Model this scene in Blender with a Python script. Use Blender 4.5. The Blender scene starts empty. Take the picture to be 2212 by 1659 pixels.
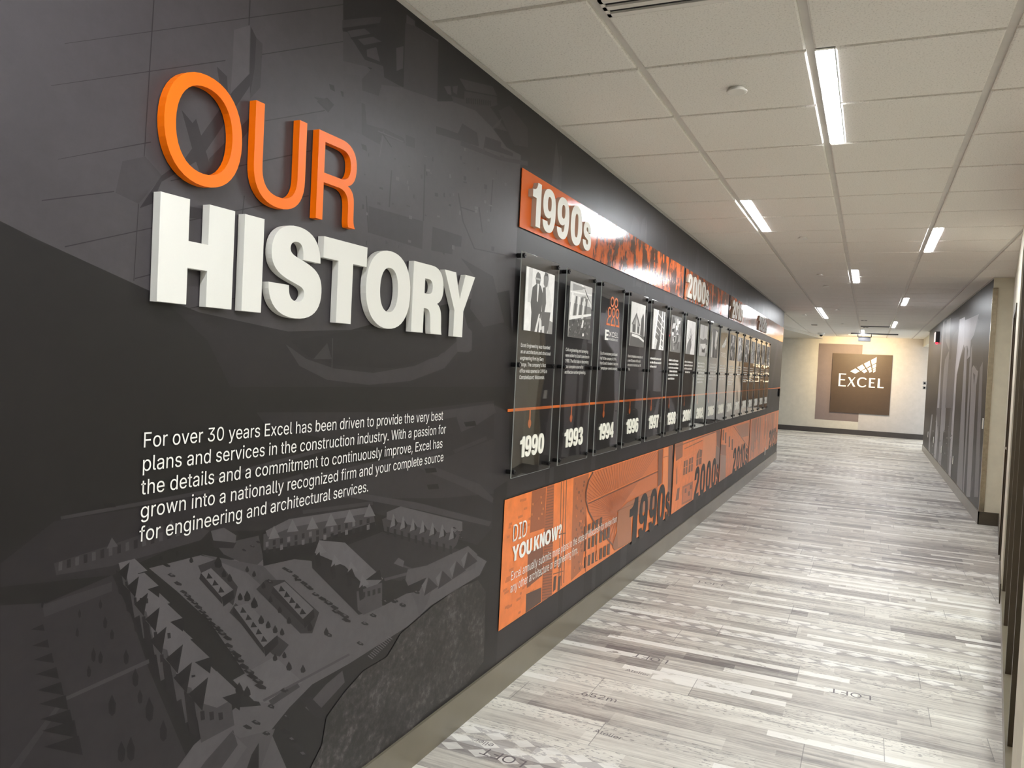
import bpy, bmesh, math, random
from mathutils import Matrix, Vector

# ------------------------------------------------------------------ camera, light, exposure
S = bpy.context.scene
COL = S.collection
S.view_settings.view_transform = 'Standard'
S.view_settings.look = 'None'
S.view_settings.gamma = 1.0
S.view_settings.use_curve_mapping = False
S.view_settings.exposure = 0.40

YAW, PITCH, ROLL, FPX = 0.42164, -0.02638, 0.04854, 1716.97
EYE = Vector((1.4535, 0.0, 1.4918))
cd = bpy.data.cameras.new('camera')
cam = bpy.data.objects.new('camera', cd)
COL.objects.link(cam)
fw = Vector((-math.sin(YAW) * math.cos(PITCH), math.cos(YAW) * math.cos(PITCH), math.sin(PITCH)))
r0 = Vector((math.cos(YAW), math.sin(YAW), 0))
u0 = r0.cross(fw)
rt = r0 * math.cos(ROLL) + u0 * math.sin(ROLL)
up = -r0 * math.sin(ROLL) + u0 * math.cos(ROLL)
cam.matrix_world = Matrix(((rt.x, up.x, -fw.x, EYE.x), (rt.y, up.y, -fw.y, EYE.y), (rt.z, up.z, -fw.z, EYE.z), (0, 0, 0, 1)))
cd.sensor_fit = 'HORIZONTAL'
cd.sensor_width = 36.0
cd.lens = FPX * 36.0 / 2212.0
cd.clip_start = 0.02
S.camera = cam

LAMP = 78.0                      # radiance of the ceiling light lenses
OFFICE_FILL = 92.0
LAMP_COL = (0.935, 0.96, 1.0)
wd = bpy.data.worlds.new('world')
S.world = wd
wd.use_nodes = True
wd.node_tree.nodes['Background'].inputs[0].default_value = (0.9, 0.95, 1.0, 1)
wd.node_tree.nodes['Background'].inputs[1].default_value = 0.06

def lamp(kind, name, loc, power, col, **kw):
    d = bpy.data.lights.new(name, kind)
    d.energy = power
    d.color = col
    for k, v in kw.items():
        setattr(d, k, v)
    o = bpy.data.objects.new(name, d)
    COL.objects.link(o)
    o.location = loc
    return o
# daylight through the window of the cross corridor at the far end
day = lamp('AREA', 'window_daylight', (5.2, 21.6, 1.5), 45, (0.72, 0.84, 1.0), shape='RECTANGLE', size=2.6, size_y=1.6)
day.rotation_euler = (0, math.radians(90), 0)

# unseen fill lamps added in the side spaces to brighten the far end
lamp('AREA', 'alcove_fill_lamp', (-1.9, 19.5, 2.5), 22, (0.935, 0.96, 1.0), shape='RECTANGLE', size=1.0, size_y=3.0)
lamp('AREA', 'cross_corridor_fill', (4.1, 21.6, 2.38), 30, (0.935, 0.96, 1.0), shape='RECTANGLE', size=1.2, size_y=1.2)
# unseen fill lamp added behind the glass storefront to lift the bounced light
for yy in (4.6,):
    lamp('AREA', 'office_fill_lamp', (3.9, yy, 2.6), OFFICE_FILL, (0.935, 0.96, 1.0), shape='RECTANGLE', size=1.6, size_y=2.4)

HC = 2.6406          # ceiling height
HB = 0.138           # height of the base boards
T = 0.6096           # ceiling module
Y0 = 2.9866          # first cross tee in view
TX = [0.5907 + k * T for k in range(-8, 10)]

# ------------------------------------------------------------------ printed artwork and lettering data (metres / font units)
MURAL=[
[1,70,66,69,250,1720,937,1704,998,1685,1264,1613,1368,1586,1491,1557,1729,1548,1990,1563,2541,1686,3163,1809,3215,1620,3215,2620,250,2620],
[2,40,36,39,1050,2066,1911,2507,1911,2510,1050,2067],
[2,40,36,39,1025,1977,1465,2184,1464,2186,1025,1978],
[2,40,36,39,1582,2241,1919,2404,1918,2406,1581,2243],
[2,40,36,39,1044,1842,1259,1933,1258,1935,1044,1843],
[2,40,36,39,1608,2082,1848,2182,1847,2184,1607,2084],
[2,40,36,39,1315,1862,1795,2054,1794,2057,1315,1864],
[2,40,36,39,1014,1756,1171,1807,1171,1809,1014,1758],
[2,40,36,39,1065,1676,1270,1749,1270,1751,1064,1678],
[2,40,36,39,1365,1781,1793,1929,1792,1932,1365,1783],
[2,40,36,39,1230,1633,1275,1648,1274,1650,1229,1635],
[2,40,36,39,1382,1581,1616,1642,1616,1644,1381,1583],
[2,40,36,39,1251,2237,1241,1898,1243,1899,1254,2238],
[2,40,36,39,1231,1795,1226,1629,1228,1629,1233,1795],
[2,40,36,39,1536,2360,1536,2292,1539,2293,1540,2361],
[2,40,36,39,1543,1878,1536,1791,1539,1791,1546,1878],
[2,80,76,79,1488,2267,1541,2300,1544,2181,1485,2111,1488,2206],
[3,46,42,45,1544,2298,1565,2278,1563,2200,1551,2127,1546,2182],
[3,58,54,57,1565,2278,1588,2272,1586,2161,1551,2121,1563,2200],
[3,44,40,43,1492,2121,1548,2184,1550,2154,1399,1933,1290,1855,1267,1802,1235,1786,1289,1868,1352,1921],
[4,42,38,41,1338,2028,1371,2008,1381,2021,1442,1898,1409,1882,1382,1929],
[4,48,44,47,1438,2161,1472,2149,1482,2049,1460,2086],
[4,46,42,45,1424,1939,1554,2077,1556,2048,1433,1898],
[2,62,58,61,1245,1899,1292,1868,1232,1795,1174,1806,1188,1875],
[3,50,46,49,1314,1814,1500,1824,1471,1802,1358,1789],
[3,52,48,51,1810,2197,1855,2222,1888,2212,1863,2182],
[3,56,52,55,1795,2205,1856,2218,1868,2190],
[3,46,42,45,1861,2263,1884,2266,1890,2250,1868,2250],
[3,46,42,45,1915,2261,1940,2264,1945,2248,1923,2248],
[3,46,42,45,1948,2116,1973,2118,1979,2102,1956,2102],
[3,46,42,45,2028,2138,2055,2140,2061,2123,2036,2124],
[2,30,26,29,1907,2560,2079,2637,2248,2637,2250,2382,2100,2368,1919,2392],
[3,52,48,51,1910,2463,2057,2533,2106,2553,2097,2531,1911,2441],
[4,24,20,23,1911,2441,2082,2523,2086,2515,1914,2432],
[3,60,56,59,1936,2442,2016,2483,2051,2480,1955,2431],
[4,26,22,25,1950,2428,2070,2489,2073,2480,1960,2426],
[3,60,56,59,1989,2439,2066,2476,2111,2479,2020,2433],
[4,26,22,25,2016,2423,2112,2478,2122,2475,2026,2421],
[3,64,60,63,2035,2425,2083,2451,2114,2440,2111,2416,2039,2406],
[4,28,24,27,2083,2454,2103,2462,2158,2424,2133,2404,2106,2417],
[3,60,56,59,1914,2432,1936,2439,2028,2392,2127,2408,2135,2376,2068,2381,1922,2350],
[3,68,64,67,1925,2314,2008,2338,2026,2165,1938,2162],
[3,58,54,57,2016,2329,2068,2381,2135,2376,2244,2380,2122,2348,2109,2309,2021,2297],
[3,66,62,65,2196,2491,2238,2513,2241,2442,2204,2420],
[2,56,52,55,2243,2590,2300,2604,2461,2611,2471,2505,2470,2413,2250,2379],
[3,22,18,21,2297,2633,2466,2635,2454,2618,2391,2612,2303,2605],
[3,27,23,26,2459,2636,2511,2637,3296,2637,3324,2413,3064,2402,2898,2450,2733,2473,2587,2444,2471,2407],
[4,58,54,57,2624,2541,2907,2605,2949,2581,2682,2517],
[4,52,48,51,2668,2508,2945,2576,2957,2546,2890,2518,2671,2474],
[5,24,20,23,2685,2487,2694,2493,2698,2469,2688,2469],
[5,24,20,23,2702,2492,2711,2498,2715,2474,2705,2474],
[5,24,20,23,2719,2496,2728,2502,2733,2478,2723,2479],
[5,24,20,23,2737,2501,2745,2507,2750,2483,2740,2483],
[5,24,20,23,2754,2505,2763,2512,2768,2488,2758,2488],
[5,24,20,23,2772,2510,2781,2516,2786,2493,2775,2493],
[5,24,20,23,2790,2515,2799,2521,2804,2498,2793,2498],
[5,24,20,23,2808,2519,2817,2526,2822,2503,2811,2503],
[5,24,20,23,2826,2524,2835,2531,2840,2508,2830,2508],
[5,24,20,23,2845,2529,2854,2535,2859,2513,2848,2513],
[5,24,20,23,2863,2534,2873,2540,2878,2518,2867,2518],
[5,24,20,23,2882,2539,2892,2545,2897,2523,2886,2523],
[4,62,58,61,2514,2474,2561,2491,2571,2462,2544,2457],
[4,58,54,57,2575,2494,2616,2511,2612,2476,2584,2477],
[4,50,46,49,2571,2459,2890,2518,3066,2469,2916,2444,2765,2465,2587,2441],
[5,60,56,59,2916,2444,3006,2509,2983,2472,2933,2442],
[4,44,40,43,2968,2527,3072,2582,3275,2544,3286,2461,3137,2433],
[3,50,46,49,2472,2320,2562,2332,2633,2339,2665,2386,2789,2386,2810,2338,2474,2294],
[3,46,42,45,2862,2392,3008,2410,3011,2388,3132,2396,3134,2381,2850,2345],
[3,56,52,55,2657,2322,2997,2346,3293,2401,3296,2381,2999,2332,2659,2301],
[3,58,54,57,2021,2259,2038,2261,2052,2204,2143,2216,2126,2162,2028,2166],
[3,60,56,59,2142,2218,2263,2220,2276,2205,2149,2197],
[4,76,72,75,2111,2199,2263,2205,2265,2210,2114,2203],
[4,80,76,79,2142,2198,2127,2124,2131,2125,2146,2199],
[4,60,56,59,2276,2235,2334,2239,2337,2206,2279,2200],
[3,56,52,55,2081,1959,2414,1972,2415,1875,2087,1878],
[3,54,50,53,2479,1965,2704,1968,2700,1927,2635,1919,2634,1888,2477,1880],
[4,50,46,49,2403,2167,2410,1973,2418,1974,2411,2169],
[4,50,46,49,2136,2198,2192,2170,2197,2173,2142,2202],
[4,50,46,49,2654,2121,2701,2025,2710,2028,2663,2123],
[4,50,46,49,2830,2104,2871,2010,2881,2012,2840,2106],
[4,50,46,49,2681,2072,2796,2077,2799,2082,2683,2077],
[4,50,46,49,2063,1987,2084,1877,2090,1878,2069,1989],
[4,50,46,49,2942,2239,2935,2106,2946,2108,2953,2241],
[4,50,46,49,2197,2098,2193,1978,2200,1979,2204,2099],
[4,50,46,49,2701,2025,2808,1935,2817,1938,2710,2028],
[4,50,46,49,2811,1935,3116,1951,3118,1956,2813,1939],
[4,52,48,51,2212,2141,2223,2143,2224,2139,2213,2137],
[4,52,48,51,2047,1958,2056,1958,2057,1945,2048,1944],
[4,52,48,51,2212,1995,2221,1996,2221,1992,2212,1991],
[4,60,56,59,2258,1865,2263,1865,2264,1855,2259,1855],
[4,60,56,59,2804,2255,2818,2257,2819,2245,2805,2243],
[4,56,52,55,2101,1950,2116,1951,2117,1943,2102,1942],
[4,82,78,81,2227,2085,2248,2087,2249,2075,2228,2073],
[4,60,56,59,2847,2342,2861,2344,2862,2330,2848,2328],
[4,86,82,85,2878,2142,2896,2144,2897,2132,2880,2130],
[4,52,48,51,2415,2146,2425,2147,2427,2134,2417,2133],
[4,86,82,85,2070,1938,2078,1938,2079,1930,2070,1929],
[4,56,52,55,2681,2244,2703,2247,2703,2243,2681,2240],
[4,82,78,81,2617,2114,2626,2115,2627,2106,2617,2105],
[4,52,48,51,2300,2006,2322,2007,2322,2004,2301,2002],
[4,52,48,51,2695,2195,2715,2198,2716,2182,2696,2180],
[4,52,48,51,2299,2138,2312,2139,2312,2136,2299,2135],
[4,52,48,51,2963,1969,2991,1971,2993,1952,2965,1951],
[4,82,78,81,2296,2087,2303,2088,2304,2077,2296,2076],
[4,60,56,59,2654,2263,2674,2266,2676,2251,2656,2248],
[4,52,48,51,2136,2031,2156,2032,2156,2026,2136,2025],
[4,60,56,59,2337,2050,2349,2050,2350,2038,2338,2037],
[4,52,48,51,2546,2100,2556,2101,2558,2085,2548,2085],
[4,56,52,55,2066,2120,2073,2120,2073,2110,2067,2110],
[4,52,48,51,2589,2068,2607,2070,2608,2062,2589,2061],
[4,56,52,55,2128,1981,2145,1982,2145,1975,2128,1974],
[4,86,82,85,2442,2149,2455,2151,2456,2148,2442,2146],
[4,56,52,55,2421,1998,2434,1998,2435,1993,2421,1992],
[4,56,52,55,2049,2052,2057,2053,2057,2048,2050,2048],
[4,60,56,59,2383,2128,2394,2129,2395,2115,2384,2114],
[4,52,48,51,2559,1894,2573,1894,2575,1879,2561,1879],
[4,56,52,55,2454,2206,2463,2208,2465,2193,2455,2192],
[4,86,82,85,2318,1975,2338,1976,2339,1965,2319,1964],
[4,86,82,85,2508,2011,2527,2013,2528,2006,2508,2005],
[4,56,52,55,3006,2355,3041,2360,3043,2342,3008,2337],
[4,52,48,51,2075,1851,2081,1851,2082,1837,2076,1837],
[4,86,82,85,2916,2074,2935,2076,2936,2066,2917,2064],
[4,52,48,51,2972,2285,2979,2286,2981,2269,2974,2268],
[4,86,82,85,2582,2177,2596,2178,2598,2165,2583,2163],
[4,82,78,81,2920,2133,2951,2136,2952,2130,2921,2127],
[4,82,78,81,2319,1893,2339,1893,2339,1885,2320,1884],
[4,82,78,81,2399,2197,2418,2200,2418,2196,2399,2194],
[4,82,78,81,2905,2106,2915,2107,2916,2098,2906,2098],
[4,82,78,81,2945,2245,2961,2247,2962,2243,2946,2241],
[4,86,82,85,2417,2156,2442,2159,2442,2152,2418,2149],
[4,60,56,59,2883,2188,2892,2189,2894,2172,2885,2171],
[4,52,48,51,2484,2088,2507,2090,2508,2077,2485,2075],
[4,86,82,85,2628,1923,2648,1924,2650,1908,2629,1907],
[4,56,52,55,2405,1940,2413,1940,2414,1926,2406,1926],
[4,52,48,51,2695,2176,2722,2179,2722,2173,2696,2170],
[4,86,82,85,2687,2300,2700,2302,2701,2292,2688,2290],
[4,86,82,85,2803,2089,2823,2091,2824,2080,2804,2078],
[4,52,48,51,2871,2204,2898,2207,2900,2189,2873,2186],
[4,86,82,85,2671,2060,2684,2061,2685,2045,2672,2044],
[4,86,82,85,2797,2101,2827,2104,2828,2093,2798,2091],
[4,60,56,59,2592,2108,2600,2109,2602,2096,2593,2095],
[4,82,78,81,3061,2253,3081,2256,3082,2243,3063,2241],
[4,60,56,59,2184,1868,2194,1868,2195,1858,2184,1858],
[4,56,52,55,2679,1954,2686,1954,2688,1942,2680,1942],
[4,82,78,81,2303,2071,2311,2072,2312,2058,2304,2057],
[4,52,48,51,2057,1832,2074,1832,2075,1820,2058,1820],
[2,38,34,37,1328,1583,1729,1548,2746,1623,2881,1668,3181,1650,3212,1386,1523,1398,1442,1510],
[3,58,54,57,1722,1513,1812,1475,1941,1450,2146,1438,2399,1465,2609,1520,2704,1567,2709,1523,2614,1460,2373,1412,2123,1400,1910,1416,1783,1455],
[3,34,30,33,1740,1523,1990,1563,2549,1602,2686,1566,2558,1501,2253,1455,1974,1458,1822,1481],
[4,54,50,53,1842,1475,1903,1524,1928,1477],
[4,60,56,59,1925,1539,1930,1416,1934,1416,1929,1539],
[4,66,62,65,2675,1680,2739,1694,2785,1625,2826,1609,2830,1536,2805,1526,2708,1525],
[3,54,50,53,2701,1885,2991,1849,3126,1666,2927,1634,2797,1699,2824,1829],
[1,40,36,39,1061,1135,1264,1133,1629,1141,2038,1157,3084,1077,3117,779,2965,726,2178,983,1636,1016,1473,1045,1199,997,958,1029,957,1073],
[2,52,48,51,2115,1135,2814,1185,3072,1188,3101,924,2609,970,2244,1020,2044,1076],
[2,44,40,43,1619,1331,2292,1307,3056,1328,3098,1166,2631,1118,2034,1222,1665,1286],
[3,60,56,59,2293,1291,3058,1316,3085,1277,2891,1228,2772,1211,2727,1272,2448,1263],
[3,64,60,63,1677,1085,2045,1069,2473,972,3091,804,3070,787,2443,955,2046,1051,1687,1067],
[3,62,58,61,2303,1171,2960,981,3103,903,3094,884,2834,982,2275,1158],
[3,56,52,55,1549,1110,1820,1139,1814,1150,1545,1120],
[3,56,52,55,1820,1126,2308,1141,2302,1154,1816,1137],
[3,56,52,55,1826,1032,2178,1008,2174,1020,1823,1043],
[3,56,52,55,1076,1136,1469,1138,1466,1148,1075,1143],
[3,56,52,55,1468,1167,2037,1216,2031,1228,1464,1176],
[3,56,52,55,2311,1117,2633,1146,2622,1160,2302,1130],
[3,56,52,55,2728,1130,3013,1165,2998,1180,2715,1144],
[4,24,20,23,2791,1249,2889,1249,2904,1229,2809,1230],
[4,24,20,23,2499,1094,2580,1089,2593,1071,2514,1076],
[4,24,20,23,2521,1032,2604,1026,2616,1006,2536,1013],
[4,24,20,23,1171,1155,1198,1153,1202,1143,1176,1145],
[2,46,42,45,959,994,1052,975,1199,997,1250,898,1306,755,1442,468,969,682],
[3,64,60,63,1079,769,1305,782,1310,772,1082,761],
[3,56,52,55,987,674,1084,763,1090,755,1005,665],
[2,56,52,55,1042,973,1199,982,1200,962,1048,948],
[5,26,22,25,1172,952,1177,941,1176,932,1173,931,1170,935,1169,943],
[5,26,22,25,1120,907,1124,897,1124,888,1121,887,1117,891,1117,899],
[5,26,22,25,1203,880,1209,868,1208,857,1204,856,1200,860,1199,871],
[5,26,22,25,1185,912,1191,899,1190,887,1186,885,1182,890,1181,902],
[5,26,22,25,1160,853,1166,837,1165,824,1161,821,1156,828,1155,841],
[5,26,22,25,1177,841,1183,826,1182,814,1178,812,1173,818,1172,830],
[5,26,22,25,1241,824,1249,806,1248,791,1242,789,1237,796,1235,811],
[5,26,22,25,1150,819,1156,805,1155,794,1151,792,1147,797,1146,809],
[5,26,22,25,1267,773,1277,751,1276,733,1269,730,1262,739,1260,757],
[5,26,22,25,1209,736,1220,711,1219,690,1211,687,1203,697,1201,718],
[5,26,22,25,1308,693,1322,663,1320,638,1311,635,1301,648,1299,671],
[5,26,22,25,1262,621,1274,591,1273,567,1264,564,1255,577,1252,600],
[5,26,22,25,1237,622,1249,596,1247,575,1239,572,1231,583,1229,604],
[5,26,22,25,1282,720,1290,703,1289,688,1283,686,1278,693,1276,708],
[5,26,22,25,1124,944,1128,934,1127,926,1124,925,1122,929,1121,936],
[5,26,22,25,1042,982,1045,975,1044,968,1042,967,1040,970,1040,976],
[5,26,22,25,1351,624,1363,596,1362,574,1353,571,1344,583,1342,605],
[4,27,23,26,1020,931,1045,935,1049,920],
[4,27,23,26,1024,898,1056,901,1060,883],
[4,27,23,26,1028,869,1066,871,1071,849],
[4,27,23,26,1033,839,1077,839,1083,813],
[4,27,23,26,1037,806,1088,805,1095,775],
[4,27,23,26,1042,777,1099,774,1106,741],
[4,27,23,26,1046,745,1110,740,1119,703],
[4,27,23,26,1050,720,1121,714,1130,673],
[4,27,23,26,1055,686,1132,677,1143,631],
[2,88,84,87,1295,991,1446,990,1523,959,1649,949,1876,886,2068,750,2123,672,2273,652,2501,661,2947,691,3063,637,3001,591,2593,568,2431,535,2085,515,1900,513,1799,481,1724,445,1799,307,1398,488,1447,523,1585,563,1682,532,1614,645,1484,817,1378,918],
[3,62,58,61,1497,1005,1646,1002,1668,935,1633,918,1522,977],
[3,74,70,73,1445,993,1669,916,1875,728,1802,748,1608,911],
[4,46,42,45,1680,876,1756,858,1919,723,1890,669,1836,684,1645,859],
[4,46,42,45,1550,822,1570,841,1787,666,1750,644,1720,660],
[4,48,44,47,1439,966,1499,970,1576,882,1562,837,1464,920],
[3,96,92,95,1572,640,1730,651,1856,535,1710,528,1654,555],
[6,96,92,95,1449,946,1481,951,1560,878,1520,869],
[7,26,22,25,1467,928,1473,941,1488,924],
[7,26,22,25,1487,906,1494,919,1509,902],
[7,26,22,25,1508,883,1515,897,1530,879],
[5,28,24,27,1520,869,1560,878,1565,855,1528,843],
[5,34,30,33,1449,946,1520,869,1524,850,1444,933],
[6,96,92,95,1565,833,1616,829,1736,709,1682,692],
[7,26,22,25,1588,811,1596,824,1612,805],
[7,26,22,25,1609,786,1616,800,1633,781],
[7,26,22,25,1629,761,1637,775,1654,755],
[7,26,22,25,1650,736,1658,750,1675,730],
[7,26,22,25,1671,710,1679,724,1697,703],
[5,28,24,27,1682,692,1736,709,1743,683,1691,663],
[5,34,30,33,1565,833,1682,692,1687,671,1560,819],
[6,96,92,95,1711,850,1758,853,1891,741,1844,724],
[7,26,22,25,1734,831,1742,846,1761,826],
[7,26,22,25,1757,809,1766,824,1784,804],
[7,26,22,25,1780,787,1789,802,1808,781],
[7,26,22,25,1804,765,1813,780,1833,759],
[7,26,22,25,1828,742,1838,757,1858,735],
[5,28,24,27,1844,724,1891,741,1898,714,1854,694],
[5,34,30,33,1711,850,1844,724,1850,702,1704,835],
[6,30,26,29,1208,1007,1223,991,1233,941,1217,953],
[6,66,62,65,1223,991,1278,980,1284,945,1236,936],
[7,92,88,91,1214,1020,1255,1021,1293,984,1257,974,1223,991],
[8,26,22,25,1214,1001,1242,1016,1235,976],
[8,26,22,25,1264,986,1294,987,1292,963],
[8,34,30,33,1232,975,1238,975,1240,964,1234,964],
[8,34,30,33,1246,971,1252,971,1253,961,1247,961],
[8,34,30,33,1259,967,1266,967,1267,958,1261,957],
[7,30,26,29,1228,970,1246,951,1257,894,1239,909],
[7,66,62,65,1246,951,1309,938,1316,898,1260,888],
[8,92,88,91,1236,985,1282,984,1327,941,1285,931,1246,951],
[9,26,22,25,1236,963,1268,979,1260,934],
[9,26,22,25,1293,944,1328,945,1325,917],
[8,34,30,33,1256,934,1263,933,1265,920,1258,920],
[8,34,30,33,1272,929,1279,928,1281,917,1274,916],
[8,34,30,33,1287,924,1295,923,1296,912,1289,912],
[6,30,26,29,1249,927,1270,905,1282,841,1262,858],
[6,66,62,65,1270,905,1341,889,1350,844,1286,834],
[7,92,88,91,1258,943,1311,942,1362,892,1314,882,1270,905],
[8,26,22,25,1258,919,1294,936,1285,885],
[8,26,22,25,1323,896,1363,896,1359,865],
[8,34,30,33,1281,885,1289,884,1291,870,1283,870],
[8,34,30,33,1299,879,1307,878,1309,865,1301,865],
[8,34,30,33,1317,873,1325,872,1327,860,1319,860],
[7,30,26,29,1280,885,1301,861,1315,793,1293,811],
[7,66,62,65,1301,861,1379,843,1389,794,1319,786],
[8,92,88,91,1289,903,1346,900,1402,845,1349,836,1301,861],
[9,26,22,25,1289,877,1328,894,1319,840],
[9,26,22,25,1360,851,1403,850,1399,817],
[8,34,30,33,1314,840,1323,839,1325,824,1316,824],
[8,34,30,33,1333,833,1342,832,1344,818,1335,818],
[8,34,30,33,1353,827,1362,825,1364,812,1355,813],
[6,30,26,29,1294,834,1319,807,1335,727,1309,749],
[6,66,62,65,1319,807,1409,782,1420,726,1339,719],
[7,92,88,91,1305,854,1371,849,1436,785,1374,776,1319,807],
[8,26,22,25,1304,824,1350,843,1339,781],
[8,26,22,25,1386,793,1437,790,1433,752],
[8,34,30,33,1334,782,1344,780,1346,763,1336,763],
[8,34,30,33,1356,773,1366,771,1368,756,1358,756],
[8,34,30,33,1378,765,1389,763,1391,748,1381,749],
[7,30,26,29,1339,778,1366,747,1384,662,1356,687],
[7,66,62,65,1366,747,1465,719,1478,658,1389,653],
[8,92,88,91,1351,799,1423,791,1494,720,1427,713,1366,747],
[9,26,22,25,1351,767,1401,786,1388,720],
[9,26,22,25,1440,730,1496,726,1491,685],
[8,34,30,33,1383,720,1394,718,1396,700,1386,701],
[8,34,30,33,1407,711,1418,708,1421,691,1410,692],
[8,34,30,33,1431,701,1443,698,1446,682,1434,684],
[6,30,26,29,1363,726,1393,693,1413,599,1382,627],
[6,66,62,65,1393,693,1503,658,1517,591,1418,589],
[7,92,88,91,1376,749,1457,739,1536,659,1461,653,1393,693],
[8,26,22,25,1376,714,1431,733,1418,662],
[8,26,22,25,1476,672,1538,665,1532,620],
[8,34,30,33,1412,663,1424,660,1427,640,1415,641],
[8,34,30,33,1438,651,1451,648,1454,629,1441,631],
[8,34,30,33,1466,640,1478,637,1481,619,1469,621],
[7,30,26,29,1409,672,1443,634,1465,530,1430,562],
[7,66,62,65,1443,634,1567,592,1583,518,1471,519],
[8,92,88,91,1424,696,1514,683,1604,592,1519,588,1443,634],
[9,26,22,25,1423,658,1485,678,1470,599],
[9,26,22,25,1536,608,1606,599,1600,550],
[8,34,30,33,1463,600,1477,597,1480,574,1467,576],
[8,34,30,33,1493,587,1508,583,1511,562,1497,564],
[8,34,30,33,1524,573,1539,569,1542,550,1528,552],
[5,64,60,63,1664,1002,1776,1012,2177,995,2198,938,1668,932],
[6,90,86,89,1672,1010,1765,1027,2163,1004,2178,983,1776,1002,1682,992],
[6,28,24,27,1662,959,1872,941,2194,950,2199,918,1940,900,1669,916],
[7,104,100,103,1684,985,1704,1019,1730,981],
[7,104,100,103,1758,991,1780,1025,1808,986],
[7,104,100,103,1844,983,1867,1018,1898,978],
[7,104,100,103,1930,978,1955,1015,1988,973],
[7,104,100,103,2023,974,2049,1012,2084,968],
[7,104,100,103,2128,975,2156,1015,2194,969],
[7,96,92,95,1674,979,1685,979,1686,966,1675,966],
[7,36,32,35,1675,962,1686,961,1687,948,1676,948],
[7,36,32,35,1702,979,1714,979,1714,965,1703,965],
[7,36,32,35,1703,961,1715,960,1715,947,1704,947],
[7,36,32,35,1731,978,1743,978,1744,964,1732,964],
[7,96,92,95,1733,960,1744,960,1745,946,1733,946],
[7,96,92,95,1761,977,1773,977,1774,963,1762,963],
[7,36,32,35,1762,959,1774,959,1775,945,1763,945],
[7,36,32,35,1792,977,1804,976,1805,962,1793,962],
[7,36,32,35,1793,958,1805,958,1806,943,1794,944],
[7,36,32,35,1823,976,1835,976,1836,961,1824,962],
[7,96,92,95,1824,957,1837,957,1837,942,1825,943],
[7,96,92,95,1855,975,1868,975,1869,960,1856,961],
[7,36,32,35,1856,956,1869,955,1870,941,1857,941],
[7,36,32,35,1888,974,1901,974,1902,959,1889,960],
[7,36,32,35,1889,955,1902,954,1903,940,1890,940],
[7,36,32,35,1922,973,1935,973,1936,958,1923,958],
[7,96,92,95,1923,954,1937,953,1938,938,1924,939],
[7,96,92,95,1957,972,1970,972,1971,957,1958,957],
[7,36,32,35,1958,952,1972,952,1973,937,1959,937],
[7,36,32,35,1992,972,2006,971,2007,956,1993,956],
[7,36,32,35,1994,951,2008,951,2009,936,1995,936],
[7,36,32,35,2029,971,2043,970,2044,955,2030,955],
[7,96,92,95,2030,950,2045,950,2046,934,2031,935],
[7,96,92,95,2067,970,2081,969,2083,954,2068,954],
[7,36,32,35,2068,949,2083,948,2084,933,2069,933],
[7,36,32,35,2105,969,2121,968,2122,953,2107,953],
[7,36,32,35,2107,948,2122,947,2123,931,2108,932],
[7,36,32,35,2145,968,2161,967,2162,951,2146,952],
[7,96,92,95,2147,946,2163,946,2164,930,2148,930],
[5,60,56,59,2235,951,2320,962,2812,812,2777,762,2740,751,2252,909],
[6,88,84,87,2262,971,2348,978,2818,848,2822,810,2658,830,2263,947],
[7,104,100,103,2286,914,2303,959,2335,919],
[8,30,26,29,2313,944,2335,921,2318,911],
[7,104,100,103,2349,896,2366,942,2400,901],
[8,30,26,29,2377,926,2400,902,2383,892],
[7,104,100,103,2415,878,2433,924,2468,882],
[8,30,26,29,2444,908,2468,883,2450,873],
[7,104,100,103,2483,858,2502,906,2539,862],
[8,30,26,29,2514,889,2539,864,2520,853],
[7,104,100,103,2555,837,2575,886,2614,841],
[8,30,26,29,2587,868,2614,843,2594,832],
[7,104,100,103,2630,816,2651,866,2692,819],
[8,30,26,29,2664,847,2692,821,2671,810],
[7,104,100,103,2709,793,2731,844,2774,796],
[8,30,26,29,2744,825,2774,798,2752,787],
[7,34,30,33,2266,921,2281,917,2284,888,2268,894],
[7,34,30,33,2310,906,2326,902,2329,872,2312,879],
[7,34,30,33,2355,891,2372,887,2375,857,2358,863],
[7,34,30,33,2402,876,2420,871,2423,840,2405,847],
[7,34,30,33,2451,859,2469,855,2472,824,2453,830],
[7,34,30,33,2501,843,2520,838,2523,806,2504,813],
[7,34,30,33,2553,826,2572,820,2575,788,2556,796],
[7,34,30,33,2606,808,2626,802,2629,770,2609,777],
[7,34,30,33,2662,790,2682,784,2686,751,2665,758],
[7,34,30,33,2719,771,2740,765,2744,731,2722,739],
[5,54,50,53,1064,1051,1196,1063,1370,1084,1473,1045,1444,1027,1198,1017,1070,1026],
[6,70,66,69,1074,1051,1082,1052,1082,1034,1074,1034],
[6,34,30,33,1092,1052,1100,1053,1101,1035,1092,1035],
[6,70,66,69,1110,1053,1119,1054,1119,1036,1111,1036],
[6,34,30,33,1129,1055,1138,1055,1138,1037,1130,1037],
[6,70,66,69,1148,1056,1157,1056,1158,1038,1149,1038],
[6,34,30,33,1168,1057,1177,1058,1178,1039,1169,1039],
[6,70,66,69,1188,1058,1197,1059,1198,1040,1189,1040],
[6,34,30,33,1209,1060,1218,1060,1219,1041,1210,1041],
[6,70,66,69,1230,1061,1239,1062,1240,1043,1231,1042],
[6,34,30,33,1251,1062,1261,1063,1262,1044,1252,1043],
[6,70,66,69,1273,1064,1283,1065,1284,1045,1274,1044],
[6,34,30,33,1296,1065,1306,1066,1307,1046,1297,1045],
[6,70,66,69,1319,1067,1329,1067,1330,1047,1320,1047],
[6,34,30,33,1343,1068,1353,1069,1354,1049,1343,1048],
[6,70,66,69,1367,1070,1378,1071,1379,1050,1368,1049],
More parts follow.
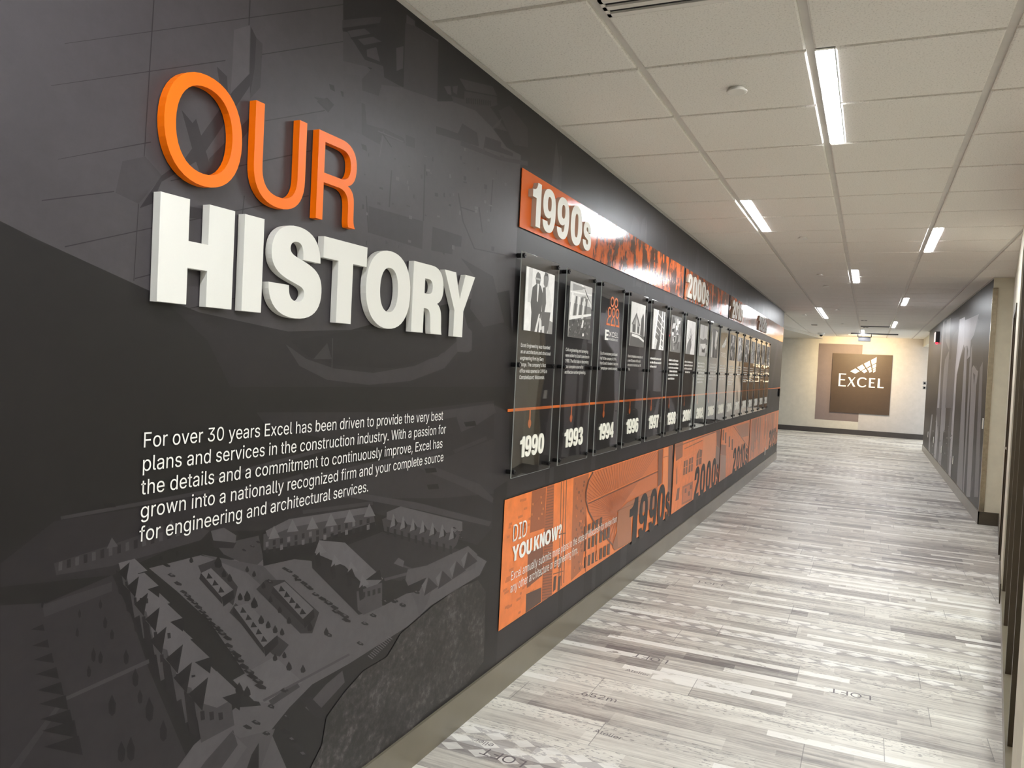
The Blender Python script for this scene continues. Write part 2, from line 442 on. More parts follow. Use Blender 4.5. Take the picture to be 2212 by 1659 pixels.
[6,34,30,33,1391,1071,1403,1072,1404,1051,1392,1051],
[6,74,70,73,1183,1057,1195,1079,1211,1057],
[6,74,70,73,1277,1065,1291,1088,1309,1065],
[6,74,70,73,1338,1068,1353,1091,1372,1067],
[6,80,76,79,1476,1044,1519,1045,1564,1017,1561,999,1485,1019],
[5,36,32,35,1478,1021,1565,999,1554,986,1490,1000],
[3,44,40,43,2033,900,2239,908,2809,737,2370,713,2265,745],
[4,72,68,71,2268,736,2566,710,2560,722,2263,746],
[5,84,80,83,2320,785,2348,799,2388,779,2381,759],
[4,66,62,65,2379,761,2511,707,2515,712,2383,766],
[5,34,30,33,1869,911,2038,830,2186,705,2190,654,2124,660,1877,865],
[6,98,94,97,1904,942,2032,911,2258,747,2185,721,2037,837,1885,908],
[6,70,66,69,2106,740,2252,735,2259,652,2151,653,2117,678],
[7,104,100,103,1891,900,1904,935,1941,900],
[7,28,24,27,1889,897,1908,907,1917,863,1898,860],
[7,104,100,103,1966,850,1980,885,2020,848],
[7,28,24,27,1964,846,1984,856,1994,811,1974,808],
[7,104,100,103,2051,809,2066,846,2108,807],
[7,28,24,27,2049,805,2070,815,2081,769,2059,766],
[7,104,100,103,2118,749,2133,787,2178,746],
[7,28,24,27,2116,745,2138,755,2149,707,2126,705],
[7,26,22,25,2039,808,2075,822,2103,778],
[7,26,22,25,2155,766,2234,783,2251,744],
[7,32,28,31,2139,729,2154,727,2156,709,2140,711],
[7,32,28,31,2167,726,2183,724,2185,706,2169,708],
[7,32,28,31,2197,724,2213,722,2215,704,2198,705],
[7,32,28,31,2227,721,2244,719,2245,701,2228,703],
[5,82,78,81,2414,744,2545,729,2880,738,2969,686,2954,631,2605,636,2558,578,2511,547,2490,595,2401,710],
[6,50,46,49,2538,618,2566,680,2641,628],
[6,98,94,97,2517,662,2559,682,2540,626],
[6,50,46,49,2642,618,2672,683,2752,629],
[6,98,94,97,2620,665,2664,685,2644,627],
[6,50,46,49,2752,629,2784,696,2869,640],
[6,98,94,97,2728,676,2776,698,2755,637],
[6,50,46,49,2848,644,2882,714,2973,656],
[6,98,94,97,2823,693,2874,715,2851,653],
[5,30,26,29,2373,683,2549,684,2502,644,2405,659],
[6,96,92,95,2186,507,2215,486,2218,488,2189,509],
[6,96,92,95,2196,510,2224,489,2227,490,2199,511],
[6,96,92,95,2205,512,2234,491,2237,493,2208,514],
[6,96,92,95,2214,515,2243,494,2246,495,2217,516],
[6,96,92,95,2223,517,2253,496,2256,498,2226,519],
[6,96,92,95,2233,520,2262,499,2265,500,2236,521],
[6,96,92,95,2242,522,2272,501,2275,503,2245,524],
[6,96,92,95,2252,525,2281,504,2285,505,2255,527],
[6,96,92,95,2261,528,2291,506,2295,508,2264,529],
[6,96,92,95,2271,530,2301,509,2304,511,2274,532],
[6,96,92,95,2281,533,2311,512,2314,513,2284,535],
[6,96,92,95,2290,536,2321,514,2324,516,2294,537],
[6,96,92,95,2300,538,2331,517,2334,519,2303,540],
[5,60,56,59,1472,455,1487,465,1580,507,1599,459,1543,423],
[6,80,76,79,1571,507,1606,474,1743,444,1692,356,1585,404,1634,438],
[7,28,24,27,1653,410,1679,431,1683,360,1637,380],
[6,70,66,69,1872,454,1968,489,2049,504,2064,462,1950,424,1929,404],
[7,34,30,33,1849,490,1891,481,1974,400,1964,383,1906,419],
[6,70,66,69,1693,538,2086,541,2079,549,1688,546],
[5,56,52,55,1726,515,1844,525,1828,546,1712,534],
[8,34,30,33,1385,917,1394,918,1408,909,1407,905,1396,909],
[8,34,30,33,1397,905,1406,907,1421,897,1420,893,1408,897],
[9,78,74,77,1404,904,1410,904,1415,900,1409,900],
[8,28,24,27,1406,894,1415,896,1430,885,1429,882,1417,886],
[8,24,20,23,1419,883,1429,884,1444,873,1443,870,1431,874],
[9,78,74,77,1426,882,1433,881,1438,876,1432,877],
[8,34,30,33,1431,869,1441,871,1457,860,1456,856,1443,860],
[8,28,24,27,1444,855,1455,856,1471,844,1470,841,1457,845],
[9,78,74,77,1452,854,1459,853,1464,848,1458,849],
[8,28,24,27,1453,843,1463,844,1480,832,1479,828,1465,833],
[8,24,20,23,1463,833,1473,834,1491,822,1490,818,1475,823],
[9,78,74,77,1471,832,1478,831,1484,826,1477,826],
[8,28,24,27,1474,818,1486,819,1503,806,1502,802,1488,808],
[8,28,24,27,1490,805,1501,806,1520,793,1519,789,1504,795],
[9,78,74,77,1499,804,1506,803,1512,797,1505,798],
[8,24,20,23,1500,794,1512,795,1531,781,1529,777,1514,783],
[8,34,30,33,1510,782,1522,784,1542,770,1541,765,1525,771],
[9,78,74,77,1519,781,1527,780,1534,774,1526,775],
[8,28,24,27,1529,765,1542,766,1562,751,1560,747,1544,753],
[8,28,24,27,1534,744,1547,745,1567,731,1565,726,1549,733],
[8,34,30,33,1543,727,1556,728,1578,713,1576,708,1559,715],
[9,78,74,77,1553,726,1562,724,1569,718,1560,719],
[8,24,20,23,1562,712,1577,712,1599,696,1597,691,1579,699],
[8,24,20,23,1572,695,1586,696,1610,679,1608,674,1589,681],
[9,78,74,77,1583,693,1592,691,1600,684,1591,686],
[8,34,30,33,1588,673,1604,674,1628,656,1626,650,1606,659],
[8,34,30,33,1608,653,1624,654,1650,635,1648,629,1627,638],
[9,78,74,77,1620,651,1630,649,1639,640,1629,642],
[8,24,20,23,1620,636,1637,636,1664,616,1663,611,1640,620],
[8,28,24,27,1641,617,1659,617,1687,596,1685,590,1662,600],
[9,78,74,77,1654,614,1666,611,1675,602,1664,605],
[8,34,30,33,1651,599,1670,599,1699,577,1697,571,1673,581],
[8,34,30,33,1743,894,1754,895,1771,885,1770,882,1756,885],
[8,28,24,27,1760,883,1772,885,1790,874,1788,871,1774,875],
[9,78,74,77,1769,883,1776,882,1782,877,1775,878],
[8,34,30,33,1787,863,1799,865,1818,853,1817,849,1801,854],
[8,24,20,23,1797,853,1810,854,1830,842,1829,838,1812,843],
[9,78,74,77,1807,852,1815,851,1822,846,1814,847],
[8,34,30,33,1824,835,1837,837,1858,824,1857,820,1839,825],
[8,28,24,27,1840,823,1854,824,1877,810,1875,806,1857,812],
[9,78,74,77,1851,821,1860,820,1867,814,1858,815],
[8,24,20,23,1853,813,1866,815,1887,802,1886,798,1869,803],
[8,34,30,33,1878,789,1892,791,1916,776,1914,772,1895,778],
[9,78,74,77,1889,788,1898,787,1906,781,1897,782],
[8,28,24,27,1909,769,1925,770,1951,755,1949,750,1928,757],
[8,28,24,27,1937,750,1955,751,1984,734,1982,728,1958,736],
[9,78,74,77,1951,748,1962,746,1972,739,1960,740],
[8,34,30,33,1971,727,1987,728,2014,712,2012,707,1990,714],
[8,24,20,23,1978,713,1995,714,2022,697,2020,692,1998,699],
[9,78,74,77,1990,711,2001,709,2010,702,2000,704],
[8,34,30,33,1996,704,2013,705,2042,687,2040,682,2017,690],
[8,34,30,33,2022,687,2041,688,2071,670,2069,664,2044,672],
[9,78,74,77,2037,685,2048,683,2058,675,2047,677],
[8,34,30,33,2031,672,2050,672,2081,653,2079,648,2054,657],
[8,34,30,33,1585,976,1591,978,1602,971,1601,969,1593,971],
[8,34,30,33,1614,981,1621,982,1632,976,1631,973,1622,976],
[9,78,74,77,1619,981,1624,980,1628,977,1623,978],
[8,34,30,33,1636,988,1644,989,1656,982,1655,980,1645,982],
[8,34,30,33,2737,838,2749,839,2768,831,2767,828,2751,832],
[8,34,30,33,2766,819,2779,820,2800,811,2798,808,2782,812],
[9,78,74,77,2776,818,2784,818,2791,814,2783,814],
[8,34,30,33,2789,803,2802,803,2824,794,2822,791,2805,795],
[8,28,24,27,2797,787,2811,788,2834,778,2832,775,2814,779],
[9,78,74,77,2808,786,2817,785,2824,781,2815,782],
[8,34,30,33,1614,503,1628,502,1650,485,1648,480,1630,489],
[8,34,30,33,1646,502,1660,502,1683,484,1681,479,1663,488],
[9,78,74,77,1657,499,1666,497,1674,489,1665,492],
[8,24,20,23,1762,431,1781,430,1811,406,1809,401,1784,412],
[8,24,20,23,1789,397,1809,396,1842,370,1840,364,1813,377],
[9,78,74,77,1805,392,1817,389,1828,378,1815,382],
[8,34,30,33,1814,366,1836,364,1871,336,1868,330,1840,344],
[8,28,24,27,1838,334,1862,331,1899,302,1896,295,1866,310],
[9,78,74,77,1856,328,1871,324,1883,311,1868,316],
[8,24,20,23,1333,991,1341,993,1355,984,1354,981,1343,984],
[8,34,30,33,1347,965,1356,967,1371,957,1370,954,1358,957],
[9,78,74,77,1354,965,1360,964,1365,960,1359,960],
[8,34,30,33,1366,942,1376,943,1391,933,1390,929,1377,933],
[8,24,20,23,1757,547,1768,547,1785,534,1784,531,1770,537],
[8,34,30,33,1763,548,1775,548,1793,535,1792,531,1777,538],
[9,78,74,77,1772,546,1779,545,1786,539,1778,541],
[8,24,20,23,1709,523,1720,522,1736,510,1735,507,1722,513],
[8,24,20,23,1707,521,1719,520,1736,507,1735,503,1721,510],
[9,78,74,77,1716,518,1723,517,1729,511,1722,513],
[8,24,20,23,1775,463,1786,463,1803,449,1802,446,1788,452],
[8,28,24,27,1771,469,1782,469,1801,455,1800,451,1784,458],
[9,78,74,77,1780,467,1787,465,1793,459,1786,461],
[8,28,24,27,1690,453,1700,452,1716,439,1715,436,1702,443],
[8,28,24,27,1695,453,1706,453,1723,439,1722,435,1708,442],
[9,78,74,77,1703,451,1710,449,1716,443,1709,445],
[8,24,20,23,1954,649,1967,649,1987,636,1986,633,1969,638],
[8,34,30,33,1952,646,1965,647,1987,633,1985,629,1968,635],
[9,78,74,77,1962,644,1971,643,1978,637,1969,639],
[8,34,30,33,2146,628,2160,628,2183,614,2182,610,2163,616],
[8,34,30,33,2138,630,2153,631,2178,616,2177,611,2156,618],
[9,78,74,77,2150,628,2160,627,2168,620,2158,622],
[8,24,20,23,2119,572,2133,572,2156,557,2154,553,2136,560],
[8,28,24,27,2119,570,2135,570,2159,555,2157,550,2137,558],
[9,78,74,77,2131,568,2141,566,2149,559,2139,561],
[8,34,30,33,2307,659,2323,659,2349,644,2348,640,2326,647],
[8,34,30,33,2316,660,2333,660,2361,645,2359,640,2336,647],
[9,78,74,77,2329,658,2340,656,2350,649,2338,651],
[8,24,20,23,2458,654,2476,654,2504,639,2502,635,2479,642],
[8,28,24,27,2455,655,2474,655,2505,639,2503,634,2478,642],
[9,78,74,77,2469,653,2482,651,2492,644,2480,646],
[8,34,30,33,2366,629,2383,629,2410,614,2408,610,2386,617],
[8,24,20,23,2367,632,2385,633,2414,617,2412,612,2389,619],
[9,78,74,77,2381,630,2393,628,2402,622,2391,623],
[8,28,24,27,2253,674,2269,674,2294,660,2292,656,2272,662],
[8,28,24,27,2254,673,2271,673,2298,658,2296,653,2274,660],
[9,78,74,77,2267,670,2277,669,2286,662,2276,664],
[8,24,20,23,2189,644,2204,644,2228,630,2226,626,2207,633],
[8,24,20,23,2185,643,2201,644,2227,628,2225,624,2204,631],
[9,78,74,77,2197,641,2207,639,2216,633,2206,635],
[8,24,20,23,1682,874,1692,875,1708,865,1707,862,1694,866],
[8,28,24,27,1682,872,1693,873,1710,862,1709,859,1695,863],
[9,78,74,77,1691,871,1697,870,1703,866,1696,866],
[9,24,20,23,1503,978,1514,962,1518,949,1509,945,1495,950,1491,962],
[9,24,20,23,1524,939,1532,928,1535,920,1529,917,1519,920,1517,929],
[9,24,20,23,1545,923,1553,912,1556,903,1549,901,1540,904,1537,912],
[9,24,20,23,1585,865,1593,854,1596,845,1590,843,1580,846,1577,855],
[9,24,20,23,1610,864,1622,849,1625,837,1616,834,1603,838,1600,850],
[9,24,20,23,1638,840,1650,823,1654,811,1644,808,1630,813,1626,825],
[9,24,20,23,1667,784,1678,770,1681,760,1673,757,1661,762,1657,772],
[9,24,20,23,1696,761,1705,749,1708,740,1701,738,1690,741,1687,751],
[9,24,20,23,1725,740,1734,728,1737,718,1730,716,1719,720,1716,730],
[9,24,20,23,1754,724,1763,712,1766,703,1759,701,1749,705,1746,714],
[9,24,20,23,1701,828,1709,817,1711,810,1705,808,1696,811,1694,818],
[9,24,20,23,1741,789,1749,778,1752,770,1745,768,1736,771,1733,779],
[9,24,20,23,1782,749,1791,737,1794,728,1787,726,1776,730,1773,739],
[9,24,20,23,1877,707,1889,691,1893,680,1883,677,1869,682,1865,694],
[9,24,20,23,1671,873,1679,863,1681,855,1675,853,1666,856,1664,864],
[9,24,20,23,1956,668,1967,653,1971,643,1962,641,1949,646,1945,656],
[9,24,20,23,1853,588,1863,574,1867,564,1859,562,1846,567,1843,577],
[9,24,20,23,1790,618,1802,602,1805,591,1796,589,1783,595,1779,606],
[9,24,20,23,1577,708,1585,697,1587,689,1581,687,1572,691,1570,699],
[9,24,20,23,1594,627,1607,608,1611,594,1601,591,1585,598,1581,612],
[9,24,20,23,1625,607,1637,590,1640,577,1631,575,1617,581,1613,594],
[9,24,20,23,1768,653,1777,642,1779,633,1773,632,1763,636,1760,644],
[9,24,20,23,1730,660,1738,648,1741,639,1734,637,1724,641,1721,650],
[9,24,20,23,1805,856,1811,850,1812,845,1808,843,1802,845,1800,850],
[9,24,20,23,1416,993,1422,985,1424,979,1419,977,1413,979,1411,985],
[9,24,20,23,1373,1017,1378,1010,1379,1005,1376,1003,1370,1005,1369,1010],
[9,24,20,23,1326,1016,1331,1009,1332,1004,1329,1002,1323,1004,1322,1009],
[9,24,20,23,1634,911,1640,903,1642,896,1637,894,1629,896,1627,903],
[9,24,20,23,1607,930,1613,921,1615,914,1610,912,1603,915,1601,921],
[1,48,44,47,3215,145,3215,285,3980,285,3980,145],
[1,32,28,31,3100,145,3215,145,3215,950,3100,950],
[2,50,46,49,3230,145,3660,145,3660,284,3230,284],
[2,46,42,45,4050,145,4400,145,4400,284,4050,284],
[2,54,50,53,4550,145,4620,145,4620,284,4550,284],
[2,42,38,41,4750,145,4900,145,4900,284,4750,284],
[2,56,52,55,5150,145,5300,145,5300,284,5150,284],
[2,40,36,39,5600,145,6300,145,6300,284,5600,284],
[2,44,40,43,6600,145,7100,145,7100,284,6600,284],
[2,54,50,53,7600,145,7700,145,7700,284,7600,284],
[2,46,42,45,8200,145,8500,145,8500,284,8200,284],
[2,52,48,51,9300,145,9500,145,9500,284,9300,284],
[2,44,40,43,10200,145,10400,145,10400,284,10200,284],
[2,42,38,41,11600,145,12300,145,12300,284,11600,284],
[2,52,48,51,13100,145,13200,145,13200,284,13100,284],
[2,46,42,45,3240,890,3700,890,3700,970,3240,970],
[2,56,52,55,3760,890,3820,890,3820,970,3760,970],
[2,42,38,41,4000,890,4300,890,4300,970,4000,970],
[2,52,48,51,4420,890,4500,890,4500,970,4420,970],
[2,40,36,39,5000,890,5700,890,5700,970,5000,970],
[2,50,46,49,6000,890,6100,890,6100,970,6000,970],
[2,44,40,43,6700,890,7200,890,7200,970,6700,970],
[2,54,50,53,7900,890,8000,890,8000,970,7900,970],
[2,42,38,41,9200,890,9900,890,9900,970,9200,970],
[2,52,48,51,10800,890,10900,890,10900,970,10800,970],
[2,42,38,41,12000,890,12900,890,12900,970,12000,970],
[2,50,46,49,13800,890,14000,890,14000,970,13800,970],
[1,40,36,39,13209,2037,13428,2053,13446,2080,13253,2080],
[1,52,48,51,11013,1356,11190,1385,11136,1764,11049,1764],
[1,40,36,39,11912,2021,12128,2032,12075,2080,11955,2080],
[1,34,30,33,13801,2040,13905,2043,13886,2080,13822,2080],
[1,52,48,51,11778,2045,11876,2029,11871,2080,11798,2080],
[1,46,42,45,5518,1206,5569,1188,5559,1544,5528,1544],
[1,52,48,51,14490,2026,14651,2053,14635,2080,14522,2080],
[1,34,30,33,3771,1432,3991,1423,3904,1639,3815,1639],
[1,40,36,39,11257,1446,11350,1470,11339,1670,11276,1670],
[1,40,36,39,14401,2036,14545,2029,14507,2080,14430,2080],
[1,52,48,51,9972,1080,10143,1061,10110,1312,10006,1312],
[1,40,36,39,11004,1575,11097,1578,11080,1816,11022,1816],
[1,46,42,45,13134,2026,13284,2055,13237,2080,13164,2080],
[1,40,36,39,11407,1031,11452,1048,11450,1487,11416,1487],
[1,34,30,33,9500,1034,9583,1050,9576,1493,9516,1493],
[1,52,48,51,11891,1084,11987,1059,11973,1250,11910,1250],
[1,46,42,45,4212,1548,4371,1567,4327,1767,4244,1767],
[1,34,30,33,13768,2048,13979,2022,13961,2080,13810,2080],
[1,34,30,33,7159,2025,7201,2053,7207,2080,7168,2080],
[1,40,36,39,14301,1308,14442,1314,14386,1505,14329,1505],
[1,46,42,45,3792,1386,4005,1388,3988,1744,3835,1744],
[1,40,36,39,6122,1102,6263,1107,6254,1602,6150,1602],
[1,46,42,45,5510,1410,5571,1399,5558,1891,5522,1891],
[1,46,42,45,6904,1290,7097,1279,7120,1535,6942,1535],
[1,52,48,51,12392,2030,12607,2002,12521,2080,12435,2080],
[1,34,30,33,13185,2020,13262,2013,13260,2080,13200,2080],
[1,40,36,39,14114,1305,14162,1299,14154,1731,14124,1731],
[1,52,48,51,5169,2041,5264,2063,5234,2080,5188,2080],
[1,34,30,33,7249,2023,7457,2026,7385,2080,7291,2080],
[1,46,42,45,5097,2033,5147,2031,5149,2080,5107,2080],
[1,40,36,39,11941,1191,12046,1209,12026,1652,11962,1652],
[1,46,42,45,7582,1046,7748,1051,7743,1348,7615,1348],
[1,46,42,45,13837,2029,14015,2035,14027,2080,13873,2080],
[1,40,36,39,5938,1554,6128,1554,6160,1851,5976,1851],
[1,46,42,45,12868,1215,12961,1200,12964,1434,12887,1434],
[1,34,30,33,9731,2040,9938,2031,9918,2080,9773,2080],
[1,46,42,45,11915,1540,12063,1563,12051,1779,11944,1779],
[1,46,42,45,12943,1412,12974,1428,12964,1608,12949,1608],
[1,40,36,39,12615,1345,12772,1341,12777,1773,12646,1773],
[1,46,42,45,10576,2027,10637,1997,10620,2080,10588,2080],
[1,34,30,33,12372,1008,12452,1013,12454,1273,12388,1273],
[1,40,36,39,13736,2030,13816,2052,13801,2080,13752,2080],
[1,34,30,33,11400,2046,11440,2038,11447,2080,11408,2080],
[1,34,30,33,11946,2042,12133,2042,12100,2080,11984,2080],
[1,34,30,33,11256,1021,11462,1042,11425,1357,11297,1357],
[1,52,48,51,9747,1384,9828,1407,9810,1734,9764,1734],
[1,34,30,33,13865,2044,14077,2054,14009,2080,13907,2080],
[1,52,48,51,5396,2044,5440,2016,5436,2080,5405,2080],
[1,46,42,45,10988,1004,11164,981,11120,1444,11023,1444],
[1,46,42,45,7847,2036,7991,2050,7986,2080,7876,2080],
[1,46,42,45,11544,1449,11605,1439,11582,1936,11556,1936],
[1,52,48,51,5705,1279,5767,1284,5758,1474,5717,1474],
[1,52,48,51,11771,2031,11893,2010,11897,2080,11796,2080],
[1,52,48,51,6214,1581,6331,1574,6322,1975,6237,1975],
[1,40,36,39,10159,2038,10280,2028,10277,2080,10183,2080],
[1,34,30,33,7847,1281,7929,1264,7928,1537,7863,1537],
[1,34,30,33,11697,2037,11886,2027,11896,2080,11735,2080],
[1,52,48,51,14552,1225,14653,1221,14636,1521,14572,1521],
[1,34,30,33,3608,1083,3784,1085,3752,1579,3643,1579],
[1,46,42,45,9726,1108,9853,1082,9854,1476,9751,1476],
[1,40,36,39,12728,1410,12796,1406,12780,1779,12742,1779],
[1,52,48,51,5202,2045,5309,2048,5325,2080,5223,2080],
[1,34,30,33,12651,1381,12851,1361,12773,1720,12691,1720],
[1,52,48,51,7189,2028,7253,2031,7237,2080,7202,2080],
[1,34,30,33,4478,1361,4531,1357,4525,1825,4488,1825],
[1,52,48,51,10486,1564,10570,1587,10570,1894,10502,1894],
[1,34,30,33,4102,2041,4259,2026,4240,2080,4134,2080],
[1,52,48,51,9273,1470,9464,1449,9414,1751,9311,1751],
[1,34,30,33,7494,1155,7578,1155,7574,1602,7510,1602],
[1,52,48,51,7875,1535,8074,1532,8020,1948,7915,1948],
[1,52,48,51,8860,2370,9029,2370,8995,2459,8911,2594],
[1,60,56,59,3595,2370,3688,2370,3670,2505,3623,2591],
[1,36,32,35,4295,2370,4432,2370,4405,2506,4336,2558],
[1,44,40,43,11921,2370,11961,2370,11953,2533,11933,2520],
[1,36,32,35,8420,2370,8581,2370,8549,2478,8469,2562],
[1,52,48,51,7037,2370,7256,2370,7213,2575,7103,2594],
[1,52,48,51,8692,2370,8896,2370,8855,2590,8753,2484],
[1,36,32,35,14750,2370,14871,2370,14847,2469,14786,2455],
[1,52,48,51,5214,2370,5359,2370,5330,2540,5258,2500],
[1,60,56,59,9149,2370,9221,2370,9207,2554,9171,2588],
[1,44,40,43,12791,2370,13008,2370,12965,2502,12856,2600],
[1,60,56,59,5337,2370,5380,2370,5371,2560,5350,2481],
[1,60,56,59,5349,2370,5385,2370,5378,2464,5360,2470],
[1,44,40,43,4970,2370,5218,2370,5168,2477,5044,2490],
[1,60,56,59,13488,2370,13519,2370,13513,2497,13497,2491],
[1,44,40,43,8794,2370,8985,2370,8947,2525,8851,2597],
[1,60,56,59,10186,2370,10427,2370,10379,2459,10258,2451],
[1,44,40,43,14710,2370,14883,2370,14849,2576,14762,2504],
[1,44,40,43,11440,2370,11609,2370,11575,2560,11491,2566],
[1,44,40,43,12605,2370,12727,2370,12703,2523,12642,2520],
[1,36,32,35,8810,2370,9029,2370,8985,2498,8876,2456],
[1,52,48,51,5822,2370,5994,2370,5959,2509,5873,2493],
[1,44,40,43,13247,2370,13349,2370,13328,2491,13277,2598],
[1,60,56,59,5865,2370,5981,2370,5958,2466,5900,2482],
[1,36,32,35,8193,2370,8375,2370,8339,2468,8247,2580],
[1,44,40,43,11058,2370,11242,2370,11205,2559,11113,2583],
[1,52,48,51,8003,2370,8046,2370,8037,2535,8016,2599],
[1,44,40,43,11935,2370,11993,2370,11982,2490,11952,2563],
[1,44,40,43,6407,2370,6496,2370,6478,2514,6434,2598],
[1,36,32,35,13153,2370,13293,2370,13265,2596,13195,2482],
[1,36,32,35,7808,2370,7933,2370,7908,2555,7846,2491],
[1,60,56,59,11921,2370,12166,2370,12117,2478,11995,2523],
[1,36,32,35,11737,2370,11801,2370,11788,2498,11756,2471],
[1,60,56,59,7599,2370,7669,2370,7655,2485,7620,2584],
[1,52,48,51,3669,2370,3724,2370,3713,2530,3686,2529],
[1,36,32,35,10496,2370,10596,2370,10576,2528,10526,2454],
[1,52,48,51,10520,2370,10593,2370,10578,2598,10542,2459],
[1,52,48,51,8259,2370,8316,2370,8305,2467,8276,2570],
[1,52,48,51,6720,2370,6747,2370,6742,2595,6728,2564],
[1,36,32,35,5789,2370,5974,2370,5937,2491,5844,2569],
[2,50,46,49,3070,1308,3224,1272,3259,966,3077,937],
[2,46,42,45,5600,1000,5750,1000,6200,2070,6000,2070],
[2,44,40,43,10600,970,10750,970,11300,2000,11100,2000],
[2,52,48,51,13200,1000,13400,1000,14400,2000,14100,2050],
]
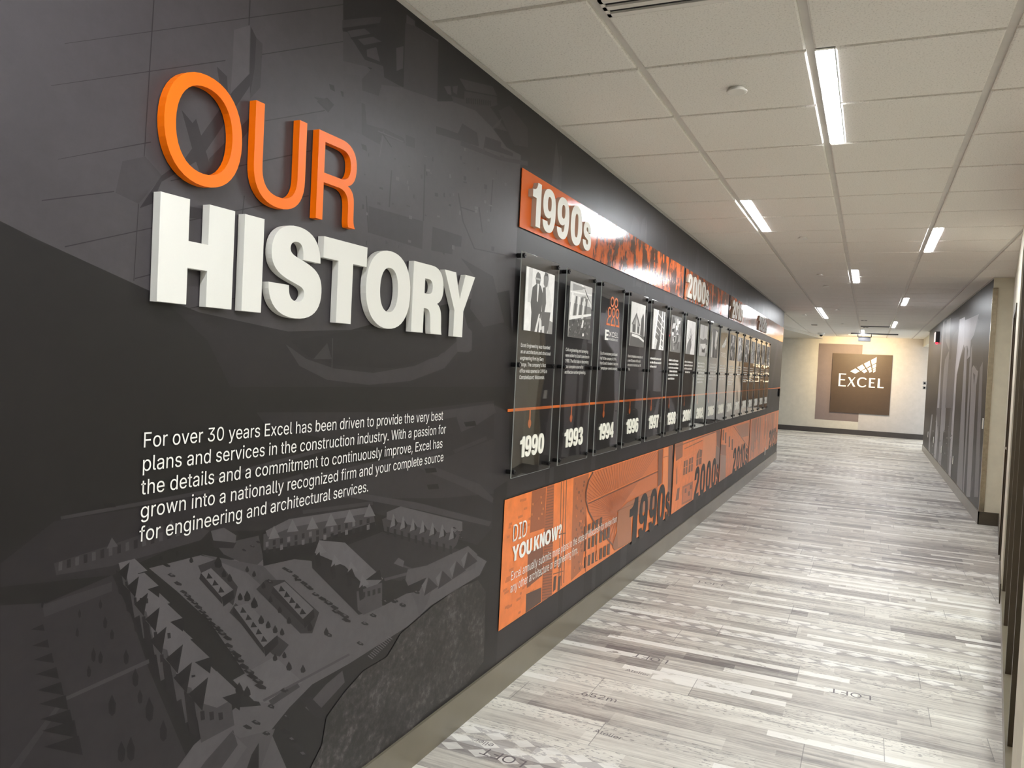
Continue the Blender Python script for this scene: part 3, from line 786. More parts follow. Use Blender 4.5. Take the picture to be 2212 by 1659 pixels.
ORANGE_ART=[
[1,206,110,56,3373,771,3428,771,3428,783,3373,783],
[1,206,110,56,3401,376,3453,376,3453,388,3401,388],
[1,206,110,56,3298,367,3353,367,3353,379,3298,379],
[1,206,110,56,3332,446,3368,446,3368,458,3332,458],
[1,206,110,56,3541,409,3574,409,3574,421,3541,421],
[1,206,110,56,3259,444,3309,444,3309,456,3259,456],
[1,206,110,56,3505,636,3561,636,3561,648,3505,648],
[1,206,110,56,3243,458,3289,458,3289,470,3243,470],
[1,206,110,56,3385,847,3414,847,3414,859,3385,859],
[1,206,110,56,3643,710,3690,710,3690,722,3643,722],
[1,206,110,56,3635,543,3668,543,3668,555,3635,555],
[1,206,110,56,3418,712,3470,712,3470,724,3418,724],
[1,206,110,56,3501,743,3548,743,3548,755,3501,755],
[1,206,110,56,3564,372,3618,372,3618,384,3564,384],
[1,206,110,56,3459,483,3485,483,3485,495,3459,495],
[1,206,110,56,3491,423,3525,423,3525,435,3491,435],
[1,206,110,56,3465,417,3494,417,3494,429,3465,429],
[1,206,110,56,3263,495,3316,495,3316,507,3263,507],
[1,206,110,56,3335,450,3360,450,3360,462,3335,462],
[1,206,110,56,3491,715,3518,715,3518,727,3491,727],
[1,206,110,56,3583,306,3608,306,3608,318,3583,318],
[1,206,110,56,3270,741,3294,741,3294,753,3270,753],
[1,206,110,56,3544,417,3576,417,3576,429,3544,429],
[1,206,110,56,3273,754,3308,754,3308,766,3273,766],
[1,206,110,56,3630,689,3672,689,3672,701,3630,701],
[1,206,110,56,3428,615,3471,615,3471,627,3428,627],
[1,206,110,56,3647,423,3674,423,3674,435,3647,435],
[1,206,110,56,3659,685,3705,685,3705,697,3659,697],
[1,206,110,56,3432,307,3461,307,3461,319,3432,319],
[1,206,110,56,3575,452,3619,452,3619,464,3575,464],
[1,206,110,56,3440,397,3462,397,3462,409,3440,409],
[1,206,110,56,3258,699,3288,699,3288,711,3258,711],
[1,206,110,56,3450,623,3500,623,3500,635,3450,635],
[1,206,110,56,3299,539,3349,539,3349,551,3299,551],
[1,206,110,56,3516,566,3561,566,3561,578,3516,578],
[1,206,110,56,3568,791,3610,791,3610,803,3568,803],
[1,206,110,56,3273,373,3320,373,3320,385,3273,385],
[1,206,110,56,3522,549,3570,549,3570,561,3522,561],
[1,206,110,56,3324,521,3359,521,3359,533,3324,533],
[1,206,110,56,3552,841,3583,841,3583,853,3552,853],
[1,206,110,56,3273,507,3327,507,3327,519,3273,519],
[1,206,110,56,3658,332,3691,332,3691,344,3658,344],
[1,206,110,56,3435,801,3478,801,3478,813,3435,813],
[1,206,110,56,3414,845,3463,845,3463,857,3414,857],
[1,206,110,56,3616,754,3675,754,3675,766,3616,766],
[1,206,110,56,3524,737,3564,737,3564,749,3524,749],
[2,160,88,50,3527,879,3650,879,3711,876,3716,669,3526,678],
[2,128,74,48,3513,587,3716,579,3718,428,3523,411],
[2,84,58,46,3522,291,3518,383,3714,369,3718,294,3571,291],
[3,150,80,44,3563,808,3708,852,3702,855,3558,811],
[3,235,150,80,3541,820,3551,820,3552,808,3543,810],
[3,235,150,80,3642,841,3652,840,3654,829,3643,830],
[3,235,150,80,3679,778,3689,777,3691,766,3680,767],
[3,235,150,80,3667,754,3677,753,3679,742,3668,743],
[3,235,150,80,3627,738,3637,737,3639,725,3628,727],
[3,235,150,80,3536,771,3546,770,3547,759,3538,760],
[3,235,150,80,3654,811,3665,810,3666,798,3656,800],
[2,170,92,50,3722,879,3822,879,3870,293,3823,291,3728,291,3715,677],
[3,128,74,48,3726,868,3820,866,3816,871,3722,873],
[3,128,74,48,3726,854,3822,851,3818,856,3722,859],
[3,128,74,48,3726,840,3823,836,3819,841,3722,844],
[3,128,74,48,3726,825,3824,821,3820,826,3722,830],
[3,128,74,48,3726,811,3825,807,3821,812,3722,816],
[3,128,74,48,3726,797,3826,792,3822,797,3722,801],
[3,128,74,48,3726,782,3827,777,3823,782,3722,787],
[3,128,74,48,3726,768,3828,762,3824,767,3722,773],
[3,128,74,48,3726,753,3829,747,3826,752,3723,758],
[3,128,74,48,3726,739,3830,732,3827,737,3723,744],
[3,128,74,48,3726,725,3831,718,3828,723,3723,730],
[3,128,74,48,3726,710,3833,703,3829,708,3723,715],
[3,128,74,48,3726,696,3834,688,3830,693,3723,701],
[3,128,74,48,3726,682,3835,673,3831,678,3723,687],
[3,128,74,48,3726,667,3836,658,3832,663,3723,672],
[3,128,74,48,3727,653,3837,643,3833,648,3723,658],
[3,128,74,48,3727,639,3838,628,3835,633,3723,644],
[3,128,74,48,3727,624,3839,613,3836,618,3723,629],
[3,128,74,48,3727,610,3840,598,3837,604,3723,615],
[3,128,74,48,3727,595,3842,583,3838,589,3724,601],
[3,128,74,48,3727,581,3843,568,3839,574,3724,586],
[3,128,74,48,3727,567,3844,553,3840,559,3724,572],
[3,128,74,48,3727,552,3845,539,3841,544,3724,557],
[3,128,74,48,3727,538,3846,524,3843,529,3724,543],
[3,128,74,48,3727,523,3847,509,3844,514,3724,529],
[3,128,74,48,3727,509,3848,494,3845,499,3724,514],
[3,128,74,48,3727,495,3849,478,3846,484,3724,500],
[3,128,74,48,3727,480,3851,463,3847,469,3724,485],
[3,128,74,48,3728,466,3852,448,3848,454,3724,471],
[3,128,74,48,3728,451,3853,433,3849,439,3724,457],
[3,128,74,48,3728,437,3854,418,3851,424,3725,442],
[3,128,74,48,3728,423,3855,403,3852,409,3725,428],
[3,128,74,48,3728,408,3856,388,3853,394,3725,413],
[3,128,74,48,3728,394,3857,373,3854,378,3725,399],
[3,128,74,48,3728,379,3858,358,3855,363,3725,385],
[3,128,74,48,3728,365,3860,343,3856,348,3725,370],
[3,128,74,48,3728,350,3861,328,3858,333,3725,356],
[3,128,74,48,3728,336,3862,313,3859,318,3725,341],
[3,128,74,48,3728,322,3863,297,3860,303,3725,327],
[3,128,74,48,3728,307,3815,291,3844,291,3725,312],
[3,84,58,46,3924,879,3963,304,3973,302,3933,879],
[3,84,58,46,3962,879,4001,309,4011,306,3972,879],
[3,84,58,46,4001,879,4039,314,4050,311,4011,879],
[3,128,74,48,3923,597,4041,583,4037,591,3918,605],
[3,128,74,48,3876,397,4031,380,4026,386,3871,403],
[3,128,74,48,3880,487,3922,485,3919,424,3881,425],
[3,84,58,46,3883,384,3925,382,3920,308,3883,303],
[3,128,74,48,3948,473,3991,471,3988,409,3949,411],
[3,84,58,46,3951,291,3951,369,3994,366,3989,291],
[2,176,98,54,4119,875,4381,875,4344,749,4396,562,4332,320,4162,299,4134,563],
[3,214,118,62,4339,337,4370,333,4372,318,4341,321],
[3,150,84,48,4301,582,4319,582,4321,567,4303,567],
[3,128,74,48,4312,444,4330,443,4332,428,4314,429],
[3,150,84,48,4266,794,4285,795,4287,780,4269,779],
[3,128,74,48,4296,487,4325,484,4328,469,4298,472],
[3,214,118,62,4299,369,4320,368,4322,353,4301,354],
[3,128,74,48,4344,557,4370,555,4372,540,4346,542],
[3,150,84,48,4329,511,4359,508,4362,493,4332,495],
[3,128,74,48,4279,521,4310,518,4313,503,4282,506],
[3,128,74,48,4346,556,4358,557,4360,542,4348,541],
[3,150,84,48,4268,672,4278,674,4280,659,4271,657],
[3,150,84,48,4295,573,4314,573,4317,557,4297,558],
[3,128,74,48,4286,346,4305,345,4307,329,4289,330],
[3,150,84,48,4146,848,4158,850,4160,835,4149,834],
[3,128,74,48,4258,737,4277,737,4279,722,4260,722],
[3,128,74,48,4205,703,4218,704,4221,689,4208,688],
[3,214,118,62,4327,350,4357,347,4359,331,4330,335],
[3,128,74,48,4277,581,4301,580,4304,565,4279,566],
[3,128,74,48,4232,552,4241,553,4243,538,4234,537],
[3,150,84,48,4306,660,4328,660,4330,645,4308,645],
[3,150,84,48,4211,707,4220,708,4222,693,4213,692],
[3,214,118,62,4188,760,4202,761,4204,746,4190,745],
[3,150,84,48,4189,431,4209,430,4211,415,4191,416],
[3,128,74,48,4184,537,4211,535,4213,520,4187,522],
[3,128,74,48,4285,822,4309,823,4311,808,4288,808],
[3,128,74,48,4294,690,4310,690,4313,675,4296,675],
[3,128,74,48,4297,554,4327,552,4329,536,4299,539],
[3,214,118,62,4256,621,4286,619,4288,604,4258,606],
[3,150,84,48,4309,508,4337,505,4339,490,4311,492],
[3,214,118,62,4249,435,4273,434,4275,418,4251,420],
[3,128,74,48,4367,369,4395,366,4397,351,4369,354],
[3,128,74,48,4255,681,4283,680,4285,665,4258,666],
[3,214,118,62,4210,351,4219,352,4221,337,4212,336],
[3,150,84,48,4197,370,4211,370,4213,355,4199,355],
[3,128,74,48,4288,615,4313,614,4315,599,4290,600],
[3,214,118,62,4334,737,4346,738,4348,723,4337,722],
[3,214,118,62,4355,570,4376,570,4378,554,4357,555],
[3,128,74,48,4251,612,4270,612,4272,597,4254,597],
[3,150,84,48,4168,818,4190,818,4193,803,4170,803],
[3,128,74,48,4199,585,4219,584,4221,569,4201,570],
[3,150,84,48,4265,388,4295,385,4298,370,4267,373],
[3,214,118,62,4281,496,4307,494,4309,479,4284,481],
[3,150,84,48,4333,345,4348,345,4350,329,4336,329],
[3,128,74,48,4177,509,4200,508,4202,493,4179,494],
[3,214,118,62,4274,618,4300,617,4302,602,4277,603],
[3,150,84,48,4170,723,4193,722,4195,707,4172,708],
[3,128,74,48,4179,711,4191,712,4193,697,4181,696],
[3,214,118,62,4373,352,4392,351,4394,336,4376,337],
[3,214,118,62,4381,419,4410,417,4413,401,4384,404],
[3,214,118,62,4193,661,4205,662,4207,647,4195,646],
[3,128,74,48,4205,793,4234,792,4237,777,4207,778],
[3,214,118,62,4213,444,4229,443,4231,428,4216,429],
[3,214,118,62,4330,586,4355,585,4358,570,4332,571],
[3,150,84,48,4288,471,4314,470,4316,454,4291,456],
[3,214,118,62,4187,765,4201,766,4203,751,4189,750],
[3,214,118,62,4255,449,4275,448,4277,433,4258,434],
[3,128,74,48,4214,533,4231,533,4233,518,4216,518],
[3,128,74,48,4246,600,4265,600,4267,585,4248,585],
[3,150,84,48,4243,770,4262,770,4265,755,4245,755],
[3,128,74,48,4289,842,4318,841,4320,826,4291,827],
[2,206,112,58,4451,875,4376,834,4340,772,4349,719,4405,651,4526,563,4718,459,4940,349,5006,459,5389,466,6091,436,6077,873],
[3,176,92,48,6049,876,5017,555,5027,551,6063,873],
[3,176,92,48,5961,876,5016,555,5026,551,5975,873],
[3,176,92,48,5875,876,5014,555,5025,551,5889,873],
[3,176,92,48,5792,876,5013,555,5024,551,5806,873],
[3,176,92,48,5711,876,5012,555,5023,551,5724,873],
[3,176,92,48,5631,876,5010,554,5021,551,5645,873],
[3,176,92,48,5554,876,5009,554,5020,551,5568,873],
[3,176,92,48,5479,876,5008,554,5019,551,5492,873],
[3,176,92,48,5405,876,5006,554,5018,551,5418,874],
[3,176,92,48,5333,876,5005,554,5017,551,5346,874],
[3,176,92,48,5263,876,5004,554,5015,551,5276,874],
[3,176,92,48,5194,876,5003,554,5014,551,5207,874],
[3,176,92,48,5127,876,5001,554,5013,551,5140,874],
[3,176,92,48,5062,876,5000,554,5012,551,5074,874],
[3,176,92,48,4998,875,4999,553,5011,551,5010,874],
[3,176,92,48,4935,875,4997,553,5009,551,4947,874],
[3,176,92,48,4874,875,4996,553,5008,552,4885,874],
[3,176,92,48,4814,875,4995,553,5007,552,4825,874],
[3,176,92,48,4756,875,4994,553,5005,552,4766,875],
[3,176,92,48,4698,875,4993,553,5004,552,4709,875],
[3,176,92,48,4642,875,4992,552,5003,552,4652,875],
[3,176,92,48,4588,875,4991,552,5001,552,4597,875],
[3,176,92,48,4534,875,4989,552,5000,552,4543,875],
[3,176,92,48,4481,875,4988,552,4999,552,4489,875],
[3,176,92,48,4438,869,4988,552,4997,552,4446,870],
[3,176,92,48,4411,855,4987,551,4996,551,4418,855],
[3,176,92,48,4384,840,4987,550,4996,551,4391,841],
[3,176,92,48,4365,820,4987,549,4995,550,4372,822],
[3,176,92,48,4353,798,4987,548,4994,549,4358,799],
[3,176,92,48,4340,775,4987,546,4994,548,4345,777],
[3,176,92,48,4341,755,4988,545,4993,547,4345,757],
[3,176,92,48,4344,736,4988,544,4993,547,4348,738],
[3,176,92,48,4348,716,4989,543,4993,546,4351,718],
[3,176,92,48,4369,691,4990,542,4993,545,4371,694],
[3,176,92,48,4390,667,4991,541,4993,544,4391,669],
[3,176,92,48,4418,640,4993,540,4993,543,4418,643],
[3,176,92,48,4462,608,4995,538,4993,542,4460,612],
[3,176,92,48,4506,576,4997,537,4993,541,4503,580],
[3,176,92,48,4564,542,4999,536,4994,539,4559,546],
[3,176,92,48,4634,505,5002,534,4994,538,4627,508],
[3,176,92,48,4706,467,5005,533,4995,537,4697,470],
[3,176,92,48,4783,428,5007,532,4996,535,4773,431],
[3,176,92,48,4863,388,5009,531,4998,533,4852,391],
[3,176,92,48,4946,348,5011,530,4999,532,4934,350],
[4,96,62,48,4442,878,4367,837,4386,832,4461,872],
[4,96,62,48,4366,836,4330,774,4351,770,4387,832],
[4,96,62,48,4330,773,4338,720,4359,717,4351,770],
[4,96,62,48,4339,719,4395,651,4415,650,4359,718],
[4,96,62,48,4396,650,4516,563,4536,563,4415,651],
[4,96,62,48,4517,562,4709,459,4728,460,4534,564],
[4,96,62,48,4710,458,4931,348,4949,350,4727,460],
[4,120,70,46,4390,694,6079,705,6065,713,4383,700],
[4,230,130,70,4388,704,6075,718,6064,724,4382,709],
[4,170,104,66,5006,459,5017,558,5238,586,6057,591,6091,436,5340,465,5390,291,5330,291,5061,313],
[5,120,72,46,4990,561,6072,537,6065,542,4985,565],
[3,150,90,56,4928,339,5036,454,5346,437,5390,291,5365,291,4990,306],
[4,84,58,46,4342,571,4388,571,4387,517,4341,519],
[4,84,58,46,4411,572,4457,572,4457,517,4410,519],
[4,84,58,46,4481,573,4529,573,4528,518,4480,520],
[4,84,58,46,4553,575,4603,575,4602,518,4552,521],
[4,84,58,46,4627,576,4678,576,4678,519,4626,521],
[4,84,58,46,4355,486,4401,486,4402,420,4356,423],
[4,84,58,46,4424,487,4471,486,4472,419,4425,422],
[4,84,58,46,4495,487,4543,486,4544,418,4496,421],
[4,84,58,46,4567,487,4617,486,4618,417,4568,421],
[4,84,58,46,4642,487,4693,486,4695,416,4643,420],
[4,84,58,46,4719,487,4772,486,4773,416,4720,419],
[4,84,58,46,4798,487,4852,486,4854,415,4799,418],
[4,84,58,46,4371,386,4417,384,4418,318,4372,322],
[4,84,58,46,4440,385,4487,383,4489,316,4441,320],
[4,84,58,46,4511,384,4560,382,4561,314,4512,318],
[4,84,58,46,4584,382,4635,380,4636,311,4585,316],
[4,84,58,46,4660,381,4711,379,4713,309,4661,313],
[4,84,58,46,4737,380,4790,378,4792,307,4738,311],
[4,84,58,46,4817,378,4871,376,4873,304,4818,309],
[4,150,80,44,4357,628,4397,298,4409,295,4369,626],
[4,240,140,76,4596,544,4598,324,4621,319,4620,540],
[5,240,140,76,6193,879,6367,879,6430,492,6250,475],
[5,132,84,62,6376,879,6504,879,6534,722,6534,472,6435,471],
[4,128,74,48,6035,876,6180,878,6199,604,6082,588],
[6,128,74,48,6212,804,6379,800,6374,804,6207,808],
[2,150,88,56,6616,873,6616,879,6927,879,6941,748,6685,730],
[3,240,140,76,6713,717,7857,748,7837,757,6698,724],
[3,128,74,48,7010,807,7834,825,7817,832,6997,813],
[3,128,74,48,6644,850,8849,867,8824,878,6630,859],
[3,128,74,48,7012,700,7180,700,7181,572,7005,575],
[4,240,140,76,7017,638,7194,638,7182,643,7006,644],
[4,240,140,76,7081,700,7081,575,7102,572,7102,698],
[3,128,74,48,7241,704,7420,704,7420,573,7233,575],
[4,240,140,76,7246,641,7434,640,7421,646,7234,647],
[4,240,140,76,7315,705,7315,576,7337,573,7336,703],
[3,128,74,48,7586,601,7578,710,7681,752,7843,734,7842,599],
[4,240,140,76,7685,747,7679,601,7703,599,7709,745],
[4,240,140,76,7578,663,7849,662,7838,667,7567,668],
[3,150,88,56,6721,654,6751,684,6787,533,6743,522],
[3,128,74,48,6800,483,6893,483,6880,381,6751,383],
[3,170,96,58,7010,477,7465,471,7470,292,7012,313],
[4,206,112,60,7053,459,7427,453,7429,315,7055,328],
[5,128,74,48,7117,443,7190,441,7193,399,7119,403],
[5,128,74,48,7272,397,7348,395,7351,352,7274,357],
[5,128,74,48,7342,450,7419,448,7422,405,7344,409],
[2,236,146,92,7887,866,8574,868,8616,459,7871,582],
[3,128,74,48,8592,866,8839,867,8869,685,8869,673,8649,721],
[3,140,104,86,8620,723,8869,673,8869,447,8619,540],
[2,160,98,66,8931,708,9281,673,9326,539,8931,600],
[2,170,126,104,8977,291,8931,571,8931,595,9323,550,9378,291],
[3,128,74,48,8993,864,9081,865,9110,740,9020,746],
[3,128,74,48,9166,822,9257,823,9287,695,9193,701],
[3,128,74,48,9452,760,9549,761,9581,629,9481,636],
[3,128,74,48,9679,712,9779,712,9813,576,9709,585],
[3,240,140,76,9531,864,10829,517,10887,519,9577,867],
[3,128,74,48,9751,864,11199,491,11199,503,9786,866],
[3,240,140,76,10204,864,11184,594,11199,594,11199,604,10244,866],
[3,190,120,84,9919,857,11087,847,11162,662,10454,683],
[2,160,92,62,13805,517,13833,517,13833,865,13805,865],
[2,182,108,74,12386,397,12438,397,12438,865,12386,865],
[2,200,120,80,14571,473,14628,473,14628,865,14571,865],
[2,214,132,90,12840,364,12871,364,12871,865,12840,865],
[2,182,108,74,12396,513,12473,513,12473,865,12396,865],
[2,214,132,90,13286,369,13361,369,13361,865,13286,865],
[2,214,132,90,11373,539,11397,539,11397,865,11373,865],
[2,200,120,80,13922,397,13981,397,13981,865,13922,865],
[2,214,132,90,13187,596,13255,596,13255,865,13187,865],
[2,182,108,74,13479,579,13530,579,13530,865,13479,865],
[2,214,132,90,13917,580,13941,580,13941,865,13917,865],
[2,214,132,90,14718,600,14762,600,14762,865,14718,865],
[2,160,92,62,14637,392,14690,392,14690,865,14637,865],
[2,200,120,80,11643,543,11671,543,11671,865,11643,865],
[2,200,120,80,13423,530,13444,530,13444,865,13423,865],
[2,214,132,90,12244,520,12275,520,12275,865,12244,865],
[2,200,120,80,11455,323,11524,323,11524,865,11455,865],
[2,182,108,74,11836,530,11915,530,11915,865,11836,865],
[2,214,132,90,13241,506,13288,506,13288,865,13241,865],
[2,200,120,80,11456,563,11508,563,11508,865,11456,865],
[2,214,132,90,14182,388,14249,388,14249,865,14182,865],
[2,182,108,74,11649,397,11696,397,11696,865,11649,865],
[2,182,108,74,11481,433,11548,433,11548,865,11481,865],
[2,214,132,90,12211,497,12289,497,12289,865,12211,865],
[2,200,120,80,12127,382,12166,382,12166,865,12127,865],
[2,160,92,62,14214,413,14266,413,14266,865,14214,865],
[2,160,92,62,11649,407,11687,407,11687,865,11649,865],
[2,214,132,90,14520,473,14582,473,14582,865,14520,865],
[2,160,92,62,13014,540,13053,540,13053,865,13014,865],
[2,182,108,74,11558,418,11582,418,11582,865,11558,865],
[2,160,92,62,13956,421,14007,421,14007,865,13956,865],
[2,182,108,74,13854,357,13892,357,13892,865,13854,865],
[2,200,120,80,12286,381,12347,381,12347,865,12286,865],
[2,200,120,80,14288,563,14314,563,14314,865,14288,865],
[2,182,108,74,12004,552,12084,552,12084,865,12004,865],
[2,182,108,74,12070,532,12125,532,12125,865,12070,865],
[2,200,120,80,12371,355,12434,355,12434,865,12371,865],
[2,182,108,74,13046,556,13098,556,13098,865,13046,865],
[2,200,120,80,12597,381,12653,381,12653,865,12597,865],
[2,214,132,90,14454,396,14488,396,14488,865,14454,865],
[2,160,92,62,14021,322,14072,322,14072,865,14021,865],
[2,160,92,62,11754,393,11805,393,11805,865,11754,865],
[2,200,120,80,12427,518,12478,518,12478,865,12427,865],
[2,160,92,62,11883,425,11932,425,11932,865,11883,865],
[2,160,92,62,13028,544,13054,544,13054,865,13028,865],
[2,182,108,74,13728,516,13766,516,13766,865,13728,865],
[2,214,132,90,13250,511,13317,511,13317,865,13250,865],
[2,182,108,74,12357,313,12399,313,12399,865,12357,865],
[2,182,108,74,13831,383,13854,383,13854,865,13831,865],
[2,200,120,80,14639,354,14708,354,14708,865,14639,865],
[2,200,120,80,11658,428,11720,428,11720,865,11658,865],
[2,200,120,80,13393,525,13437,525,13437,865,13393,865],
[2,200,120,80,13609,524,13688,524,13688,865,13609,865],
[2,214,132,90,11534,482,11565,482,11565,865,11534,865],
[2,160,92,62,14108,326,14153,326,14153,865,14108,865],
[2,200,120,80,12596,345,12654,345,12654,865,12596,865],
[2,200,120,80,14724,493,14745,493,14745,865,14724,865],
[2,214,132,90,11581,450,11645,450,11645,865,11581,865],
[2,160,92,62,12329,441,12359,441,12359,865,12329,865],
[2,160,92,62,12947,493,12999,493,12999,865,12947,865],
[2,182,108,74,11394,325,11425,325,11425,865,11394,865],
[2,200,120,80,13539,452,13561,452,13561,865,13539,865],
[2,182,108,74,14200,580,14238,580,14238,865,14200,865],
[2,214,132,90,13874,427,13900,427,13900,865,13874,865],
[2,160,92,62,13405,324,13443,324,13443,865,13405,865],
[2,214,132,90,14301,479,14372,479,14372,865,14301,865],
[2,200,120,80,12351,539,12376,539,12376,865,12351,865],
[2,200,120,80,11696,325,11749,325,11749,865,11696,865],
[2,160,92,62,13546,565,13573,565,13573,865,13546,865],
[2,160,92,62,13554,548,13579,548,13579,865,13554,865],
[2,160,92,62,13753,381,13775,381,13775,865,13753,865],
[2,214,132,90,13346,435,13388,435,13388,865,13346,865],
[2,160,92,62,11726,423,11767,423,11767,865,11726,865],
[2,160,92,62,12079,572,12155,572,12155,865,12079,865],
[2,182,108,74,13261,466,13334,466,13334,865,13261,865],
[2,200,120,80,11785,308,11818,308,11818,865,11785,865],
[2,182,108,74,11574,392,11600,392,11600,865,11574,865],
[2,214,132,90,12838,374,12876,374,12876,865,12838,865],
[2,160,92,62,14053,438,14096,438,14096,865,14053,865],
[2,214,132,90,12578,301,12644,301,12644,865,12578,865],
]
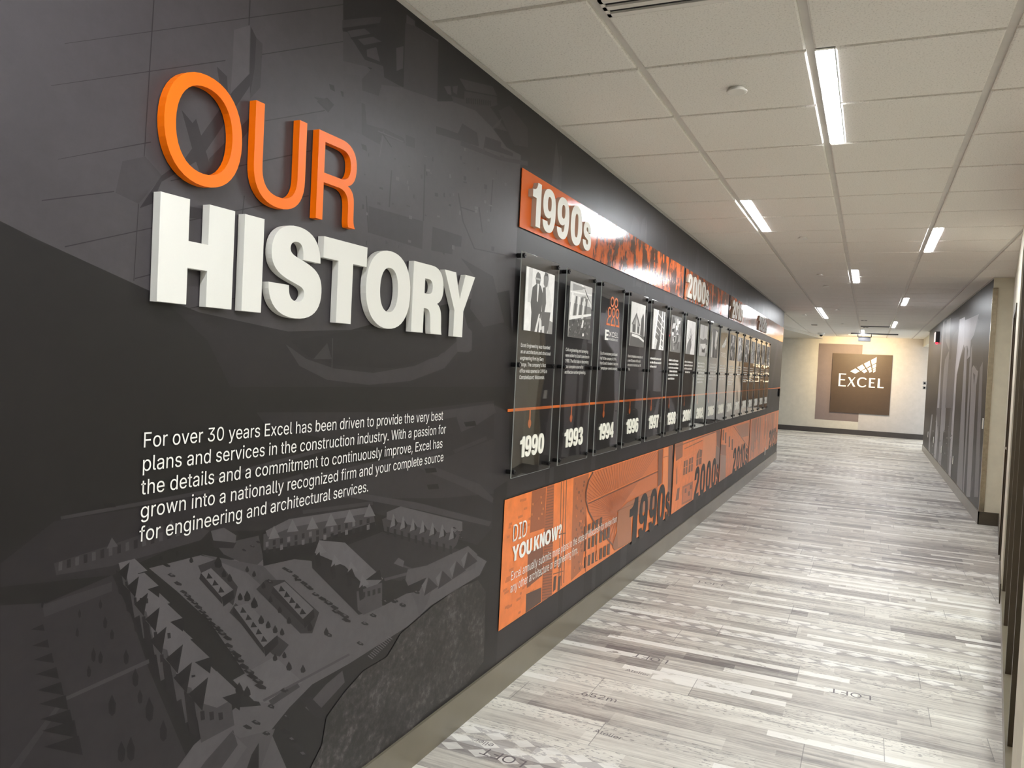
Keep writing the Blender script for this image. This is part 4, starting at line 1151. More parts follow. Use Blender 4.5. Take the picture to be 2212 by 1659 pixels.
RIGHT_ART=[
[1,98,95,98,16383,2637,16028,2637,10997,2285,11400,2125,11748,2064,12023,1830,11241,139,16700,139,16320,1934],
[2,46,43,46,19261,139,19722,2637,19315,2637,16155,2606,16271,2253,16320,1934,16573,1613,16557,139],
[3,165,162,165,16297,2607,15968,2601,16123,1929,15787,139,16527,139,16358,1854],
[3,143,140,143,15493,139,15516,2586,14779,2578,14704,1895,14905,139],
[4,80,77,80,15991,2382,15526,2235,14725,2040,15379,1911,15603,1609,16001,1769],
[4,176,173,176,13302,2446,12585,2433,12530,2050,12848,1900,13242,1633,13203,139,13524,139,13504,1734],
[5,76,73,76,14758,2548,13459,2497,13483,2327,14248,2233,14312,1886,14624,1893],
[4,165,162,165,12555,2382,11031,2352,11397,2120,11701,2067,11686,1862,12023,1830,12530,2050],
[6,43,40,43,13005,1759,12735,1910,12342,2013,12075,2014,11933,1944,11997,1830,12227,1627,12238,139,13193,139,13178,1633],
[7,140,137,140,12342,2013,12125,2010,12016,1772,11581,139,12299,139,12335,1718],
[7,37,34,37,11605,139,12023,1830,11636,1861,11718,1652,11521,139],
[7,145,142,145,11597,1967,11525,2009,11444,1816,11418,139,11544,139,11682,1765],
[3,45,42,45,10997,2285,9885,2270,9885,294,10744,179,11420,1816,11573,2011,11397,2120],
[4,34,31,34,10397,1892,9885,1875,9885,294,10039,273],
[5,154,151,154,11139,139,11407,1705,11241,1741,10852,1671,10743,1664,10842,1486,10744,179,11041,139],
[5,121,118,121,10614,1694,10374,1766,10039,273,10379,228],
[6,72,69,72,11189,1729,10925,1730,10767,1670],
[6,84,81,84,11237,1648,10998,1619,11060,1485],
[2,34,31,34,10894,2576,9885,2578,9885,2475,10805,2479],
[2,35,32,35,14711,2592,13479,2581,13415,2426,14410,2479],
[2,39,36,39,19411,2601,15436,2592,15386,2521,16208,2551,16295,2413],
[1,51,48,51,19790,139,19790,942,9885,1256,9885,150,13102,139],
[2,35,32,35,19719,139,19790,487,19790,942,17895,1002,17956,139],
[3,140,137,140,17687,879,17401,890,17674,406,17534,139,17690,139,17969,153,18032,456],
[3,96,93,96,16610,1042,15651,1073,15706,538,15554,145,15973,139,16043,139,15908,589],
[4,143,140,143,15285,1085,14668,1104,14617,752,15019,632,15283,788],
[3,39,36,39,14668,1104,14161,1120,13669,233,13962,139,14141,139,14516,148,14714,604],
[3,92,89,92,14038,763,13804,1132,12089,1186,12265,866,12458,555,12918,309,13740,160],
[4,40,37,40,12207,772,11913,887,11921,600,12015,303,12203,302],
[4,116,113,116,11666,1199,11427,1207,11723,710,11545,262,11874,223,11806,704],
[4,151,148,151,11311,1211,10942,1222,10866,944,11157,931],
[3,45,42,45,10942,1222,9885,1256,9885,168,11494,175,11325,740],
[4,54,51,54,11111,916,10682,933,10657,621,11079,582],
[4,76,73,76,11074,157,10571,460,10619,285,10925,168],
[4,72,69,72,10159,699,10039,710,10148,425,10217,433],
[5,187,184,187,13315,151,13033,318,12657,152,12810,144],
[5,187,184,187,12013,149,11805,288,11649,175],
[5,147,144,147,12868,578,12784,582,12792,567,12860,565],
[5,165,162,165,13130,547,13056,549,13059,530,13119,530],
[5,165,162,165,12065,202,12008,207,12016,201,12062,197],
[5,31,28,31,16134,756,15975,759,15987,734,16116,734],
[5,147,144,147,13444,424,13341,429,13344,402,13429,401],
[5,34,31,34,12983,206,12937,209,12931,186,12970,187],
[5,165,162,165,12088,912,12036,912,12043,907,12084,906],
[5,132,129,132,13875,400,13770,405,13784,396,13868,391],
[5,31,28,31,15598,814,15505,816,15500,784,15578,787],
[5,34,31,34,11997,483,11947,485,11948,471,11989,470],
[5,132,129,132,13212,587,13149,589,13156,580,13207,579],
[5,31,28,31,13446,745,13338,747,13342,721,13430,721],
[5,147,144,147,16862,404,16693,410,16703,380,16840,377],
[5,31,28,31,15635,662,15455,667,15473,643,15618,640],
[5,147,144,147,14060,150,13960,156,13976,150,14055,143],
[5,31,28,31,14792,720,14702,723,14716,717,14788,714],
[5,147,144,147,16563,802,16363,805,16393,792,16552,788],
[5,132,129,132,13345,523,13268,526,13273,511,13336,510],
[5,165,162,165,13460,811,13344,813,13349,785,13444,786],
[5,132,129,132,13231,829,13164,830,13167,814,13222,815],
[5,147,144,147,14108,842,13962,844,13986,837,14102,833],
[5,31,28,31,14030,598,13905,602,13923,590,14022,586],
[5,132,129,132,17111,602,16929,607,16943,579,17090,577],
[5,31,28,31,11579,226,11524,231,11525,213,11571,212],
[5,31,28,31,14231,686,14118,689,14134,679,14224,676],
[5,147,144,147,15503,209,15369,216,15391,208,15497,201],
[5,31,28,31,13913,239,13813,245,13817,221,13898,218],
[5,34,31,34,12103,291,12053,294,12058,285,12098,283],
[5,147,144,147,13167,562,13065,566,13076,551,13158,548],
[5,165,162,165,17099,320,17015,324,17004,291,17075,293],
[5,31,28,31,14524,761,14412,763,14423,748,14513,746],
[5,132,129,132,13179,843,13068,845,13076,823,13166,823],
[5,132,129,132,16993,422,16916,425,16916,406,16979,406],
[5,34,31,34,11763,577,11662,581,11679,575,11759,570],
[5,165,162,165,12103,562,12025,565,12036,556,12097,553],
[5,147,144,147,16976,171,16828,179,16840,157,16960,152],
[5,165,162,165,12388,868,12291,870,12296,845,12374,846],
[5,165,162,165,14207,570,14148,572,14148,555,14196,555],
[5,165,162,165,16505,250,16347,258,16352,225,16481,222],
[5,165,162,165,11763,625,11677,628,11681,605,11751,604],
[5,34,31,34,13115,457,13057,460,13055,439,13104,440],
[5,132,129,132,12160,876,12067,877,12081,869,12154,867],
[5,165,162,165,12302,425,12264,427,12269,422,12299,420],
[5,31,28,31,14785,299,14673,305,14675,277,14767,275],
[5,147,144,147,12375,834,12317,835,12315,814,12364,815],
[5,34,31,34,12268,616,12214,618,12219,608,12262,607],
[5,132,129,132,14645,730,14539,732,14549,717,14635,716],
[5,132,129,132,12162,181,12062,188,12075,176,12155,170],
[5,165,162,165,13645,698,13524,701,13532,677,13630,676],
[5,34,31,34,15213,192,15081,200,15086,171,15194,167],
[5,132,129,132,15460,507,15358,511,15363,491,15446,489],
[5,165,162,165,13020,330,12959,333,12957,312,13008,312],
[5,165,162,165,12048,257,11954,264,11959,240,12035,236],
[5,132,129,132,13042,370,12981,374,12987,364,13036,362],
[5,31,28,31,16440,197,16267,206,16293,195,16430,186],
[5,31,28,31,13855,799,13730,801,13751,795,13850,791],
[5,31,28,31,12513,572,12405,576,12411,551,12500,550],
[5,165,162,165,13074,918,13017,918,13017,900,13064,902],
[5,132,129,132,12331,965,12240,966,12246,947,12320,947],
[5,31,28,31,15448,525,15326,529,15334,507,15433,505],
[5,147,144,147,14378,402,14293,406,14294,384,14364,383],
[5,132,129,132,12631,986,12576,986,12573,963,12619,966],
[5,34,31,34,14384,463,14260,469,14268,445,14369,443],
[5,165,162,165,16537,589,16406,592,16428,587,16532,582],
[5,31,28,31,15862,139,15874,155,15758,161,15766,141,15813,139],
[5,34,31,34,11884,593,11836,595,11834,575,11874,576],
[5,132,129,132,14200,660,14075,663,14085,642,14186,640],
[5,132,129,132,13816,523,13728,527,13742,520,13811,517],
[5,31,28,31,14502,160,14394,167,14408,156,14494,150],
[5,132,129,132,13492,689,13413,692,13425,685,13488,683],
[5,132,129,132,12919,369,12839,374,12845,358,12910,355],
[5,165,162,165,12068,250,12016,254,12015,235,12058,234],
]
FOLIAGE=[[[2611,564],[2795,581],[2981,576],[3066,506],[3077,199],[2918,153],[2596,160],[2275,92],[1906,258],[1958,306],[1975,386],[2066,432],[2165,465],[2302,467],[2386,523]]]
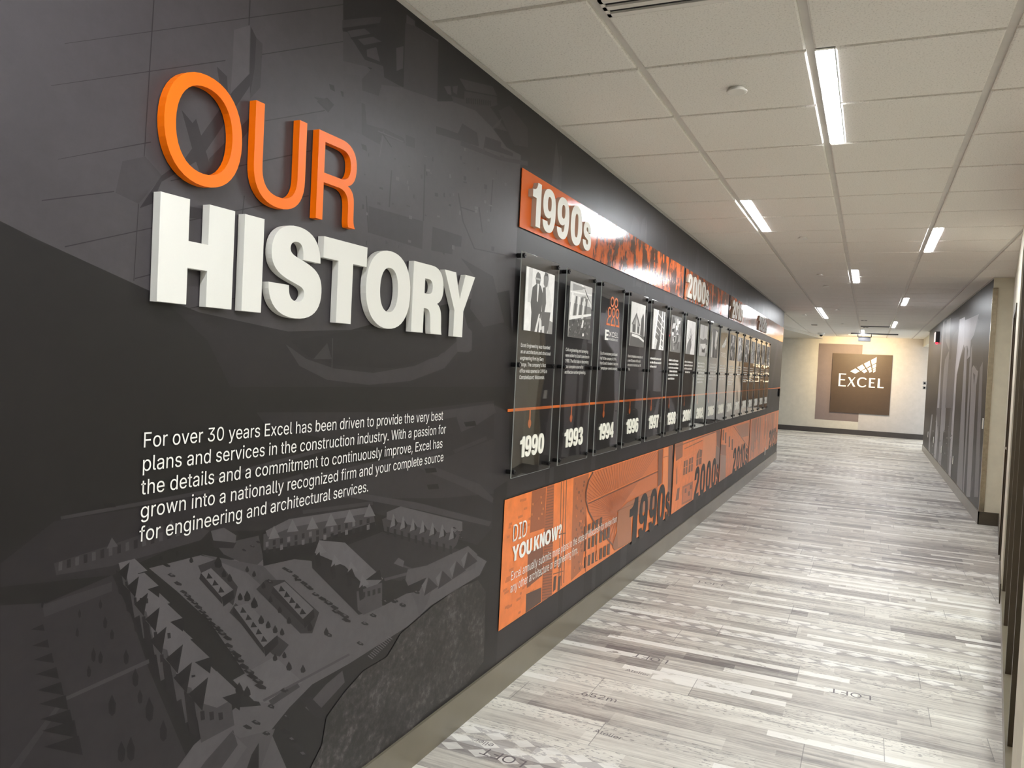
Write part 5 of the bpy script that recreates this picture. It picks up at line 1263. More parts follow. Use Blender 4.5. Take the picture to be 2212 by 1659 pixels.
FONT={" ":[188,[]],"'":[206,[[95,318,78,318,75,381,73,445,70,509,92,509,114,509,136,509,133,445,131,381,128,318,112,318]]],",":[188,[[53,-119,38,-119,48,-56,58,8,68,71,91,71,114,71,137,71,119,8,102,-56,84,-119,69,-119]]],"-":[453,[[263,244,337,244,337,226,337,207,337,188,263,188,188,188,114,188,114,207,114,226,114,244,188,244]]],".":[188,[[108,-4,95,-4,83,-4,72,0,63,9,54,18,50,28,50,41,50,54,54,65,63,73,72,82,83,87,95,87,108,87,119,82,128,73,137,65,141,54,141,41,141,28,137,18,128,9,119,0]]],"0":[453,[[264,-7,227,-7,189,-7,157,3,130,24,103,45,83,74,69,113,55,152,48,199,48,254,48,309,55,356,69,395,83,434,104,464,130,484,157,505,189,516,227,516,264,516,296,505,323,484,350,464,370,434,384,395,398,356,405,309,405,254,405,199,398,152,384,113,370,74,350,45,323,24,297,3],[202,50,227,50,252,50,273,58,290,74,308,90,321,113,330,144,339,174,344,211,344,254,344,297,339,334,330,365,321,395,308,419,290,435,273,451,252,460,227,460,202,460,180,451,163,435,146,419,132,395,123,365,114,334,109,297,109,254,109,211,114,174,123,144,132,113,146,90,163,74,180,58]]],"1":[453,[[181,0,76,0,76,18,76,36,76,55,181,55,286,55,391,55,391,36,391,18,391,0,286,0],[250,509,276,509,276,339,276,170,276,0,255,0,234,0,212,0,212,149,212,299,212,448,211,448,210,448,209,448,168,418,127,388,86,358,86,381,86,404,86,427,123,454,161,481,198,509,224,509]]],"2":[453,[[172,0,64,0,64,16,64,32,64,47,121,108,177,168,234,229,254,249,270,267,282,282,295,298,304,313,311,327,317,341,320,356,320,371,320,390,316,405,308,419,299,432,288,442,273,449,259,456,242,460,224,460,204,460,187,456,172,447,158,439,147,428,139,413,131,399,127,382,127,362,107,362,86,362,66,362,66,392,72,419,86,442,100,465,119,483,143,496,167,509,194,516,225,516,255,516,282,509,306,497,329,484,348,467,361,445,374,424,381,399,381,372,381,354,378,335,371,318,364,300,353,280,336,259,319,237,296,211,267,180,229,140,191,100,153,60,153,59,153,58,153,57,231,57,310,57,389,57,389,38,389,19,389,0,281,0]]],"3":[453,[[252,-7,218,-7,187,-7,158,-1,133,10,107,21,86,37,70,57,54,78,46,103,44,132,66,132,87,132,109,132,111,114,117,99,126,87,136,75,149,65,165,59,181,53,199,50,219,50,239,50,258,53,275,61,292,68,305,79,315,93,324,107,329,124,329,145,329,163,325,181,316,196,307,212,293,224,275,234,256,243,231,248,201,248,186,248,172,248,157,248,157,265,157,282,157,299,200,349,244,399,288,448,288,450,288,451,288,452,215,452,142,452,70,452,70,471,70,490,70,509,171,509,272,509,372,509,372,493,372,477,372,461,319,400,265,339,211,278,211,282,211,285,211,289,249,293,281,288,308,276,335,263,356,246,371,222,386,199,393,173,393,145,393,115,385,89,370,66,355,43,335,25,309,12,282,0]]],"4":[453,[[164,105,40,105,40,123,40,141,40,158,109,275,178,392,247,509,268,509,289,509,311,509,243,394,176,280,109,166,109,165,109,164,109,163,210,163,312,163,413,163,413,144,413,125,413,105,289,105],[302,0,282,0,282,40,282,81,282,121,282,130,282,138,282,146,282,203,282,260,282,318,302,318,322,318,343,318,343,212,343,106,343,0,322,0]]],"5":[453,[[254,-7,221,-7,191,-7,164,-1,140,11,116,23,97,39,83,60,69,81,61,104,60,130,81,130,101,130,122,130,124,115,129,101,138,89,147,77,159,67,173,60,188,53,204,50,221,50,242,50,260,55,276,64,292,74,305,87,314,104,323,121,328,141,328,162,328,184,323,204,314,221,304,238,291,252,275,262,258,272,239,277,218,277,201,277,184,274,167,268,151,263,138,255,128,246,108,248,88,250,67,253,77,338,86,423,96,509,186,509,276,509,366,509,366,490,366,471,366,452,294,452,222,452,151,452,145,402,139,352,134,301,135,301,135,301,136,301,147,311,161,319,178,325,194,331,211,334,229,334,253,334,274,329,294,321,313,313,331,301,345,285,359,270,371,252,379,231,387,210,391,188,391,163,391,130,384,101,369,76,354,50,334,30,309,15,283,1]]],"6":[453,[[258,-7,226,-7,195,-7,167,0,142,15,118,29,98,49,84,74,71,100,64,129,64,162,64,186,69,212,80,239,91,266,110,300,137,340,176,396,214,453,252,509,276,509,299,509,322,509,265,426,208,344,151,261,149,261,147,261,145,261,150,271,157,280,165,288,174,296,184,302,196,307,207,312,221,314,235,314,266,314,293,308,316,295,339,282,357,263,370,240,382,216,389,189,389,157,389,125,382,97,368,73,354,48,334,28,310,14,286,0],[207,48,226,48,246,48,264,53,279,63,294,72,306,85,314,101,323,118,327,136,327,157,327,178,323,197,314,213,306,230,294,242,279,251,264,261,246,265,226,265,207,265,189,261,174,252,159,243,147,230,138,214,129,198,125,179,125,158,125,137,129,118,138,102,147,85,159,72,174,63,189,53]]],"7":[453,[[120,0,97,0,172,149,248,299,323,448,323,450,323,451,323,452,236,452,149,452,62,452,62,471,62,490,62,509,172,509,281,509,391,509,391,489,391,469,391,449,315,299,240,150,165,0,142,0]]],"8":[453,[[260,-7,226,-7,192,-7,162,-1,136,11,109,24,89,40,74,62,59,83,52,108,52,135,52,157,56,177,65,195,74,213,86,229,101,241,116,253,133,261,153,265,153,265,153,266,153,267,128,273,108,287,93,308,78,329,70,353,70,380,70,406,77,429,90,450,104,470,122,486,146,498,169,510,196,516,226,516,256,516,283,510,306,498,329,486,348,470,361,450,375,429,382,406,382,380,382,353,374,329,359,308,344,287,325,273,300,267,300,266,300,265,300,265,319,261,336,253,351,241,366,229,378,213,387,195,396,177,401,157,401,135,401,108,393,83,378,62,364,40,343,24,317,11,291,-1],[204,49,226,49,249,49,268,53,285,60,301,68,314,78,323,91,332,105,337,121,337,139,337,158,332,174,322,189,313,203,300,214,283,223,266,231,247,235,226,235,205,235,186,231,169,223,152,214,139,203,130,189,120,174,115,158,115,139,115,121,120,105,129,91,138,78,151,68,167,60,184,53],[208,290,226,290,244,290,260,293,274,300,288,307,299,318,307,330,315,343,319,358,319,376,319,393,315,407,308,420,300,433,289,443,275,449,261,456,245,460,226,460,208,460,191,456,177,449,163,443,152,433,145,420,137,407,133,393,133,376,133,358,137,343,145,330,152,318,163,307,178,300,192,293]]],"9":[453,[[195,516,226,516,258,516,286,508,310,494,335,480,354,460,368,434,382,409,389,380,389,347,389,323,383,297,373,270,362,243,343,209,315,168,277,112,239,56,200,0,177,0,154,0,130,0,187,83,244,165,301,248,303,248,305,248,307,248,303,238,296,229,287,221,279,213,269,207,257,202,245,197,232,195,218,195,187,195,160,201,137,214,114,227,96,245,83,269,70,292,64,320,64,352,64,384,71,412,85,436,99,461,118,480,143,494,167,508],[246,460,226,460,207,460,189,456,174,446,159,437,147,424,138,407,130,391,125,372,125,352,125,330,130,312,138,295,147,279,159,266,174,257,189,248,207,243,226,243,246,243,263,248,279,257,294,266,306,279,314,295,323,311,327,330,327,350,327,372,323,391,314,407,306,424,294,437,279,446,264,456]]],"A":[480,[[39,0,16,0,78,170,140,339,201,509,226,509,251,509,276,509,338,339,401,170,463,0,440,0,418,0,395,0,359,101,323,202,287,302,281,321,273,344,264,372,255,400,245,435,232,478,236,478,241,478,245,478,233,435,222,399,213,371,204,343,196,320,191,302,155,202,120,101,85,0,62,0],[197,142,110,142,110,161,110,180,110,199,197,199,283,199,370,199,370,180,370,161,370,142,283,142]]],"C":[510,[[293,-7,267,-7,223,-7,184,4,150,25,116,46,89,76,70,115,50,154,40,201,40,254,40,308,50,354,70,393,89,432,116,462,150,484,184,505,223,516,267,516,293,516,317,512,340,504,363,497,384,486,402,471,420,457,436,439,448,418,460,398,468,374,473,348,451,348,430,348,408,348,404,366,398,381,389,395,381,408,370,419,357,428,345,438,331,444,315,449,300,454,284,456,267,456,236,456,208,448,184,432,159,417,139,394,125,364,111,334,103,297,103,254,103,211,111,175,125,145,140,115,159,92,184,76,209,61,236,53,267,53,284,53,300,55,315,60,331,65,345,71,357,81,370,90,381,101,389,114,398,128,404,143,408,160,430,160,451,160,473,160,469,135,460,111,448,91,436,70,421,52,402,38,384,23,363,12,341,5,318,-3]]],"D":[502,[[271,0,219,0,178,0,137,0,96,0,96,19,96,38,96,57,136,57,175,57,215,57,256,57,291,65,318,81,345,97,366,119,379,149,392,179,399,214,399,255,399,296,392,331,379,361,366,390,346,412,320,428,293,444,260,452,221,452,178,452,136,452,93,452,93,471,93,490,93,509,137,509,181,509,225,509,275,509,317,499,353,478,388,458,415,429,433,391,452,353,462,308,462,255,462,202,452,157,433,119,414,81,387,51,351,31,314,10],[103,509,125,509,125,339,125,170,125,0,103,0,82,0,60,0,60,170,60,339,60,509,82,509]]],"E":[419,[[165,0,60,0,60,170,60,339,60,509,164,509,268,509,372,509,372,490,372,471,372,452,290,452,207,452,125,452,125,396,125,341,125,286,202,286,278,286,355,286,355,267,355,248,355,229,278,229,202,229,125,229,125,172,125,114,125,57,208,57,292,57,375,57,375,38,375,19,375,0,270,0]]],"F":[410,[[82,0,60,0,60,170,60,339,60,509,163,509,266,509,369,509,369,490,369,471,369,452,288,452,206,452,125,452,125,394,125,336,125,278,198,278,272,278,346,278,346,259,346,240,346,221,272,221,198,221,125,221,125,147,125,74,125,0,103,0]]],"G":[520,[[309,-7,269,-7,223,-7,184,4,149,25,115,46,88,77,69,116,50,155,40,201,40,254,40,308,50,354,69,393,88,432,115,462,149,484,183,505,221,516,265,516,292,516,317,512,340,504,364,496,385,484,403,469,422,454,437,437,449,416,461,396,470,373,474,349,452,349,430,349,408,349,403,365,396,380,387,393,379,406,368,417,356,427,344,436,330,444,315,448,300,453,283,456,265,456,235,456,208,448,183,432,159,417,139,394,125,364,111,334,103,297,103,254,103,211,111,175,125,145,140,115,159,92,184,76,209,61,237,53,269,53,297,53,323,59,345,71,367,83,384,101,396,123,409,146,415,172,415,202,421,201,428,200,434,199,384,199,333,199,283,199,283,218,283,237,283,256,348,256,413,256,478,256,478,237,478,219,478,200,478,158,469,122,451,91,433,60,408,36,377,19,345,2]]],"I":[300,[[111,0,31,0,31,19,31,38,31,57,60,57,89,57,118,57,118,189,118,320,118,452,89,452,60,452,31,452,31,471,31,490,31,509,111,509,190,509,269,509,269,490,269,471,269,452,240,452,212,452,183,452,183,320,183,189,183,57,212,57,240,57,269,57,269,38,269,19,269,0,190,0]]],"L":[393,[[160,0,60,0,60,170,60,339,60,509,82,509,103,509,125,509,125,358,125,208,125,57,203,57,282,57,361,57,361,38,361,19,361,0,261,0]]],"N":[523,[[82,0,60,0,60,170,60,339,60,509,85,509,111,509,136,509,205,400,274,291,343,183,349,174,355,164,363,151,370,138,379,123,388,107,396,90,405,73,414,55,411,55,408,54,405,54,403,72,401,90,401,108,400,126,399,142,399,157,399,172,399,185,399,195,399,300,399,404,399,509,420,509,442,509,463,509,463,339,463,170,463,0,438,0,412,0,387,0,325,97,264,193,202,290,194,303,186,316,177,331,169,345,159,362,148,381,137,400,123,424,108,452,111,453,115,453,119,454,120,428,121,405,122,384,123,362,124,344,124,328,125,312,125,300,125,291,125,194,125,97,125,0,103,0]]],"O":[533,[[311,-7,267,-7,223,-7,184,4,150,25,116,46,90,76,70,115,50,154,40,201,40,254,40,308,50,354,70,393,90,432,116,462,150,484,184,505,223,516,267,516,311,516,350,505,384,484,418,462,444,432,464,393,483,354,493,308,493,254,493,201,483,154,464,115,444,76,418,46,384,25,350,4],[236,53,267,53,297,53,325,61,349,76,374,91,394,114,408,144,423,174,430,211,430,254,430,298,423,335,408,365,394,395,374,417,349,433,325,448,297,456,267,456,236,456,209,448,184,433,159,417,140,394,125,364,111,334,103,297,103,254,103,211,111,174,125,144,140,114,159,92,184,76,209,61]]],"R":[449,[[82,0,60,0,60,170,60,339,60,509,119,509,177,509,236,509,275,509,307,502,333,489,359,475,378,457,390,433,403,410,409,382,409,352,409,321,403,295,390,271,378,248,359,230,333,217,307,204,275,198,236,198,189,198,143,198,96,198,96,217,96,236,96,255,142,255,188,255,234,255,260,255,281,259,298,267,314,275,326,286,334,300,341,315,345,332,345,352,345,372,341,390,334,405,326,420,314,431,298,440,281,448,259,452,233,452,197,452,161,452,125,452,125,301,125,151,125,0,103,0],[378,0,353,0,312,76,271,153,230,229,254,229,279,229,303,229,344,153,386,76,428,0,403,0]]],"T":[449,[[85,452,32,452,32,471,32,490,32,509,160,509,288,509,417,509,417,490,417,471,417,452,363,452,310,452,257,452,257,301,257,151,257,0,235,0,214,0,193,0,193,151,193,301,193,452,139,452]]],"W":[686,[[180,0,155,0,109,170,63,339,16,509,38,509,60,509,82,509,109,404,136,300,163,196,168,179,172,163,175,145,179,128,183,111,187,94,190,76,194,58,197,40,194,40,192,40,189,40,193,58,196,76,200,94,203,111,207,128,211,145,215,163,220,179,224,196,251,300,279,404,306,509,331,509,355,509,380,509,407,404,434,300,462,196,466,179,470,163,474,145,478,128,482,111,486,94,490,76,494,58,497,40,494,40,491,40,488,40,492,58,495,76,499,94,502,111,506,128,510,145,515,163,519,179,523,196,550,300,576,404,603,509,625,509,647,509,670,509,623,339,577,170,530,0,505,0,480,0,455,0,426,108,397,215,368,323,362,344,357,367,351,391,346,416,341,444,336,475,341,475,345,475,350,475,345,445,340,419,335,395,330,371,324,347,318,323,289,215,260,108,230,0,205,0]]],"X":[474,[[43,0,18,0,84,95,151,190,217,284,217,268,217,252,217,236,155,327,92,418,29,509,54,509,79,509,104,509,129,473,153,437,178,400,188,385,197,372,204,361,211,350,217,340,223,329,229,318,236,306,243,292,240,292,236,292,232,292,239,306,246,318,252,329,258,339,264,350,272,361,279,372,288,385,298,400,323,437,348,473,374,509,398,509,422,509,446,509,384,419,321,329,259,239,259,255,259,271,259,287,324,191,390,96,456,0,431,0,406,0,382,0,352,43,322,86,292,129,283,143,275,155,268,165,262,175,256,185,250,195,244,206,238,217,230,231,235,231,240,231,244,231,238,218,231,207,225,196,219,186,213,176,206,166,199,155,191,143,182,129,152,86,122,43,91,0,67,0]]],"a":[389,[[182,-9,160,-9,136,-9,114,-4,94,5,75,14,59,27,48,45,36,62,30,83,30,108,30,130,35,147,43,161,52,175,63,185,78,193,92,201,108,207,125,211,143,215,160,218,178,220,201,223,219,225,234,227,248,228,258,231,265,235,272,239,276,245,276,255,276,255,276,256,276,257,276,272,273,286,267,297,261,308,252,316,240,322,228,328,213,331,196,331,178,331,162,328,149,322,136,317,126,309,118,301,110,292,104,283,100,274,80,280,61,285,41,291,50,314,62,332,79,346,95,360,113,369,133,375,153,381,173,384,194,384,208,384,223,383,239,379,255,376,271,370,286,360,301,351,313,338,322,320,332,303,337,280,337,251,337,168,337,84,337,0,317,0,297,0,277,0,277,17,277,35,277,52,275,52,274,52,272,52,268,43,261,34,252,25,243,15,230,7,215,1,200,-5],[155,45,170,45,193,45,212,50,228,59,243,68,255,79,263,93,271,107,276,122,276,138,276,155,276,173,276,190,273,187,268,184,259,182,251,180,242,178,231,176,221,174,210,172,200,171,190,170,182,169,175,168,161,166,147,163,134,159,121,154,111,148,103,139,96,131,92,119,92,105,92,92,95,81,102,72,109,63,118,57,130,52,142,48]]],"b":[424,[[261,-8,229,-8,206,-8,187,-4,172,4,158,12,146,21,138,31,129,42,123,51,118,59,116,59,114,59,112,59,112,39,112,20,112,0,92,0,72,0,53,0,53,170,53,339,53,509,73,509,93,509,114,509,114,446,114,382,114,319,115,319,117,319,118,319,123,327,129,336,137,346,145,356,157,365,171,373,186,381,205,384,229,384,261,384,289,376,313,361,337,345,356,322,370,293,383,263,390,229,390,189,390,149,383,114,370,84,356,55,337,32,313,16,289,0],[197,47,220,47,244,47,263,53,279,66,295,78,308,95,316,117,324,138,328,162,328,189,328,216,324,240,316,261,308,282,296,299,280,311,264,324,244,330,220,330,197,330,177,324,161,312,145,300,133,284,125,263,117,242,113,217,113,189,113,161,117,136,125,115,133,94,146,77,162,65,178,53]]],"c":[396,[[226,-8,207,-8,173,-8,143,0,117,16,91,33,71,56,56,85,41,114,34,149,34,187,34,227,41,262,56,291,71,321,91,343,117,360,143,376,173,384,207,384,226,384,243,382,260,377,276,372,292,365,305,356,319,347,330,335,340,322,350,309,357,294,362,277,342,272,322,267,303,262,300,272,296,281,290,289,285,297,278,305,270,311,262,317,253,322,242,325,232,328,220,330,207,330,182,330,161,323,145,310,129,297,116,280,108,258,100,237,96,213,96,187,96,162,100,139,108,117,116,96,129,79,145,66,161,53,182,46,207,46,220,46,232,48,243,52,253,55,263,60,271,66,279,72,286,80,292,89,297,97,301,107,304,117,324,112,343,107,363,102,358,85,351,70,341,56,332,43,320,31,306,21,293,12,277,4,261,-1,244,-6]]],"d":[424,[[219,-8,195,-8,164,-8,136,0,111,16,87,32,68,55,55,84,41,114,34,149,34,189,34,229,41,263,55,293,69,322,88,345,112,361,136,376,164,384,196,384,219,384,238,381,253,373,268,365,279,356,287,346,296,336,302,327,306,319,308,319,309,319,311,319,311,382,311,446,311,509,331,509,351,509,372,509,372,339,372,170,372,0,352,0,332,0,313,0,313,20,313,39,313,59,311,59,309,59,307,59,302,51,295,42,287,31,278,21,267,12,252,4,238,-4],[181,47,205,47,227,47,247,53,263,65,279,77,291,94,299,115,308,136,312,161,312,189,312,217,308,242,300,263,292,284,279,300,263,312,247,324,228,330,205,330,181,330,161,324,145,311,129,299,116,282,108,261,100,240,96,216,96,189,96,162,100,138,109,117,117,95,129,78,145,66,161,53]]],"e":[404,[[238,-8,212,-8,175,-8,143,0,117,16,90,33,70,56,56,85,41,114,34,148,34,187,34,226,41,260,55,290,69,319,89,343,115,359,141,376,171,384,205,384,226,384,246,381,266,374,285,367,303,356,319,341,335,326,348,306,357,282,366,258,371,228,371,194,371,186,371,175,371,169,279,169,188,169,96,169,96,172,96,176,96,178,96,150,101,126,110,106,120,87,134,72,151,61,168,51,189,46,212,46,228,46,241,48,254,53,266,57,277,64,285,73,294,82,301,93,306,105,325,101,345,96,365,91,359,71,349,54,335,39,321,24,303,13,283,4,262,-4],[238,221,310,221,307,235,306,249,298,269,290,288,278,303,263,314,247,325,228,330,205,330,182,330,163,325,146,313,130,302,118,288,109,270,104,240,97,230,96,221,167,221]]],"f":[254,[[154,379,228,379,228,362,228,344,228,327,154,327,80,327,6,327,6,344,6,362,6,379,80,379],[101,0,81,0,81,144,81,288,81,432,81,453,86,471,96,486,106,500,119,511,135,519,152,526,169,530,187,530,201,530,213,529,222,527,232,525,238,523,243,521,238,503,233,486,227,468,224,470,220,471,215,472,210,473,203,474,195,474,176,474,163,469,154,460,146,451,142,437,142,419,142,279,142,140,142,0,121,0]]],"g":[425,[[238,-151,207,-151,179,-151,155,-147,134,-140,113,-132,96,-123,82,-110,69,-98,58,-84,51,-69,67,-60,84,-50,101,-41,107,-49,113,-57,122,-66,130,-75,141,-82,154,-88,168,-94,186,-97,207,-97,238,-97,263,-90,282,-75,302,-60,311,-37,311,-6,311,19,311,44,311,68,310,68,308,68,306,68,301,60,295,51,287,41,278,32,267,23,252,16,238,8,219,5,195,5,164,5,137,12,113,27,88,41,69,62,55,90,41,118,34,152,34,191,34,230,41,264,55,293,69,322,88,345,112,361,137,376,165,384,196,384,220,384,239,381,253,373,268,365,280,356,288,346,297,336,303,327,308,319,309,319,311,319,313,319,313,339,313,359,313,379,333,379,353,379,372,379,372,250,372,121,372,-9,372,-42,365,-69,350,-90,335,-111,316,-126,291,-136,266,-146],[181,59,205,59,228,59,248,64,264,75,280,86,292,101,300,121,308,141,312,165,312,193,312,220,308,243,300,264,292,284,280,301,264,312,248,324,228,330,205,330,181,330,161,324,145,312,129,299,117,283,109,262,100,242,96,219,96,193,96,166,100,143,109,123,117,103,129,87,145,76,162,65]]],"h":[410,[[114,249,114,227,114,151,114,76,114,0,93,0,73,0,53,0,53,170,53,339,53,509,73,509,93,509,114,509,114,435,114,361,114,287,110,287,106,287,102,287,114,322,131,347,152,362,174,377,199,384,227,384,253,384,276,379,295,369,315,358,330,342,341,321,352,299,357,273,357,240,357,160,357,80,357,0,337,0,316,0,296,0,296,78,296,157,296,235,296,265,288,288,273,304,258,321,237,329,210,329,192,329,175,325,161,317,146,309,135,298,126,283,118,267]]],"i":[167,[[73,0,53,0,53,126,53,253,53,379,73,379,93,379,114,379,114,253,114,126,114,0,93,0],[95,443,84,443,72,443,62,447,54,455,45,462,41,472,41,483,41,494,45,504,54,512,62,520,72,524,84,524,95,524,106,520,114,512,122,504,126,494,126,483,126,472,122,462,114,455,106,447]]],"l":[189,[[147,-2,139,-2,110,-2,88,5,74,20,60,35,53,57,53,84,53,226,53,367,53,509,73,509,93,509,114,509,114,372,114,235,114,99,114,81,116,69,120,62,125,55,133,52,146,52,152,52,157,52,160,53,164,53,167,54,170,54,173,37,177,20,181,3,175,1,169,0,162,-1,154,-2]]],"m":[610,[[73,0,53,0,53,126,53,253,53,379,72,379,92,379,112,379,112,351,112,323,112,295,111,295,109,295,108,295,113,316,121,332,132,346,144,359,157,369,172,376,187,383,203,386,219,386,247,386,270,378,287,361,305,344,316,322,321,295,318,295,315,295,312,295,317,313,325,329,337,343,349,357,364,367,381,375,398,382,416,386,437,386,459,386,479,381,497,372,515,362,530,348,541,328,551,309,557,285,557,255,557,170,557,85,557,0,536,0,516,0,496,0,496,85,496,169,496,254,496,281,488,301,473,313,457,325,439,330,419,330,402,330,387,327,374,320,362,313,352,303,345,290,339,278,335,263,335,247,335,165,335,82,335,0,315,0,295,0,274,0,274,87,274,173,274,260,274,281,267,298,253,311,239,324,221,330,199,330,185,330,171,327,158,320,144,313,134,303,126,289,118,276,114,258,114,238,114,159,114,79,114,0,93,0]]],"n":[410,[[114,249,114,227,114,151,114,76,114,0,93,0,73,0,53,0,53,126,53,253,53,379,72,379,92,379,112,379,112,349,112,318,112,287,109,287,106,287,102,287,114,322,131,347,152,362,174,377,199,384,227,384,253,384,276,379,295,369,314,358,330,342,341,321,352,299,357,273,357,240,357,160,357,80,357,0,337,0,316,0,296,0,296,78,296,157,296,235,296,265,288,288,273,304,258,321,237,329,210,329,192,329,175,325,161,317,146,309,135,298,126,283,118,267]]],"o":[415,[[242,-8,207,-8,173,-8,143,0,117,16,91,33,71,56,56,85,41,114,34,149,34,187,34,227,41,262,56,291,71,321,91,343,117,360,143,376,173,384,207,384,242,384,273,376,299,360,325,343,345,321,359,291,374,262,381,227,381,187,381,149,374,114,359,85,345,56,325,33,299,16,273,0],[182,46,207,46,233,46,254,53,270,66,287,79,299,96,307,117,315,139,319,162,319,187,319,213,315,236,307,258,299,280,287,297,270,310,254,323,233,330,207,330,182,330,161,323,145,310,129,297,116,280,108,258,100,237,96,213,96,187,96,162,100,139,108,117,116,96,129,79,145,66,161,53]]],"p":[424,[[73,-143,53,-143,53,31,53,205,53,379,72,379,92,379,112,379,112,359,112,339,112,319,114,319,116,319,118,319,123,327,129,336,137,346,145,356,157,365,171,373,186,381,205,384,229,384,261,384,289,376,313,361,337,345,356,322,370,293,383,263,390,229,390,189,390,149,383,114,370,84,356,55,337,32,313,16,289,0,261,-8,229,-8,206,-8,187,-4,173,4,158,12,146,21,138,31,130,42,123,51,118,59,117,59,115,59,114,59,114,-8,114,-76,114,-143,93,-143],[197,47,220,47,244,47,263,53,279,66,295,78,308,95,316,117,324,138,328,162,328,189,328,216,324,240,316,261,308,282,296,299,280,311,264,324,244,330,220,330,197,330,177,324,161,312,145,300,133,284,125,263,117,242,113,217,113,189,113,161,117,136,125,115,133,94,146,77,162,65,178,53]]],"r":[259,[[73,0,53,0,53,126,53,253,53,379,72,379,92,379,112,379,112,360,112,340,112,321,113,321,114,321,115,321,122,340,135,355,152,367,170,379,190,385,213,385,218,385,223,385,229,384,235,384,240,384,243,384,243,363,243,343,243,322,242,323,237,323,230,324,223,325,215,326,207,326,189,326,173,322,159,315,145,307,134,297,126,284,118,270,114,255,114,237,114,158,114,79,114,0,93,0]]],"s":[365,[[211,-8,182,-8,156,-8,133,-4,112,3,92,11,75,23,62,38,49,53,40,72,36,94,55,98,74,102,94,107,99,86,109,70,124,60,139,50,158,45,181,45,208,45,229,51,244,62,260,74,268,87,268,103,268,116,263,127,254,136,245,144,231,151,212,155,191,160,170,165,149,170,115,178,89,191,72,208,55,225,47,247,47,274,47,296,53,315,65,332,77,348,94,361,115,370,136,380,160,384,187,384,213,384,235,380,254,372,272,365,287,353,299,339,310,325,319,309,324,290,305,286,287,281,268,277,263,292,255,304,243,316,230,327,212,333,187,333,165,333,146,327,131,317,116,306,109,293,109,277,109,263,114,252,124,243,134,235,150,228,172,223,191,218,210,214,229,209,264,201,290,188,306,171,323,154,331,133,331,107,331,84,325,64,312,47,300,30,282,16,260,6,237,-3]]],"t":[227,[[138,379,204,379,204,362,204,344,204,327,138,327,72,327,6,327,6,344,6,362,6,379,72,379],[65,345,65,471,85,471,106,471,126,471,126,347,126,222,126,98,126,81,129,69,136,61,143,54,154,50,170,50,174,50,179,50,185,51,191,52,197,53,202,54,206,36,209,19,213,2,207,0,200,-2,192,-3,184,-4,176,-4,168,-4,136,-4,110,4,92,21,74,38,65,62,65,93,65,219]]],"u":[410,[[211,-5,182,-5,157,-5,134,0,115,11,95,21,80,37,69,59,58,80,53,107,53,139,53,219,53,299,53,379,73,379,93,379,114,379,114,301,114,222,114,144,114,114,121,91,137,75,152,58,173,50,200,50,218,50,235,54,249,62,264,70,275,81,283,97,292,112,296,131,296,153,296,228,296,304,296,379,316,379,337,379,357,379,357,253,357,126,357,0,337,0,318,0,298,0,298,31,298,61,298,92,301,92,304,92,307,92,295,57,279,32,257,17,235,2]]],"v":[389,[[184,0,163,0,114,126,66,253,17,379,40,379,62,379,84,379,111,305,138,230,165,155,174,132,181,110,187,87,193,64,199,42,206,21,198,21,191,21,184,21,191,42,197,64,203,87,209,110,216,132,224,155,251,230,278,305,305,379,327,379,349,379,371,379,323,253,275,126,226,0,205,0]]],"w":[567,[[158,0,138,0,99,126,61,253,23,379,44,379,66,379,87,379,103,324,118,269,133,214,140,191,147,165,154,137,161,108,168,76,175,41,172,41,168,41,165,41,172,75,179,106,186,135,193,163,199,190,206,214,221,269,237,324,252,379,273,379,295,379,316,379,332,324,347,269,362,214,368,190,375,164,382,136,388,107,395,76,402,41,399,41,395,41,391,41,399,75,406,107,413,135,420,164,427,190,434,214,449,269,465,324,480,379,502,379,523,379,545,379,506,253,468,126,429,0,409,0,389,0,368,0,352,57,335,114,319,172,314,189,309,207,305,225,300,243,295,261,291,280,286,299,281,318,277,338,281,338,286,338,291,338,286,319,281,299,277,280,272,261,267,243,263,225,258,206,253,189,248,172,231,114,215,57,199,0,178,0]]],"x":[379,[[44,0,21,0,71,73,121,145,171,218,171,202,171,187,171,171,124,240,76,310,29,379,52,379,76,379,100,379,116,355,132,330,147,306,160,287,170,270,179,253,188,237,198,221,207,206,197,206,186,206,175,206,185,221,194,237,202,253,211,270,221,287,233,306,249,330,266,355,282,379,305,379,328,379,352,379,304,309,256,239,209,169,209,184,209,199,209,214,258,143,308,71,358,0,334,0,310,0,287,0,268,28,249,57,231,85,219,103,209,120,200,136,191,152,182,167,173,182,183,182,194,182,205,182,195,167,186,152,178,136,170,120,160,103,148,85,129,57,110,28,91,0,68,0]]],"y":[389,[[51,-140,47,-139,52,-121,57,-103,61,-86,65,-86,68,-87,71,-87,83,-90,94,-91,104,-89,114,-87,122,-82,130,-74,138,-66,145,-53,151,-36,155,-24,159,-13,163,-1,114,126,66,252,17,379,40,379,62,379,84,379,111,305,138,230,165,155,174,132,181,109,187,87,193,64,199,42,206,21,198,21,191,21,184,21,190,42,196,64,202,87,209,110,216,132,224,155,251,230,278,305,305,379,327,379,349,379,371,379,316,234,260,88,204,-58,196,-78,187,-94,177,-107,166,-120,153,-129,139,-136,125,-142,109,-145,91,-145,81,-145,72,-144,65,-143,57,-142]]],"z":[380,[[141,0,42,0,42,15,42,30,42,46,112,137,183,228,254,320,254,321,254,322,254,323,185,323,117,323,48,323,48,342,48,361,48,379,143,379,238,379,333,379,333,363,333,347,333,331,264,241,195,150,126,60,126,59,126,58,126,56,197,56,268,56,339,56,339,38,339,19,339,0,240,0]]]}


# ------------------------------------------------------------------ helpers
def lin(c):
    out = []
    for v in c[:3]:
        v = v / 255.0
        out.append(v / 12.92 if v <= 0.04045 else ((v + 0.055) / 1.055) ** 2.4)
    return tuple(out) + (1.0,)

